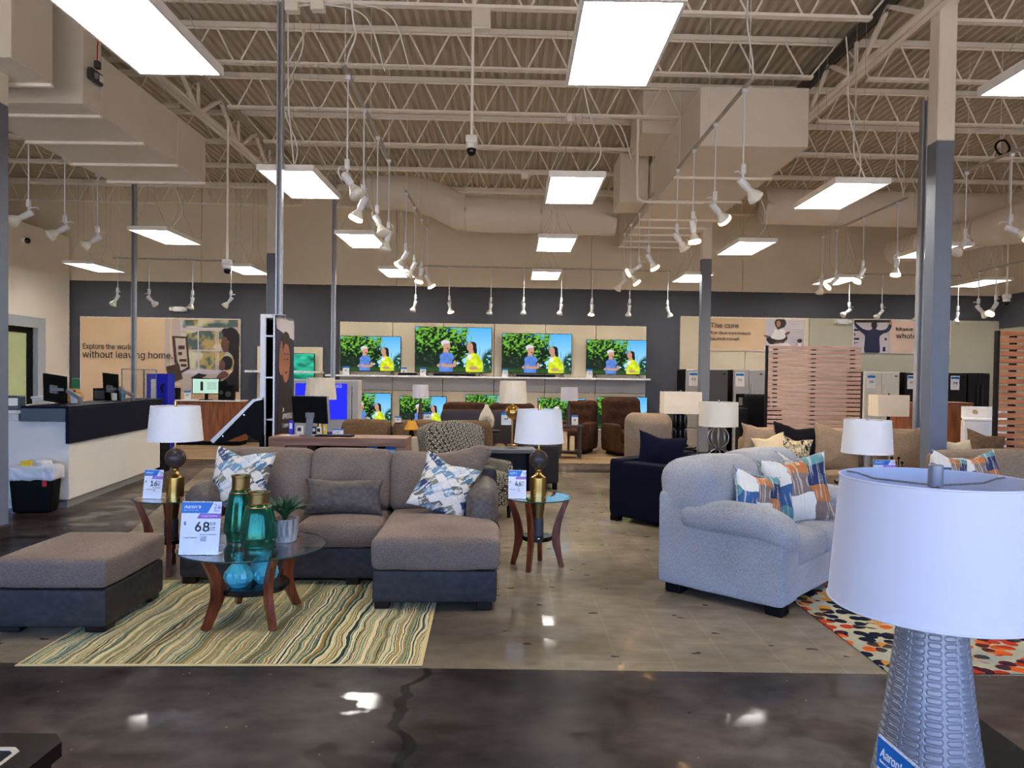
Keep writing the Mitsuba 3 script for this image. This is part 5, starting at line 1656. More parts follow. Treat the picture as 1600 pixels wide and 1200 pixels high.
# ------------------------------------------------------------------ recliners, chairs and sofas further back
def recliner(label, px, d, w, ztop, mat, rz=0, tuft=True):
    p = A(px, 640, d)
    place(p[0], d, 0, rz=rz)
    t = thing('recliner', label, 'recliner')
    sb(t, 'base', -w / 2 + 0.05, w / 2 - 0.05, -0.75, 0.1, 0.06, 0.3, 0.05, mat, 8)
    sb(t, 'seat', -w / 2 + 0.16, w / 2 - 0.16, -0.8, -0.05, 0.28, 0.50, 0.08, mat, 10, (0, 0, 0.03))
    for s in (-1, 1) if tuft else ():
        sb(t, 'arm', min(s * w / 2, s * (w / 2 - 0.18)), max(s * w / 2, s * (w / 2 - 0.18)), -0.78, 0.05, 0.08, 0.66, 0.085, mat, 10, wob=0.008)

    def tufts(q):
        q = q.copy()
        h = q[:, 2].max()
        g = np.zeros(len(q))
        for cx in (-0.22, 0, 0.22):
            for cz in (0.38, 0.68):
                g += np.exp(-((q[:, 0] - cx * w) ** 2 + (q[:, 2] - cz * h) ** 2) / 0.0035)
        q[:, 1] += 0.05 * g * (q[:, 1] < 0)
        return q

    sb(t, 'back', -w / 2 + 0.06, w / 2 - 0.06, -0.14, 0.14, 0.42, ztop, 0.12, mat, (26, 8, 26), (0, 0.04, 0.0), rx=-10, wob=0.006, warp=tufts if tuft else None)
    part(t, 'base_frame', box(-w / 2 + 0.12, w / 2 - 0.12, -0.6, 0.0, 0, 0.07, 0.01), 'black')
    place()


recliner('brown tufted recliner right of the dark end table, its back toward the wall', 973, 15.5, 0.98, 1.2, 'brown_plush', 14)
recliner('dark brown recliner beside the dark end table, partly hidden', 908, 15.8, 0.8, 1.12, 'brown_plush', -24)
recliner('tan recliner behind the navy sofa', 1013, 9.7, 0.74, 1.13, 'tan', 168, False)


def back_sofa(label, px0, px1, pytop, d, mat, ncush, depth=0.9, flip=True, frame_mat=None, arms=True):
    """A sofa parallel to the back wall. flip: its back is towards the viewer."""
    a, b = A(px0, pytop, d), A(px1, pytop, d)
    w, zt = b[0] - a[0], (a[2] + b[2]) / 2
    place((a[0] + b[0]) / 2, d, 0, rz=ANG)
    t = thing('sofa', label, 'sofa')
    s = 1 if flip else -1
    yy = lambda u, v: (min(s * u, s * v), max(s * u, s * v))
    fm = frame_mat or mat
    sb(t, 'back', -w / 2, w / 2, *yy(0.0, 0.2), 0.06, zt - 0.12, 0.06, fm, 10)
    sb(t, 'base', -w / 2, w / 2, *yy(0.05, depth), 0.06, 0.3, 0.04, fm, 8)
    for k in range(ncush):
        x0, x1 = -w / 2 + w * k / ncush, -w / 2 + w * (k + 1) / ncush
        sb(t, 'back_cushion', x0 + 0.005, x1 - 0.005, *yy(0.1, 0.4), 0.45, zt, 0.11, mat, 12, (0, 0.02, 0.01), wob=0.008, seed=60 + k)
        sb(t, 'seat_cushion', x0 + 0.005, x1 - 0.005, *yy(0.36, depth), 0.28, 0.47, 0.06, mat, 8, (0, 0, 0.02))
    if arms:
        for e in (-1, 1):
            sb(t, 'arm', min(e * w / 2, e * (w / 2 + 0.2)), max(e * w / 2, e * (w / 2 + 0.2)), *yy(0.03, depth), 0.06, 0.64, 0.08, fm, 10)
    for x in (-w / 2, w / 2):
        for u in (0.08, depth - 0.08):
            part(t, 'foot', box(x - 0.04, x + 0.04, s * u - 0.04, s * u + 0.04, 0, 0.07, 0.006), 'black')
    M_ = here()
    place()
    return M_


back_sofa('tan-brown sofa seen over the walnut desk', 540, 770, 655, 10.3, 'brown_taupe', 3, frame_mat='brown_taupe', flip=False)
back_sofa('dark brown leather sofa with puffy head cushions in front of the low televisions', 690, 838, 630, 13.2, 'brown_plush', 2, flip=True, frame_mat='dark_leather')
TS = back_sofa('long tan sectional sofa loaded with pillows, in front of the slatted screen', 1150, 1430, 668, 9.55, 'tan', 3, flip=False)
p = A(1455, 702, 6.7)
place(p[0] + 0.75, 6.75, 0, rz=4)
t = thing('sofa', 'beige sofa right of the near column, behind the big white lampshade', 'sofa')
sb(t, 'back', -0.78, 0.9, -0.12, 0.12, 0.06, p[2] - 0.02, 0.1, 'tan', 14, (0, 0.02, 0.03), wob=0.01)
sb(t, 'base', -0.78, 0.9, -0.85, 0.1, 0.06, 0.32, 0.05, 'tan', 8)
sb(t, 'seat_cushion', -0.6, 0.72, -0.88, -0.1, 0.3, 0.5, 0.06, 'tan', 10, (0, 0, 0.02))
for s in (-0.88, 0.8):
    sb(t, 'arm', s - 0.02, s + 0.2, -0.86, 0.1, 0.06, 0.66, 0.09, 'tan', 10)
place()


def throw(label, px0, py0, px1, py1, d, mat, rz=0, rx=-14, ry=0, th=0.18, k=1.14, seed=0, piping=False):
    a, b = A(px0, py1, d), A(px1, py0, d)
    w, h = (b[0] - a[0]) * k, (b[2] - a[2]) * k
    put_pillow(pillow(w, h, th, seed=seed), mat, label, (a[0] + b[0]) / 2, d, (a[2] + b[2]) / 2, rz, rx, ry, piping=(w, h) if piping else None)


throw('tan pillow at the left end of the tan sectional', 1160, 667, 1224, 712, 9.1, 'tan', 10, -14, 6, seed=21)
throw('cream striped pillow in front of the tan pillow on the sectional', 1183, 682, 1228, 728, 8.85, 'cream_fabric', -12, -14, -14, seed=22)
throw('large black pillow in the middle of the tan sectional', 1210, 667, 1280, 728, 9.05, 'black_fabric', 4, -14, 8, seed=23)
throw('cream pillow with black scribble print in front of the black pillow', 1220, 686, 1264, 736, 8.78, 'script_print', -6, -14, 8, seed=24)
throw('large tan pillow right of the black pillow on the sectional', 1272, 668, 1342, 736, 9.0, 'tan', -6, -14, 10, seed=25)
throw('large tan pillow at the right end of the sectional by the column', 1386, 672, 1442, 738, 9.0, 'tan', 0, -14, -2, seed=26)
throw('gray and orange print pillow on the beige sofa at the right', 1452, 713, 1510, 772, 6.3, 'block_print', 10, -16, 16, seed=27)
throw('gray print pillow leaning right on the beige sofa at the right', 1500, 712, 1560, 772, 6.35, 'block_print', -12, -16, -14, seed=28)
throw('cream pillow just right of the near column', 1476, 690, 1518, 724, 7.5, 'cream_fabric', 0, -14, -4, seed=29)
throw('olive tan pillow in front of the washing machine', 1512, 678, 1566, 724, 7.6, 'brown_taupe', 0, -14, 12, seed=30)

# patterned armchair
p = A(727, 700, 8.15)
place(p[0], 8.15, 0, rz=35)
t = thing('armchair', 'high-backed armchair in black and cream geometric fabric behind the sofa', 'chair')


def wing(q):
    q = q.copy()
    h = q[:, 2].max()
    u = q[:, 0] / 0.42
    q[:, 2] -= 0.09 * u ** 2 * (q[:, 2] / h) ** 2
    q[:, 1] -= 0.10 * u ** 2
    q[:, 0] *= 0.86 + 0.16 * q[:, 2] / h
    return q


sb(t, 'back', -0.43, 0.43, 0.22, 0.44, 0.30, 1.06, 0.08, 'ikat', (20, 8, 20), (0, 0.03, 0), rx=-8, warp=wing)
sb(t, 'seat_cushion', -0.32, 0.32, -0.46, 0.28, 0.30, 0.52, 0.06, 'ikat', 14, (0, 0.01, 0.03))
sb(t, 'base', -0.42, 0.42, -0.42, 0.42, 0.14, 0.32, 0.03, 'ikat', 10)
for s in (-1, 1):
    sb(t, 'arm', min(s * 0.44, s * 0.31), max(s * 0.44, s * 0.31), -0.36, 0.36, 0.16, 0.63, 0.06, 'ikat', 12)
for x in (-0.36, 0.36):
    for y in (-0.36, 0.36):
        part(t, 'leg', cyl(0.018, 0, 0.15, 12, r1=0.026).apply_translation([x, y, 0]), 'espresso', 40)
place()

M('slate_top', (92, 92, 94), 0.5)
# charcoal chair block and the dark tables near the right end lamp
p = A(843, 700, 10.3)
place(p[0], 10.3, 0, rz=8)
t = thing('armchair', 'charcoal upholstered armchair seen from the side behind the right lamp', 'chair')
sb(t, 'body', -0.24, 0.25, -0.2, 0.65, 0.08, 0.62, 0.04, 'charcoal', 10)
sb(t, 'back', -0.24, 0.25, 0.5, 0.7, 0.3, 0.95, 0.06, 'charcoal', 10)
for x in (-0.19, 0.2):
    for y in (-0.14, 0.6):
        part(t, 'foot', box(x - 0.03, x + 0.03, y - 0.03, y + 0.03, 0, 0.09, 0.006), 'black')
place()
p = A(800, 700, 9.3)
place(p[0], 9.3, 0, rz=4)
t = thing('console_table', 'gray-topped dark table behind the patterned armchair', 'table')
zt = p[2]
part(t, 'top', box(-0.36, 0.30, -0.22, 0.22, zt - 0.05, zt, 0.006), 'slate_top')
for x in (-0.30, 0.25):
    part(t, 'leg', box(x - 0.05, x + 0.05, -0.18, 0.18, 0, zt - 0.05, 0.006), 'espresso')
part(t, 'back_panel', box(-0.26, 0.21, 0.1, 0.13, 0.1, zt - 0.06), 'espresso')
place()
CONS = (p[0], 9.3, zt)
# dark end table with shelf and two candles
p = A(890, 664, 14.4)
zt = A(889, 664, 14.4)[2]
place(p[0] + 0.02, 14.4, 0, rz=2)
t = thing('end_table', 'small dark wood end table with an open shelf by the recliners', 'table')
for x in (-0.22, 0.18):
    for y in (-0.15, 0.15):
        part(t, 'leg', box(x - 0.022, x + 0.022, y - 0.022, y + 0.022, 0, zt - 0.035, 0.003), 'brown_ball')
part(t, 'top', box(-0.27, 0.24, -0.2, 0.2, zt - 0.04, zt, 0.005), 'brown_ball')
part(t, 'shelf', box(-0.26, 0.22, -0.19, 0.19, 0.12, 0.15, 0.004), 'brown_ball')
place()
for k, (dx, h, lab) in enumerate(((-0.095, 0.38, 'tall cream pillar candle on the dark end table shelf'), (0.05, 0.29, 'short cream pillar candle on the dark end table shelf'))):
    place(p[0] + dx, 14.35, 0.151)
    t = thing('candle', lab, 'candle')
    part(t, 'wax', lathe([(0, 0), (0.05, 0), (0.052, 0.01), (0.05, h - 0.02), (0.044, h - 0.006), (0, h - 0.012)], 20), 'cream_fabric', 40)
    part(t, 'wick', cyl(0.003, h - 0.014, h + 0.012, 6), 'black')
place()


# ------------------------------------------------------------------ lamps of the middle distance
def simple_lamp(label, px, py0, py1, w0, w1, d, base, shade='shade_cream', pyfoot=None, kind='cone', square=False, depth=None):
    """py0, py1: the shade's top and bottom; w0, w1: its widths there, all in pixels at depth d."""
    s = d / FOCAL
    top, bot = A(px, py0, d), A(px, py1, d)
    foot = A(px, pyfoot, d)[2] if pyfoot else bot[2] - 0.35
    place(bot[0], d, foot)
    zt, zb = top[2] - foot, bot[2] - foot
    t = thing('table_lamp', label, 'lamp')
    if square:
        w, dp = w1 * s, depth or 0.28
        part(t, 'shade', cat([box(-w / 2, w / 2, -dp / 2, -dp / 2 + 0.004, zb, zt), box(-w / 2, w / 2, dp / 2 - 0.004, dp / 2, zb, zt), box(-w / 2, -w / 2 + 0.004, -dp / 2, dp / 2, zb, zt), box(w / 2 - 0.004, w / 2, -dp / 2, dp / 2, zb, zt)]), shade)
    else:
        part(t, 'shade', shade_mesh(w1 * s / 2, w0 * s / 2, zb, zt), shade, 40)
    if kind == 'cone':
        part(t, 'base', lathe([(0, 0), (0.055, 0), (0.055, 0.012), (0.05, 0.03), (0.016, zb), (0, zb)], 24), base, 40)
    elif kind == 'taper':              # widens upwards and downwards of a waist
        part(t, 'base', lathe([(0, 0), (0.07, 0), (0.07, 0.012), (0.02, 0.03), (0.018, 0.06), (0.045, zb - 0.02), (0.045, zb), (0, zb)], 24), base, 40)
    elif kind == 'ball':
        r = min(0.1, zb * 0.4)
        part(t, 'base', lathe([(0, 0), (0.07, 0), (0.07, 0.02), (0.015, 0.03), (0.015, zb), (0, zb)], 20), base, 40)
        part(t, 'ball', ball(r, zb - r - 0.02, 24), base, True)
    elif kind == 'stack':
        n = 7
        for row in range(2):
            for k in range(n):
                a = k * 2 * np.pi / n
                part(t, 'rod', lathe([(0, 0), (0.018, 0.01), (0.024, 0.1), (0.018, 0.19), (0, 0.2)], 10).apply_scale([1, 1, (zb - 0.03) / 0.42]).apply_translation([0.075 * math.cos(a), 0.075 * math.sin(a), 0.03 + row * (zb - 0.03) / 2.05]), base, 40)
        part(t, 'core', cyl(0.055, 0.0, zb, 16), 'black', 40)
        part(t, 'foot', cyl(0.11, 0.0, 0.03, 24, c=0.006), 'black', 40)
    elif kind == 'rings':
        zc, r = zb * 0.62, zb * 0.36
        for k in range(5):
            a = k * np.pi / 5
            pts = [(r * math.cos(u) * math.cos(a), r * math.cos(u) * math.sin(a), zc + r * math.sin(u)) for u in np.arange(28) * np.pi / 14]
            part(t, 'ring', tube(pts, 0.006, 6, True), base, True)
        part(t, 'foot_ring', tube(curve([(-0.10, 0, 0.0), (-0.06, 0, zc - r - 0.03), (0, 0, zc - r), (0.06, 0, zc - r - 0.03), (0.10, 0, 0.0)], 6), 0.006, 6), base, True)
        part(t, 'foot_ring', tube(curve([(0, -0.10, 0.0), (0, -0.06, zc - r - 0.03), (0, 0, zc - r), (0, 0.06, zc - r - 0.03), (0, 0.10, 0.0)], 6), 0.006, 6), base, True)
        part(t, 'stem', cyl(0.012, zc - r, zb + 0.04, 12), base, 40)
    lamp_fittings(t, zb, (w0 or w1) * s / 2 if not square else 0.12, zt, 'nickel' if base not in ('black',) else 'black', not square, (0.008, 0.03))
    M_ = here()
    place()
    return bot[0], d, foot


def stand(label, x, y, z, r=0.22, mat='espresso'):
    """A small round pedestal table that carries a lamp."""
    t = thing('pedestal_table', label, 'table')
    place(x, y, 0)
    part(t, 'top', cyl(r, z - 0.025, z, 32, c=0.005), mat, 40)
    part(t, 'column', cyl(0.03, 0.02, z - 0.024, 16), mat, 40)
    part(t, 'foot', lathe([(0, 0), (r * 0.7, 0), (r * 0.7, 0.015), (0.05, 0.04), (0, 0.04)], 28), mat, 40)
    place()


L = simple_lamp('lamp with a wide drum shade on interlaced silver rings, behind the loveseat', 1122.5, 628, 666, 59, 60, 6.75, 'nickel', 'shade_cream', 712, 'rings')
stand('small dark pedestal table under the silver ring lamp', *L)
L = simple_lamp('lamp with a boxy cream shade on stacked black rods, near the far column', 1063, 612, 646, 58, 58, 9.7, 'black_gloss', 'shade_cream', 697, 'stack', True, 0.3)
stand('small dark pedestal table under the boxy shaded lamp', *L)
L = simple_lamp('lamp with a tapered white shade on a slim silver base, right of the loveseat', 1354.5, 656, 708, 68, 75, 6.35, 'chrome', 'shade_white', 752, 'taper')
stand('small dark pedestal table right of the gray loveseat', *L, r=0.26)
TL = L
place(TL[0] + 0.24, TL[1] - 0.02, TL[2])
t = thing('metal_ornament', 'small black openwork metal ornament beside the silver-based lamp', 'ornament')
part(t, 'foot', slab(0.16, 0.05, 0.012, 0.003), 'black')
for i in range(5):
    x = -0.06 + 0.03 * i
    part(t, 'stem', cyl(0.004, 0.01, 0.16 + 0.04 * (i % 2), 8).apply_translation([x, 0, 0]), 'black')
    for z in (0.06, 0.12, 0.17 + 0.04 * (i % 2)):
        part(t, 'knot', ball(0.013, 0, 10).apply_translation([x, 0, z]), 'black', True)
place()
price_sign('price sign at the foot of the silver-based lamp by the loveseat', TL[0] + 0.11, TL[1] - 0.12, TL[2] + 0.002, 0.2, 0.2, '59', '99', rz=4)
L = simple_lamp('lamp with a rectangular beige shade right of the slatted screen', 1388, 617, 650, 47, 48, 9.9, 'black', 'shade_cream', 690, 'cone', True, 0.28)
stand('dark pedestal table under the rectangular shaded lamp', *L)
L = simple_lamp('lamp with a gray drum shade and dark cone base, in front of the low televisions', 657, 601, 622, 24, 27, 13.0, 'brown_ball', 'shade_gray', 660, 'cone')
stand('dark pedestal table under the left gray drum lamp', *L)
L = simple_lamp('lamp with a gray drum shade and dark cone base on the dark end table', 889.5, 605, 626, 26, 28, 14.4, 'brown_ball', 'shade_gray', 664, 'cone')
L = simple_lamp('lamp with a cream shade and gold ball base behind the right sofa lamp', 801, 595, 630, 40, 45, 9.3, 'brass', 'shade_cream', 697, 'ball')
L = simple_lamp('lamp with a large cream shade in front of the blue display panel', 501, 590, 624, 42, 49, 10.4, 'brass', 'shade_cream', 676, 'cone')
stand('dark pedestal table under the cream lamp by the blue display', *L)
L = simple_lamp('tiny lamp with a bright orange cone shade behind the desk', 643, 657, 671, 10, 24, 8.6, 'black', 'shade_orange', 690, 'cone')
stand('small dark pedestal table under the orange lamp', *L, r=0.13)

# sunburst vase
zc = A(760, 672, 10.9)
stand('small dark pedestal table under the sunburst vase', zc[0], 10.9, zc[2])
place(zc[0], 10.9, zc[2] + 0.001)
t = thing('vase', 'cream oval vase with a carved sunburst on a pedestal behind the patterned armchair', 'vase')
h = A(760, 632, 10.9)[2] - zc[2]
part(t, 'body', lathe([(0, 0), (0.07, 0), (0.115, h * 0.2), (0.12, h * 0.4), (0.095, h * 0.62), (0.045, h * 0.85), (0.028, h * 0.94), (0.03, h), (0.022, h), (0.02, h * 0.92), (0, h * 0.9)], 32).apply_scale([1, 0.6, 1]), 'cream_panel', 40)
part(t, 'medallion', cyl(0.024, 0, 0.012, 20).apply_transform(trimesh.transformations.rotation_matrix(np.pi / 2, [1, 0, 0])).apply_translation([0, -0.066, h * 0.36]), 'brown_ball', 40)
for k in range(20):
    a = k * 2 * np.pi / 20
    part(t, 'ray', tube([(0.032 * math.cos(a), -0.074, h * 0.36 + 0.032 * math.sin(a)), (0.09 * math.cos(a), -0.056, h * 0.36 + 0.085 * math.sin(a))], 0.003, 5), 'brown_ball')
place()

# ------------------------------------------------------------------ slatted wooden screens
def slat_screen(label, px0, px1, pytop, d, n, mat, battens, h_slat, gap, rz=0):
    a, b = A(px0, pytop, d), A(px1, pytop, d)
    w, zt = b[0] - a[0], (a[2] + b[2]) / 2
    place((a[0] + b[0]) / 2, d, 0, rz=rz)
    t = thing('slat_screen', label, 'room divider')
    m = box(-w / 2, w / 2, -0.012, 0.012, -h_slat, 0, 0.003)
    screw = cyl(0.006, -0.004, 0, 8).apply_transform(trimesh.transformations.rotation_matrix(np.pi / 2, [1, 0, 0]))
    z = zt
    base = here()
    k = 0
    while z - h_slat > 0.03:
        place_m(base @ trimesh.transformations.translation_matrix([0, 0, z]))
        s = part(t, 'slat', m, mat)
        z -= h_slat + gap
        k += 1
    place_m(base)
    for f in battens:
        x = -w / 2 + f * w
        part(t, 'batten', box(x - 0.03, x + 0.03, 0.0125, 0.055, 0, zt - 0.005, 0.003), 'espresso')
        part(t, 'screws', cat([screw.copy().apply_translation([x, -0.0115, zt - h_slat / 2 - i * (h_slat + gap)]) for i in range(k)]), 'black', kind='stuff')
    part(t, 'end_post', box(-w / 2 - 0.03, -w / 2 - 0.002, -0.03, 0.03, 0, zt, 0.003), 'espresso')
    for f in (0.1, 0.9):
        x = -w / 2 + f * w
        part(t, 'foot', box(x - 0.03, x + 0.03, -0.22, 0.22, 0, 0.04, 0.004), 'espresso')
    place()


slat_screen('wide slatted wooden screen behind the tan sectional', 1199, 1347, 541, 11.6, 24, 'slat_wood', (0.09, 0.5, 0.92), 0.052, 0.018, 2)
slat_screen('slatted wooden screen cut by the right edge of the view', 1563, 1760, 518, 7.7, 24, 'slat_orange', (0.13, 0.5, 0.9), 0.052, 0.021, -2)

# wood cabinets and a washing machine near the appliances
def cabinet(label, px0, px1, pytop, d, depth=0.6, rz=0):
    a, b = A(px0, pytop, d), A(px1, pytop, d)
    w, zt = b[0] - a[0], (a[2] + b[2]) / 2
    place((a[0] + b[0]) / 2, d, 0, rz=rz)
    t = thing('cabinet', label, 'cabinet')
    part(t, 'body', box(-w / 2, w / 2, 0, depth, 0.08, zt - 0.02, 0.004), 'cabinet_wood')
    part(t, 'top', box(-w / 2 - 0.005, w / 2 + 0.005, -0.01, depth, zt - 0.02, zt, 0.004), 'cabinet_wood')
    part(t, 'plinth', box(-w / 2 + 0.03, w / 2 - 0.03, 0.04, depth, 0, 0.08), 'black')
    place()


cabinet('tall wood cabinet left of the near column', 1414, 1446, 629, 12.3)
cabinet('wood cabinet between the near column and the washing machine', 1472, 1520, 629, 12.0, rz=-6)
p0, p1 = A(1528, 650, 10.8), A(1568, 650, 10.8)
zl = A(1545, 655, 10.8)[2]
place(A(1546, 650, 10.8)[0], 10.8, 0, rz=-29)
t = thing('washing_machine', 'white top-loading washing machine beside the wood cabinet', 'washing machine')
part(t, 'body', box(-0.33, 0.33, 0, 0.66, 0.03, zl - 0.04, 0.02), 'white_gloss')
part(t, 'lid', box(-0.33, 0.33, 0.0, 0.5, zl - 0.04, zl, 0.012), 'white_gloss')
part(t, 'console', prism([(0.46, zl - 0.02), (0.66, zl - 0.02), (0.66, zl + 0.17), (0.58, zl + 0.17)], 0.66).apply_transform(trimesh.transformations.rotation_matrix(np.pi / 2, [0, 0, 1])), 'white_gloss')
for x in (-0.15, 0.12, 0.22):
    part(t, 'dial', cyl(0.035 if x < 0 else 0.018, 0, 0.03, 16).apply_transform(trimesh.transformations.rotation_matrix(np.radians(68), [1, 0, 0])).apply_translation([x, 0.53, zl + 0.08]), 'chrome', 40)
for x in (-0.27, 0.27):
    for y in (0.06, 0.6):
        part(t, 'foot', cyl(0.025, 0, 0.035, 12).apply_translation([x, y, 0]), 'black')
place()

# black leather chair left of the wide screen
p = A(1181, 650, 12.75)
place(p[0], 12.75, 0, rz=-12)
t = thing('recliner', 'black leather chair seen at the left edge of the wide slatted screen', 'recliner')
sb(t, 'back', -0.22, 0.24, -0.08, 0.14, 0.3, A(1185, 616, 12.7)[2], 0.08, 'black', 10)
sb(t, 'arm', -0.34, -0.18, -0.6, 0.1, 0.06, A(1172, 637, 12.4)[2], 0.06, 'black', 8)
sb(t, 'arm', 0.2, 0.36, -0.6, 0.1, 0.06, A(1172, 637, 12.4)[2], 0.06, 'black', 8)
sb(t, 'seat', -0.2, 0.22, -0.6, 0.0, 0.1, 0.5, 0.06, 'black', 8)
part(t, 'base_frame', box(-0.28, 0.3, -0.55, 0.05, 0, 0.12, 0.01), 'black')
place()

# ------------------------------------------------------------------ the big lamp in the foreground
p = A(1457, 940, 1.72)
LX, LY = p[0], 1.72
zt, zb = A(1457, 748, LY)[2], A(1457, 943, LY)[2]
ZTAB = 0.50
r0, r1 = 0.2305, 0.2085
t = thing('table_lamp', 'large lamp with a white drum shade and embossed metal base, nearest the camera', 'lamp')
place(LX, LY, ZTAB)
H0, H1 = zb - ZTAB, zt - ZTAB
part(t, 'shade', shade_mesh(r0, r1, H0, H1, 96), 'shade_lavender', 40, label='large white fabric drum shade')
part(t, 'shade__rim', tube([((r1) * math.cos(a), r1 * math.sin(a), H1) for a in np.arange(72) * np.pi / 36], 0.003, 6, True), 'shade_lavender', True)
part(t, 'shade__rim', tube([((r0) * math.cos(a), r0 * math.sin(a), H0) for a in np.arange(72) * np.pi / 36], 0.003, 6, True), 'shade_lavender', True)
part(t, 'finial', cyl(0.0165, H1 - 0.02, H1 + 0.034, 24, c=0.002), 'pewter', 40, label='pewter cylinder finial')
part(t, 'spider', cat([tube([(0, 0, H1 - 0.016), (0.14 * math.cos(a), 0.14 * math.sin(a), H1 - 0.014), (0.18 * math.cos(a), 0.18 * math.sin(a), H1 - 0.004), ((r1 - 0.003) * math.cos(a), (r1 - 0.003) * math.sin(a), H1 - 0.002)], 0.0024, 6) for a in (0.25, 0.25 + 2.094, 0.25 + 4.189)]), 'nickel', True)
part(t, 'socket', cyl(0.02, H0 - 0.01, H0 + 0.06, 16), 'nickel', 40)
part(t, 'harp', cat([tube(curve([(s * 0.02, 0, H0 + 0.01), (s * 0.06, 0, H0 + 0.09), (s * 0.05, 0, H1 - 0.06), (0, 0, H1 - 0.018)], 6), 0.003, 6) for s in (-1, 1)]), 'nickel')
# the embossed base: a cone with rows of raised oblongs, each with a groove about it
nz, na, rows, cols = 470, 420, 31, 14
zz = np.linspace(0, 1, nz)
hb = H0 + 0.02
rad = 0.142 - 0.074 * zz ** 0.9 - 0.004 * np.sin(np.pi * zz)
aa = np.arange(na) * 2 * np.pi / na
Z, AA = np.meshgrid(zz, aa, indexing='ij')
Rr = rad[:, None] + 0 * AA
gz, ga = Z * rows, AA / (2 * np.pi) * cols
dz = (gz - np.floor(gz) - 0.5) * hb / rows
da = (ga - np.floor(ga) - 0.5) * 2 * np.pi * Rr / cols
hw, hh = 2 * np.pi * Rr / cols * 0.40, hb / rows * 0.37
qx = np.maximum(np.abs(da) - (hw - hh), 0)
sd = np.sqrt(qx ** 2 + dz ** 2) - hh
disp = 0.0005 * np.clip(-sd / 0.002 + 0.2, 0, 1) - 0.0024 * np.exp(-(sd / 0.0010) ** 2)
Rr = Rr + np.where((Z > 0.015) & (Z < 0.985), disp, 0)
v = np.stack([Rr * np.cos(AA), Rr * np.sin(AA), Z * hb], -1).reshape(-1, 3)
i, j = np.meshgrid(np.arange(nz - 1), np.arange(na), indexing='ij')
q = np.stack([i * na + j, i * na + (j + 1) % na, (i + 1) * na + (j + 1) % na, (i + 1) * na + j], -1).reshape(-1, 4)
part(t, 'base', trimesh.Trimesh(v, np.vstack([q[:, [0, 1, 2]], q[:, [0, 2, 3]]]), process=False), 'pewter', True, label='tapered pewter base embossed with rows of oblongs')
part(t, 'base__cap', cyl(0.066, hb - 0.002, hb + 0.004, 32), 'pewter', 40)
part(t, 'base__foot', cyl(0.146, 0.0, 0.012, 40, c=0.004), 'pewter', 40)
place()
t = thing('side_table', 'black side table under the large foreground lamp', 'table')
place(LX, 0, 0)
part(t, 'top', box(-0.36, 0.16, 1.28, 1.88, ZTAB - 0.03, ZTAB, 0.006), 'black')
for x in (-0.32, 0.12):
    for y in (1.32, 1.84):
        part(t, 'leg', box(x - 0.02, x + 0.02, y - 0.02, y + 0.02, 0, ZTAB - 0.031, 0.003), 'black')
place()
q = A(1368, 1148, 1.53)
price_sign('price sign with a blue header turned edge-on beside the foreground lamp', q[0] + 0.005, 1.53 - 0.10, ZTAB + 0.002, 0.2, q[2] - ZTAB, '74', '99', rz=-86, lean=2)

# black side table at the lower right and the dark coffee table at the lower left
place()
t = thing('side_table', 'black table top at the lower right corner behind the foreground lamp', 'table')
a = G(1529, 1122, 0.45)
b = G(1600, 1168, 0.45)
x1 = (a[0] + b[0]) / 2
part(t, 'top', box(x1 - 0.27, x1, 1.75, a[1], 0.41, 0.45, 0.006), 'black')
for x in (x1 - 0.24, x1 - 0.03):
    for y in (1.78, a[1] - 0.03):
        part(t, 'leg', box(x - 0.02, x + 0.02, y - 0.02, y + 0.02, 0, 0.41, 0.003), 'black')
t = thing('coffee_table', 'dark wood coffee table corner with a glass inset at the lower left', 'table')
a, b, c = G(0, 1145, 0.46), G(88, 1146, 0.46), G(98, 1157, 0.46)
X1, Y1 = c[0], a[1]
ch = 0.045
outer = [(X1 - 1.1, Y1 - 0.62), (X1, Y1 - 0.62), (X1, Y1 - ch), (X1 - ch, Y1), (X1 - 1.1, Y1)]
i0 = G(30, 1166, 0.46)
ix, iy = i0[0], i0[1]
inner = [(X1 - 0.98, Y1 - 0.52), (ix + 0.02, Y1 - 0.52), (ix + 0.02, iy - 0.025), (ix - 0.01, iy), (X1 - 0.98, iy)]
part(t, 'top_frame', flat(outer, 0.46, 0.045).difference(flat(inner, 0.47, 0.08)) if False else trimesh.creation.extrude_polygon(Polygon(outer, [inner]), 0.045, engine='earcut').apply_translation([0, 0, 0.415]), 'espresso')
trim = Polygon(inner).difference(Polygon(inner).buffer(-0.016))
part(t, 'inset_trim', trimesh.creation.extrude_polygon(trim, 0.03, engine='earcut').apply_translation([0, 0, 0.428]), 'cream_panel')
part(t, 'glass_inset', trimesh.creation.extrude_polygon(Polygon(inner).buffer(-0.015), 0.008, engine='earcut').apply_translation([0, 0, 0.447]), 'glass_tint')
for x in (X1 - 1.04, X1 - 0.07):
    for y in (Y1 - 0.56, Y1 - 0.07):
        part(t, 'leg', box(x - 0.035, x + 0.035, y - 0.035, y + 0.035, 0, 0.416, 0.004), 'espresso')
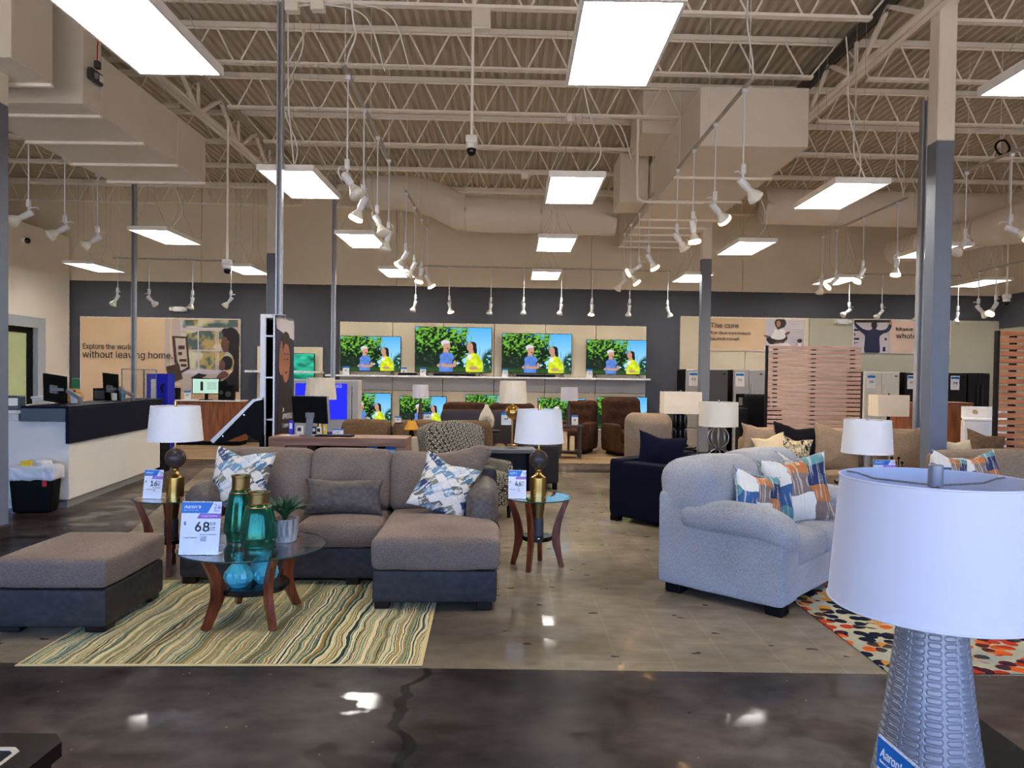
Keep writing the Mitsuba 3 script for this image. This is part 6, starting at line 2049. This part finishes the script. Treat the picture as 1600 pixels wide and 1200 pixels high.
# ------------------------------------------------------------------ service counter at the left
M('counter_white', (226, 222, 212), 0.45)
M('panel_navy', (12, 13, 34), 0.5, spec=0.12)
M('screen_blue', (26, 30, 220), 0.3)
M('cobalt', (20, 22, 170), 0.35)
M('slate', (60, 72, 84), 0.4)
M('paper', (236, 232, 222), 0.7)
M('folder', (206, 150, 74), 0.7)
M('green_box', (20, 92, 62), 0.5)
M('bag', (214, 216, 220), 0.35)
M('yellow', (226, 196, 50), 0.6)
scene['mat_acrylic'] = {'type': 'thindielectric', 'int_ior': 1.3}
C0, C1 = G(95, 797), G(216, 751)
crz = -math.degrees(math.atan2(C1[0] - C0[0], C1[1] - C0[1]))
place(C0[0], C0[1], 0, rz=crz)
CNT = here()
t = thing('service_counter', 'white service counter with a dark navy raised front panel, at the left', 'counter')
CL = 3.15
part(t, 'base', box(-1.25, 0.045, 0.10, CL, 0.10, 1.0, 0.006), 'counter_white', label='white counter base')
part(t, 'plinth', box(-1.2, 0.0, 0.16, CL - 0.03, 0, 0.10), 'aluminium')
part(t, 'front_panel', box(0.046, 0.085, 0.0, CL + 0.02, 0.75, 1.15, 0.004), 'panel_navy', label='dark navy front panel')
part(t, 'shelf', box(-0.42, 0.085, 0.0, CL + 0.02, 1.15, 1.175, 0.004), 'panel_navy')
part(t, 'end_panel', box(-0.42, 0.046, 0.0, 0.05, 1.001, 1.15, 0.003), 'slate', label='slate gray end of the raised shelf')
part(t, 'worktop', box(-1.25, -0.421, 0.0, CL + 0.02, 1.09, 1.12, 0.004), 'counter_white')
part(t, 'worktop_support', box(-1.2, -0.5, 0.12, CL - 0.02, 1.001, 1.09), 'counter_white')
part(t, 'end_cabinet', box(-0.9, 0.05, CL + 0.03, CL + 0.45, 0.0, 1.0, 0.006), 'black')
inv = np.linalg.inv(CNT)


def cl(px, py, d):                   # a pixel's point at depth d, in the counter's frame
    return (inv @ np.append(A(px, py, d), 1))[:3]


def monitor_on_arm(label, px0, py0, px1, py1, d, rz, ry, basez):
    a, b = A(px0, py1, d), A(px1, py0, d)
    w, h = b[0] - a[0], b[2] - a[2]
    T = trimesh.transformations
    base = T.translation_matrix([(a[0] + b[0]) / 2, d, (a[2] + b[2]) / 2]) @ T.euler_matrix(*np.radians([6, 0, rz]), 'sxyz') @ T.euler_matrix(0, math.radians(ry), 0, 'sxyz')
    place_m(base)
    t = thing('monitor', label, 'monitor')
    part(t, 'body', box(-w / 2, w / 2, 0, 0.03, -h / 2, h / 2, 0.006), 'black')
    part(t, 'mount', prism([(-0.06, -0.05), (0.06, -0.05), (0.05, 0.05), (-0.05, 0.05)], 0.03).apply_translation([0.02, -0.02, 0]), 'mid_gray')
    place()
    p = (base @ [0.02, -0.05, 0, 1])[:3]
    part(t, 'arm', cat([bar(p, p + [0.16, 0.02, 0.0], 0.04), bar(p + [0.16, 0.02, 0.0], p + [0.36, 0.0, basez - p[2] + 0.12], 0.045), cyl(0.022, basez, basez + 0.14, 12).apply_translation([p[0] + 0.36, p[1], 0])]), 'mid_gray', label='gray jointed monitor arm')


monitor_on_arm('black monitor on a gray arm at the near end of the service counter', 60, 586, 109, 629, 9.0, -20, 6, 1.12)
monitor_on_arm('second black monitor on the service counter, behind the clear partitions', 155, 584, 189, 630, 10.3, -25, 4, 1.12)
place_m(CNT)
for k, (u, v) in enumerate(((1.75, 2.55), (2.6, 3.1))):
    t = thing('counter_partition', ('clear partition on the service counter before the second monitor', 'clear partition at the far end of the service counter')[k], 'partition')
    m = trimesh.Trimesh([[0.0, u, 1.176], [0.0, v, 1.176], [0.0, v, 1.62], [0.0, u, 1.62]], [[0, 1, 2], [0, 2, 3]], process=False)
    part(t, 'pane', m, 'acrylic')
    part(t, 'edge', cat([box(-0.006, 0.006, u - 0.008, u, 1.176, 1.62), box(-0.006, 0.006, v, v + 0.008, 1.176, 1.62), box(-0.006, 0.006, u, v, 1.612, 1.622)]), 'mid_gray')
rng = random.Random(2)
for k, (x, y, w, d_, h, mat, lab) in enumerate((
        (-0.78, 0.55, 0.22, 0.3, 0.10, 'paper', 'low stack of white papers on the service counter under the near monitor'), (-0.95, 0.25, 0.3, 0.2, 0.14, 'counter_white', 'white device at the near end of the service counter'),
        (-0.62, 0.25, 0.2, 0.16, 0.16, 'slate', 'slate gray box at the near end of the service counter'), (-0.6, 1.55, 0.25, 0.3, 0.22, 'folder', 'tan folder stack on the service counter between the monitors'),
        (-0.75, 1.2, 0.2, 0.25, 0.13, 'paper', 'white paper tray on the service counter between the monitors'), (-0.68, 1.95, 0.03, 0.22, 0.36, 'green_box', 'green box standing on the service counter before the mural'),
        (-0.5, 2.3, 0.16, 0.1, 0.22, 'black', 'black phone on the service counter by the second monitor'), (-0.5, 2.75, 0.2, 0.18, 0.24, 'slate', 'gray device at the far end of the service counter'))):
    place_m(CNT @ trimesh.transformations.translation_matrix([x, y, 1.121]) @ trimesh.transformations.rotation_matrix(rng.uniform(-0.3, 0.3), [0, 0, 1]))
    if mat in ('paper', 'folder'):
        t = thing('paper_stack', lab, 'papers')
        n = 5
        for i in range(n):
            part(t, 'sheet', moved(slab(w, d_, h / n - 0.002, 0.002), rng.uniform(-0.02, 0.02), rng.uniform(-0.02, 0.02), i * h / n, rng.uniform(-12, 12)), mat)
    else:
        t = thing('counter_device' if mat != 'green_box' else 'green_box', lab, 'device' if mat != 'green_box' else 'box')
        part(t, 'body', slab(w, d_, h, 0.012), mat)
        part(t, 'face', box(-w / 2 + 0.015, w / 2 - 0.015, -d_ / 2 - 0.003, -d_ / 2, h * 0.3, h * 0.85, 0.001), 'dark_gray' if mat != 'slate' else 'paper')
for k, (y, mat) in enumerate(((0.9, 'bag'), (2.15, 'paper'), (2.45, 'card_blue'))):
    place_m(CNT @ trimesh.transformations.translation_matrix([-0.25, y, 1.176]))
    t = thing('pen_cup', ('gray pen cup on the raised navy shelf near its front', 'white pen cup on the raised navy shelf beyond the gray one', 'blue cup on the raised navy shelf farthest along')[k], 'cup')
    part(t, 'cup', lathe([(0, 0), (0.035, 0), (0.04, 0.1), (0.036, 0.1), (0.03, 0.006), (0, 0.006)], 20), mat, 40)
    for i in range(4):
        part(t, 'pen', moved(cyl(0.004, 0.0, 0.16, 8), 0.02 * math.cos(i * 1.6), 0.02 * math.sin(i * 1.6), 0.007, 0, 8 * math.cos(i), 8 * math.sin(i)), ('ink', 'card_blue', 'red', 'black')[i])
place()

# waste bin with a white liner
p = G(50, 801)
place(p[0], p[1] + 0.06, 0, rz=crz)
t = thing('waste_bin', 'black waste bin with a white plastic liner in front of the service counter', 'waste bin')
m = soft(0.46, 0.24, 0.42, 0.04, 8)
v = np.array(m.vertices)
v[:, :2] *= (0.86 + 0.14 * v[:, 2:] / 0.42)
m.vertices = v
part(t, 'bin', m, 'black', 40)
m = soft(0.50, 0.27, 0.16, 0.03, (26, 16, 10), wob=0.02, freq=22)
part(t, 'liner', m.apply_translation([0, 0, 0.36]), 'bag', True, label='crumpled white plastic liner')
part(t, 'tag', box(0.13, 0.17, -0.135, -0.118, 0.30, 0.36), 'red')
for x, y, mat in ((-0.08, -0.02, 'yellow'), (0.05, 0.03, 'bag'), (0.13, -0.04, 'paper')):
    part(t, 'litter', moved(soft(0.12, 0.1, 0.07, 0.02, 6, wob=0.02, freq=30), x, y, 0.5, 20, 10), mat, 30)
place()

# ------------------------------------------------------------------ wood counter and blue display under the mural
a, b = A(258, 625, 15.9), A(375, 625, 15.9)
zt = (a[2] + b[2]) / 2
place((a[0] + b[0]) / 2, 15.9, 0, rz=ANG)
w = b[0] - a[0]
t = thing('low_cabinet', 'long red-brown wood cabinet with a white top under the mural', 'cabinet')
part(t, 'body', box(-w / 2, w / 2 - 0.35, 0, 0.5, 0.09, zt - 0.03, 0.004), 'cabinet_wood')
part(t, 'end_unit', box(w / 2 - 0.345, w / 2, -0.02, 0.5, 0.09, zt - 0.03, 0.004), 'cabinet_wood')
part(t, 'top', box(-w / 2 - 0.01, w / 2 + 0.01, -0.03, 0.5, zt - 0.03, zt, 0.004), 'white')
part(t, 'plinth', box(-w / 2 + 0.03, w / 2 - 0.03, 0.03, 0.5, 0, 0.09), 'black')
place()
CABZ = zt
p0, p1 = A(293, 615, 15.7), A(335, 592, 15.7)
w, h = p1[0] - p0[0], p1[2] - p0[2]
place((p0[0] + p1[0]) / 2, 15.95, CABZ, rz=ANG)
t = thing('monitor', 'lit monitor with a pale green page on the wood cabinet under the mural', 'monitor')
zz0 = p0[2] - CABZ
part(t, 'body', box(-w / 2 - 0.01, w / 2 + 0.01, 0, 0.04, zz0 - 0.01, zz0 + h + 0.01, 0.005), 'black')
glow(t, 'screen', screen_mesh(w - 0.01, h - 0.01).apply_translation([0, -0.002, zz0 + 0.005]), (0.3, 0.46, 0.38), 'pale green lit page')
part(t, 'page_phone', box(-w * 0.2, -w * 0.1, -0.004, -0.0025, zz0 + h * 0.2, zz0 + h * 0.8), 'ink')
for k in range(4):
    part(t, 'page_line', box(w * 0.05, w * 0.4, -0.004, -0.0025, zz0 + h * (0.3 + 0.13 * k), zz0 + h * (0.33 + 0.13 * k)), 'mid_gray')
part(t, 'stand', cat([box(-0.03, 0.03, 0.02, 0.05, 0.01, zz0), slab(0.26, 0.16, 0.012, 0.004)]), 'black')
place()
p = A(285, 623, 15.7)
place(p[0], 15.95, CABZ, rz=ANG)
mini_card(0.14, 0.2, 'small price card left of the lit monitor under the mural')
for k, (px, w, h, lab) in enumerate(((272, 0.2, 0.26, 'dark speaker left of the price card under the mural'), (347, 0.14, 0.42, 'tall dark speaker right of the lit monitor under the mural'), (358, 0.2, 0.34, 'dark boxy speaker at the right end of the wood cabinet'))):
    p = A(px, 623, 15.95)
    place(p[0], 15.98, CABZ, rz=ANG)
    t = thing('speaker', lab, 'speaker')
    part(t, 'box', slab(w, 0.16, h, 0.01), 'black')
    part(t, 'cone', cyl(min(w, h) * 0.32, 0, 0.01, 20).apply_transform(trimesh.transformations.rotation_matrix(np.pi / 2, [1, 0, 0])).apply_translation([0, -0.08, h * 0.4]), 'dark_gray')
place()
p0, p1 = A(229, 632, 13.2), A(262, 584, 13.2)
place((p0[0] + p1[0]) / 2, 13.2, 0, rz=ANG)
w = p1[0] - p0[0]
t = thing('blue_display', 'dark blue display stand with a white leaflet behind the service counter', 'display stand')
part(t, 'panel', box(-w / 2, w / 2, 0, 0.3, 0.02, p1[2], 0.006), 'cobalt')
part(t, 'leaflet', box(-w * 0.28, -w * 0.05, -0.01, 0, p1[2] - 0.46, p1[2] - 0.1), 'paper')
part(t, 'leaflet', box(-w * 0.28, -w * 0.05, -0.01, 0, p1[2] - 0.66, p1[2] - 0.5), 'paper')
part(t, 'hook', tube(curve([(w * 0.3, 0, p1[2] - 0.2), (w * 0.3, -0.08, p1[2] - 0.24), (w * 0.34, -0.06, p1[2] - 0.34)], 5), 0.02, 6), 'black', True)
place()
# blue lit brand panel behind the desk
p0, p1 = A(457, 660, 11.6), A(560, 594, 11.6)
place((p0[0] + p1[0]) / 2, 11.6, 0, rz=ANG)
w = p1[0] - p0[0]
zt = p1[2]
t = thing('brand_display', 'pale gray display stand with a bright blue brand panel behind the walnut desk', 'display stand')
part(t, 'frame', box(-w / 2, w / 2, 0, 0.3, 0.02, zt, 0.01), 'gray_panel')
x0, x1 = -w / 2 + 0.05, -w / 2 + w * 0.83
zb = A(500, 655, 11.6)[2]
key = num(f'{t}__panel')
glow(t, 'lit_panel', moved(screen_mesh(x1 - x0, zt - 0.06 - zb), (x0 + x1) / 2, -0.004, zb), (0.012, 0.016, 0.55), 'glowing blue panel')
part(t, 'lettering', text_at('SAMSUNG', 0.05, x1 - 0.09, -0.0045, zt - 0.125, width=0.42, align=2, bold=True), 'white', label='white brand lettering')
part(t, 'groove', box(x1 + 0.07, x1 + 0.08, -0.002, 0, zb, zt - 0.1), 'dark_gray')
place()

# ------------------------------------------------------------------ walnut desk, poster kiosk and what stands on the desk
DZ, DY0, DY1 = A(525, 684, 7.22)[2], 7.22, 7.64
dx0, dx1 = A(419, 690, DY0)[0], A(634, 684, DY0)[0]
t = thing('desk', 'walnut desk with thick legs behind the taupe sofa', 'desk')
part(t, 'top', box(dx0, dx1, DY0, DY1, DZ - 0.085, DZ, 0.005), 'walnut')
part(t, 'leg', box(dx0, dx0 + 0.17, DY0, DY1, 0, DZ - 0.086, 0.005), 'walnut')
part(t, 'leg', box(dx1 - 0.10, dx1, DY0, DY1, 0, DZ - 0.086, 0.005), 'walnut')
part(t, 'drawer', box(dx0 + 0.175, dx0 + 0.38, DY0 + 0.03, DY1 - 0.03, DZ - 0.28, DZ - 0.09, 0.004), 'walnut')
part(t, 'modesty_panel', box(dx0 + 0.17, dx1 - 0.1, DY1 - 0.06, DY1 - 0.03, 0.3, DZ - 0.09), 'espresso')
for k, (px, lab) in enumerate(((581, 'white price card hung under the desk top, left one'), (611, 'white card hung under the desk top near its right leg'))):
    p = A(px, 695, DY0 + 0.05)
    place(p[0], DY0 + 0.06, DZ - 0.086 - 0.16)
    mini_card(0.11, 0.16, lab)
place()
p0, p1 = A(450, 662, 7.35), A(512, 620, 7.35)
w, h = p1[0] - p0[0], p1[2] - p0[2]
place((p0[0] + p1[0]) / 2 + 0.02, 7.42, DZ, rz=-14)
t = thing('monitor', 'black monitor with a gray stand on the walnut desk, seen from behind', 'monitor')
part(t, 'body', moved(box(-w / 2, w / 2, -0.02, 0.012, 0, h, 0.008), 0, 0, p0[2] - DZ + 0.005, 0, 8), 'black')
part(t, 'edge', moved(cat([box(-w / 2, w / 2, 0.012, 0.018, h - 0.006, h + 0.002), box(w / 2 - 0.004, w / 2 + 0.002, -0.018, 0.018, 0, h)]), 0, 0, p0[2] - DZ + 0.005, 0, 8), 'aluminium')
part(t, 'stand', cat([bar((0, -0.06, 0.012), (0, -0.02, h * 0.8 + 0.02), 0.075, 0.02), box(-0.05, 0.05, -0.045, -0.02, h * 0.66, h * 0.86, 0.006)]), 'mid_gray', label='gray stand and mount')
part(t, 'foot', cyl(0.11, 0, 0.012, 28, c=0.003).apply_scale([1, 0.7, 1]).apply_translation([0, -0.03, 0]), 'mid_gray', 40)
place()
for k, (px0, px1, py, name, mat, h, lab) in enumerate(((494, 552, 679, 'keyboard', 'black', 0.014, 'black keyboard on the walnut desk'), (440, 470, 680, 'booklet', 'poster_pink', 0.008, 'pink and white booklet beside the desk monitor'))):
    a, b = A(px0, py, 7.38), A(px1, py, 7.38)
    place((a[0] + b[0]) / 2, 7.38, DZ)
    t = thing(name, lab, name)
    part(t, 'body', slab(b[0] - a[0], 0.13, h, 0.003), mat)
    if name == 'keyboard':
        part(t, 'keys', cat([box(x - 0.008, x + 0.008, y - 0.008, y + 0.008, h, h + 0.005) for x in np.arange(-0.16, 0.17, 0.021) for y in (-0.045, -0.022, 0.001, 0.024, 0.047)]), 'dark_gray', kind='stuff')
    else:
        part(t, 'cover', box(-0.05, 0.06, -0.05, 0.05, h, h + 0.002), 'card_white')
place()
p = A(526, 675, 7.5)
place(p[0], 7.55, DZ)
mini_card(0.115, 0.065, 'small white card on the walnut desk behind the keyboard')
for k, (px, w, h, mat, lab) in enumerate(((468, 0.06, 0.09, 'paper', 'small white box behind the desk monitor stand'), (490, 0.07, 0.085, 'espresso', 'small dark box right of the desk monitor stand'), (498, 0.05, 0.08, 'paper', 'small white box with print right of the desk monitor stand'), (507, 0.035, 0.10, 'yellow', 'small yellow bottle shape on the walnut desk'), (455, 0.05, 0.15, 'cobalt', 'small blue box standing left of the monitor stand'))):
    p = A(px, 672, 7.56)
    place(p[0], 7.575, DZ)
    t = thing('small_box', lab, 'box')
    part(t, 'body', slab(w, 0.05, h, 0.004), mat)
    part(t, 'print', box(-w * 0.3, w * 0.3, -0.027, -0.025, h * 0.4, h * 0.8), 'card_white' if mat != 'paper' else 'ink')
place()

M('skin_poster', (142, 94, 70), 0.7)
# kiosk: an open-sided dark shelf with a white edge, a poster on its right face
kx0, kx1 = A(411.5, 600, 7.66)[0], A(434, 600, 7.66)[0]
kz = A(412, 492, 7.66)[2]
KY0, KY1 = 7.55, 8.22
t = thing('poster_kiosk', 'tall kiosk with a white edge, dark open shelves and a poster on its right face', 'kiosk')
part(t, 'edge_frame', cat([box(kx0, kx0 + 0.058, KY0, KY0 + 0.03, 0, kz, 0.004), box(kx0 + 0.058, kx1, KY0, KY1, kz - 0.04, kz, 0.004)]), 'white', label='white frame')
part(t, 'left_side', box(kx0 + 0.004, kx0 + 0.05, KY0 + 0.031, KY1, 0, kz - 0.04), 'espresso')
part(t, 'back', box(kx0 + 0.05, kx1, KY1 - 0.02, KY1, 0, kz - 0.04), 'espresso')
for py in (525, 590, 656):
    z = A(426, py, KY0)[2]
    part(t, 'shelf', box(kx0 + 0.05, kx1 - 0.02, KY0 + 0.01, KY1 - 0.02, z - 0.008, z + 0.008), 'aluminium')
part(t, 'side', box(kx1 - 0.02, kx1, KY0, KY1, 0, kz, 0.002), 'panel_navy')
part(t, 'side_edge', box(kx1 - 0.012, kx1 + 0.004, KY0 - 0.012, KY0, 0, kz), 'white')


def kpz(polys, k, name, mat):        # flat prints on the kiosk's right face: (depth, height)
    ms = [yz(list(g.exterior.coords), 0.0016, kx1 + 0.001 + 0.0017 * k) for g in polys]
    part(t, name, cat(ms), mat)


pb = 0.86
kpz([Polygon(rect(KY0 + 0.01, KY1 - 0.01, pb, kz - 0.03))], 0, 'poster', 'navy_print')
kpz([Polygon([(KY0 + 0.02, kz - 0.03), (KY1 - 0.01, kz - 0.03), (KY1 - 0.01, 1.95), (KY0 + 0.06, 2.05)])], 1, 'poster_sky', 'poster_lilac')
kpz([smooth_poly([(7.72, 1.55), (7.74, 1.85), (7.85, 2.02), (8.02, 2.0), (8.10, 1.82), (8.08, 1.6), (8.0, 1.45), (7.85, 1.42)])], 2, 'poster_hair', 'silhouette')
kpz([smooth_poly([(7.80, 1.58), (7.80, 1.80), (7.90, 1.90), (8.02, 1.86), (8.05, 1.68), (7.99, 1.52), (7.88, 1.48)])], 3, 'poster_face', 'skin_poster')
kpz([smooth_poly([(7.68, 1.62), (7.70, 1.86), (7.78, 1.92), (7.80, 1.72), (7.78, 1.56)])], 3, 'poster_hand', 'skin_poster')
kpz([ellipse(7.96, 1.735, 0.022, 0.006), ellipse(7.86, 1.73, 0.022, 0.006), smooth_poly([(7.86, 1.60), (7.91, 1.575), (7.97, 1.605), (7.91, 1.59)]), smooth_poly([(7.82, 1.79), (7.87, 1.80), (7.90, 1.785), (7.86, 1.79)]), smooth_poly([(7.93, 1.785), (7.98, 1.80), (8.02, 1.785), (7.98, 1.79)])], 4, 'poster_features', 'silhouette')
kpz([smooth_poly([(7.68, 0.9), (7.69, 1.4), (7.80, 1.5), (8.02, 1.46), (8.17, 1.3), (8.19, 0.9)])], 2, 'poster_shirt', 'silhouette')
for s, z, hh, ww in (('A', 1.16, 0.05, 0.05), ('APPROVED', 1.08, 0.06, 0.34), ('Connected', 0.99, 0.05, 0.36)):
    m = text_at(s, hh, 0, 0, 0, width=ww)
    m.apply_transform(np.array([[0, -1, 0, kx1 + 0.008], [1, 0, 0, 7.80], [0, 0, 1, z], [0, 0, 0, 1.0]]))
    part(t, 'lettering', m, 'white', label='white poster words')
place()

# big tilted black display left of the kiosk, seen from behind
d = 7.5
P2 = lambda px, py: tuple(A(px, py, d)[[0, 2]])
t = thing('tilted_display', 'big black display tilted up at the left of the poster kiosk, seen from behind', 'display')
place(0, d, 0)
part(t, 'body', prism([P2(335, 692), P2(399, 627), P2(411, 624), P2(411, 692), P2(396, 685), P2(384, 677), P2(352, 691)], 0.05), 'black')
part(t, 'bright_edge', prism([P2(330, 688), P2(396, 624), P2(411, 621), P2(411, 624.5), P2(399, 627.5), P2(335, 692.5)], 0.06), 'aluminium', label='bright metal edge')
for px, py in ((350, 681), (383, 648)):
    x, z = P2(px, py)
    part(t, 'screw', cyl(0.008, 0, 0.008, 10).apply_transform(trimesh.transformations.rotation_matrix(np.pi / 2, [1, 0, 0])).apply_translation([x, -0.025, z]), 'chrome')
x, z = P2(408, 680)
part(t, 'post', box(x - 0.03, x + 0.02, 0.03, 0.08, 0, z, 0.004), 'black')
place()
# loose cards and sheets among the sofas
for px, py, d, w, h, mat, lab in ((668, 659, 13.0, 0.14, 0.17, 'paper', 'gray-white card beside the left gray drum lamp'), (898, 664, 14.35, 0.13, 0.2, 'paper', 'white card beside the right gray drum lamp'), (791, 664, 9.25, 0.13, 0.16, 'paper', 'white printed card beside the gold ball lamp'), (622, 660, 9.9, 0.09, 0.08, 'paper', 'small blue and white card behind the tan-brown sofa')):
    p = A(px, py, d)
    place(p[0], d, p[2])
    mini_card(w, h, lab, mat)
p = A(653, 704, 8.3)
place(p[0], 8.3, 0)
t = thing('cream_box', 'cream box with a painted orange-lit side between the desk and the patterned armchair', 'box')
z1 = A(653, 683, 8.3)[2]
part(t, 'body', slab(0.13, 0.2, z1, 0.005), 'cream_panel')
part(t, 'painted_orange_light', box(-0.069, -0.065, -0.1, 0.1, 0, z1), 'shade_orange')  # orange light on the box's left side, painted as a thin coloured plate
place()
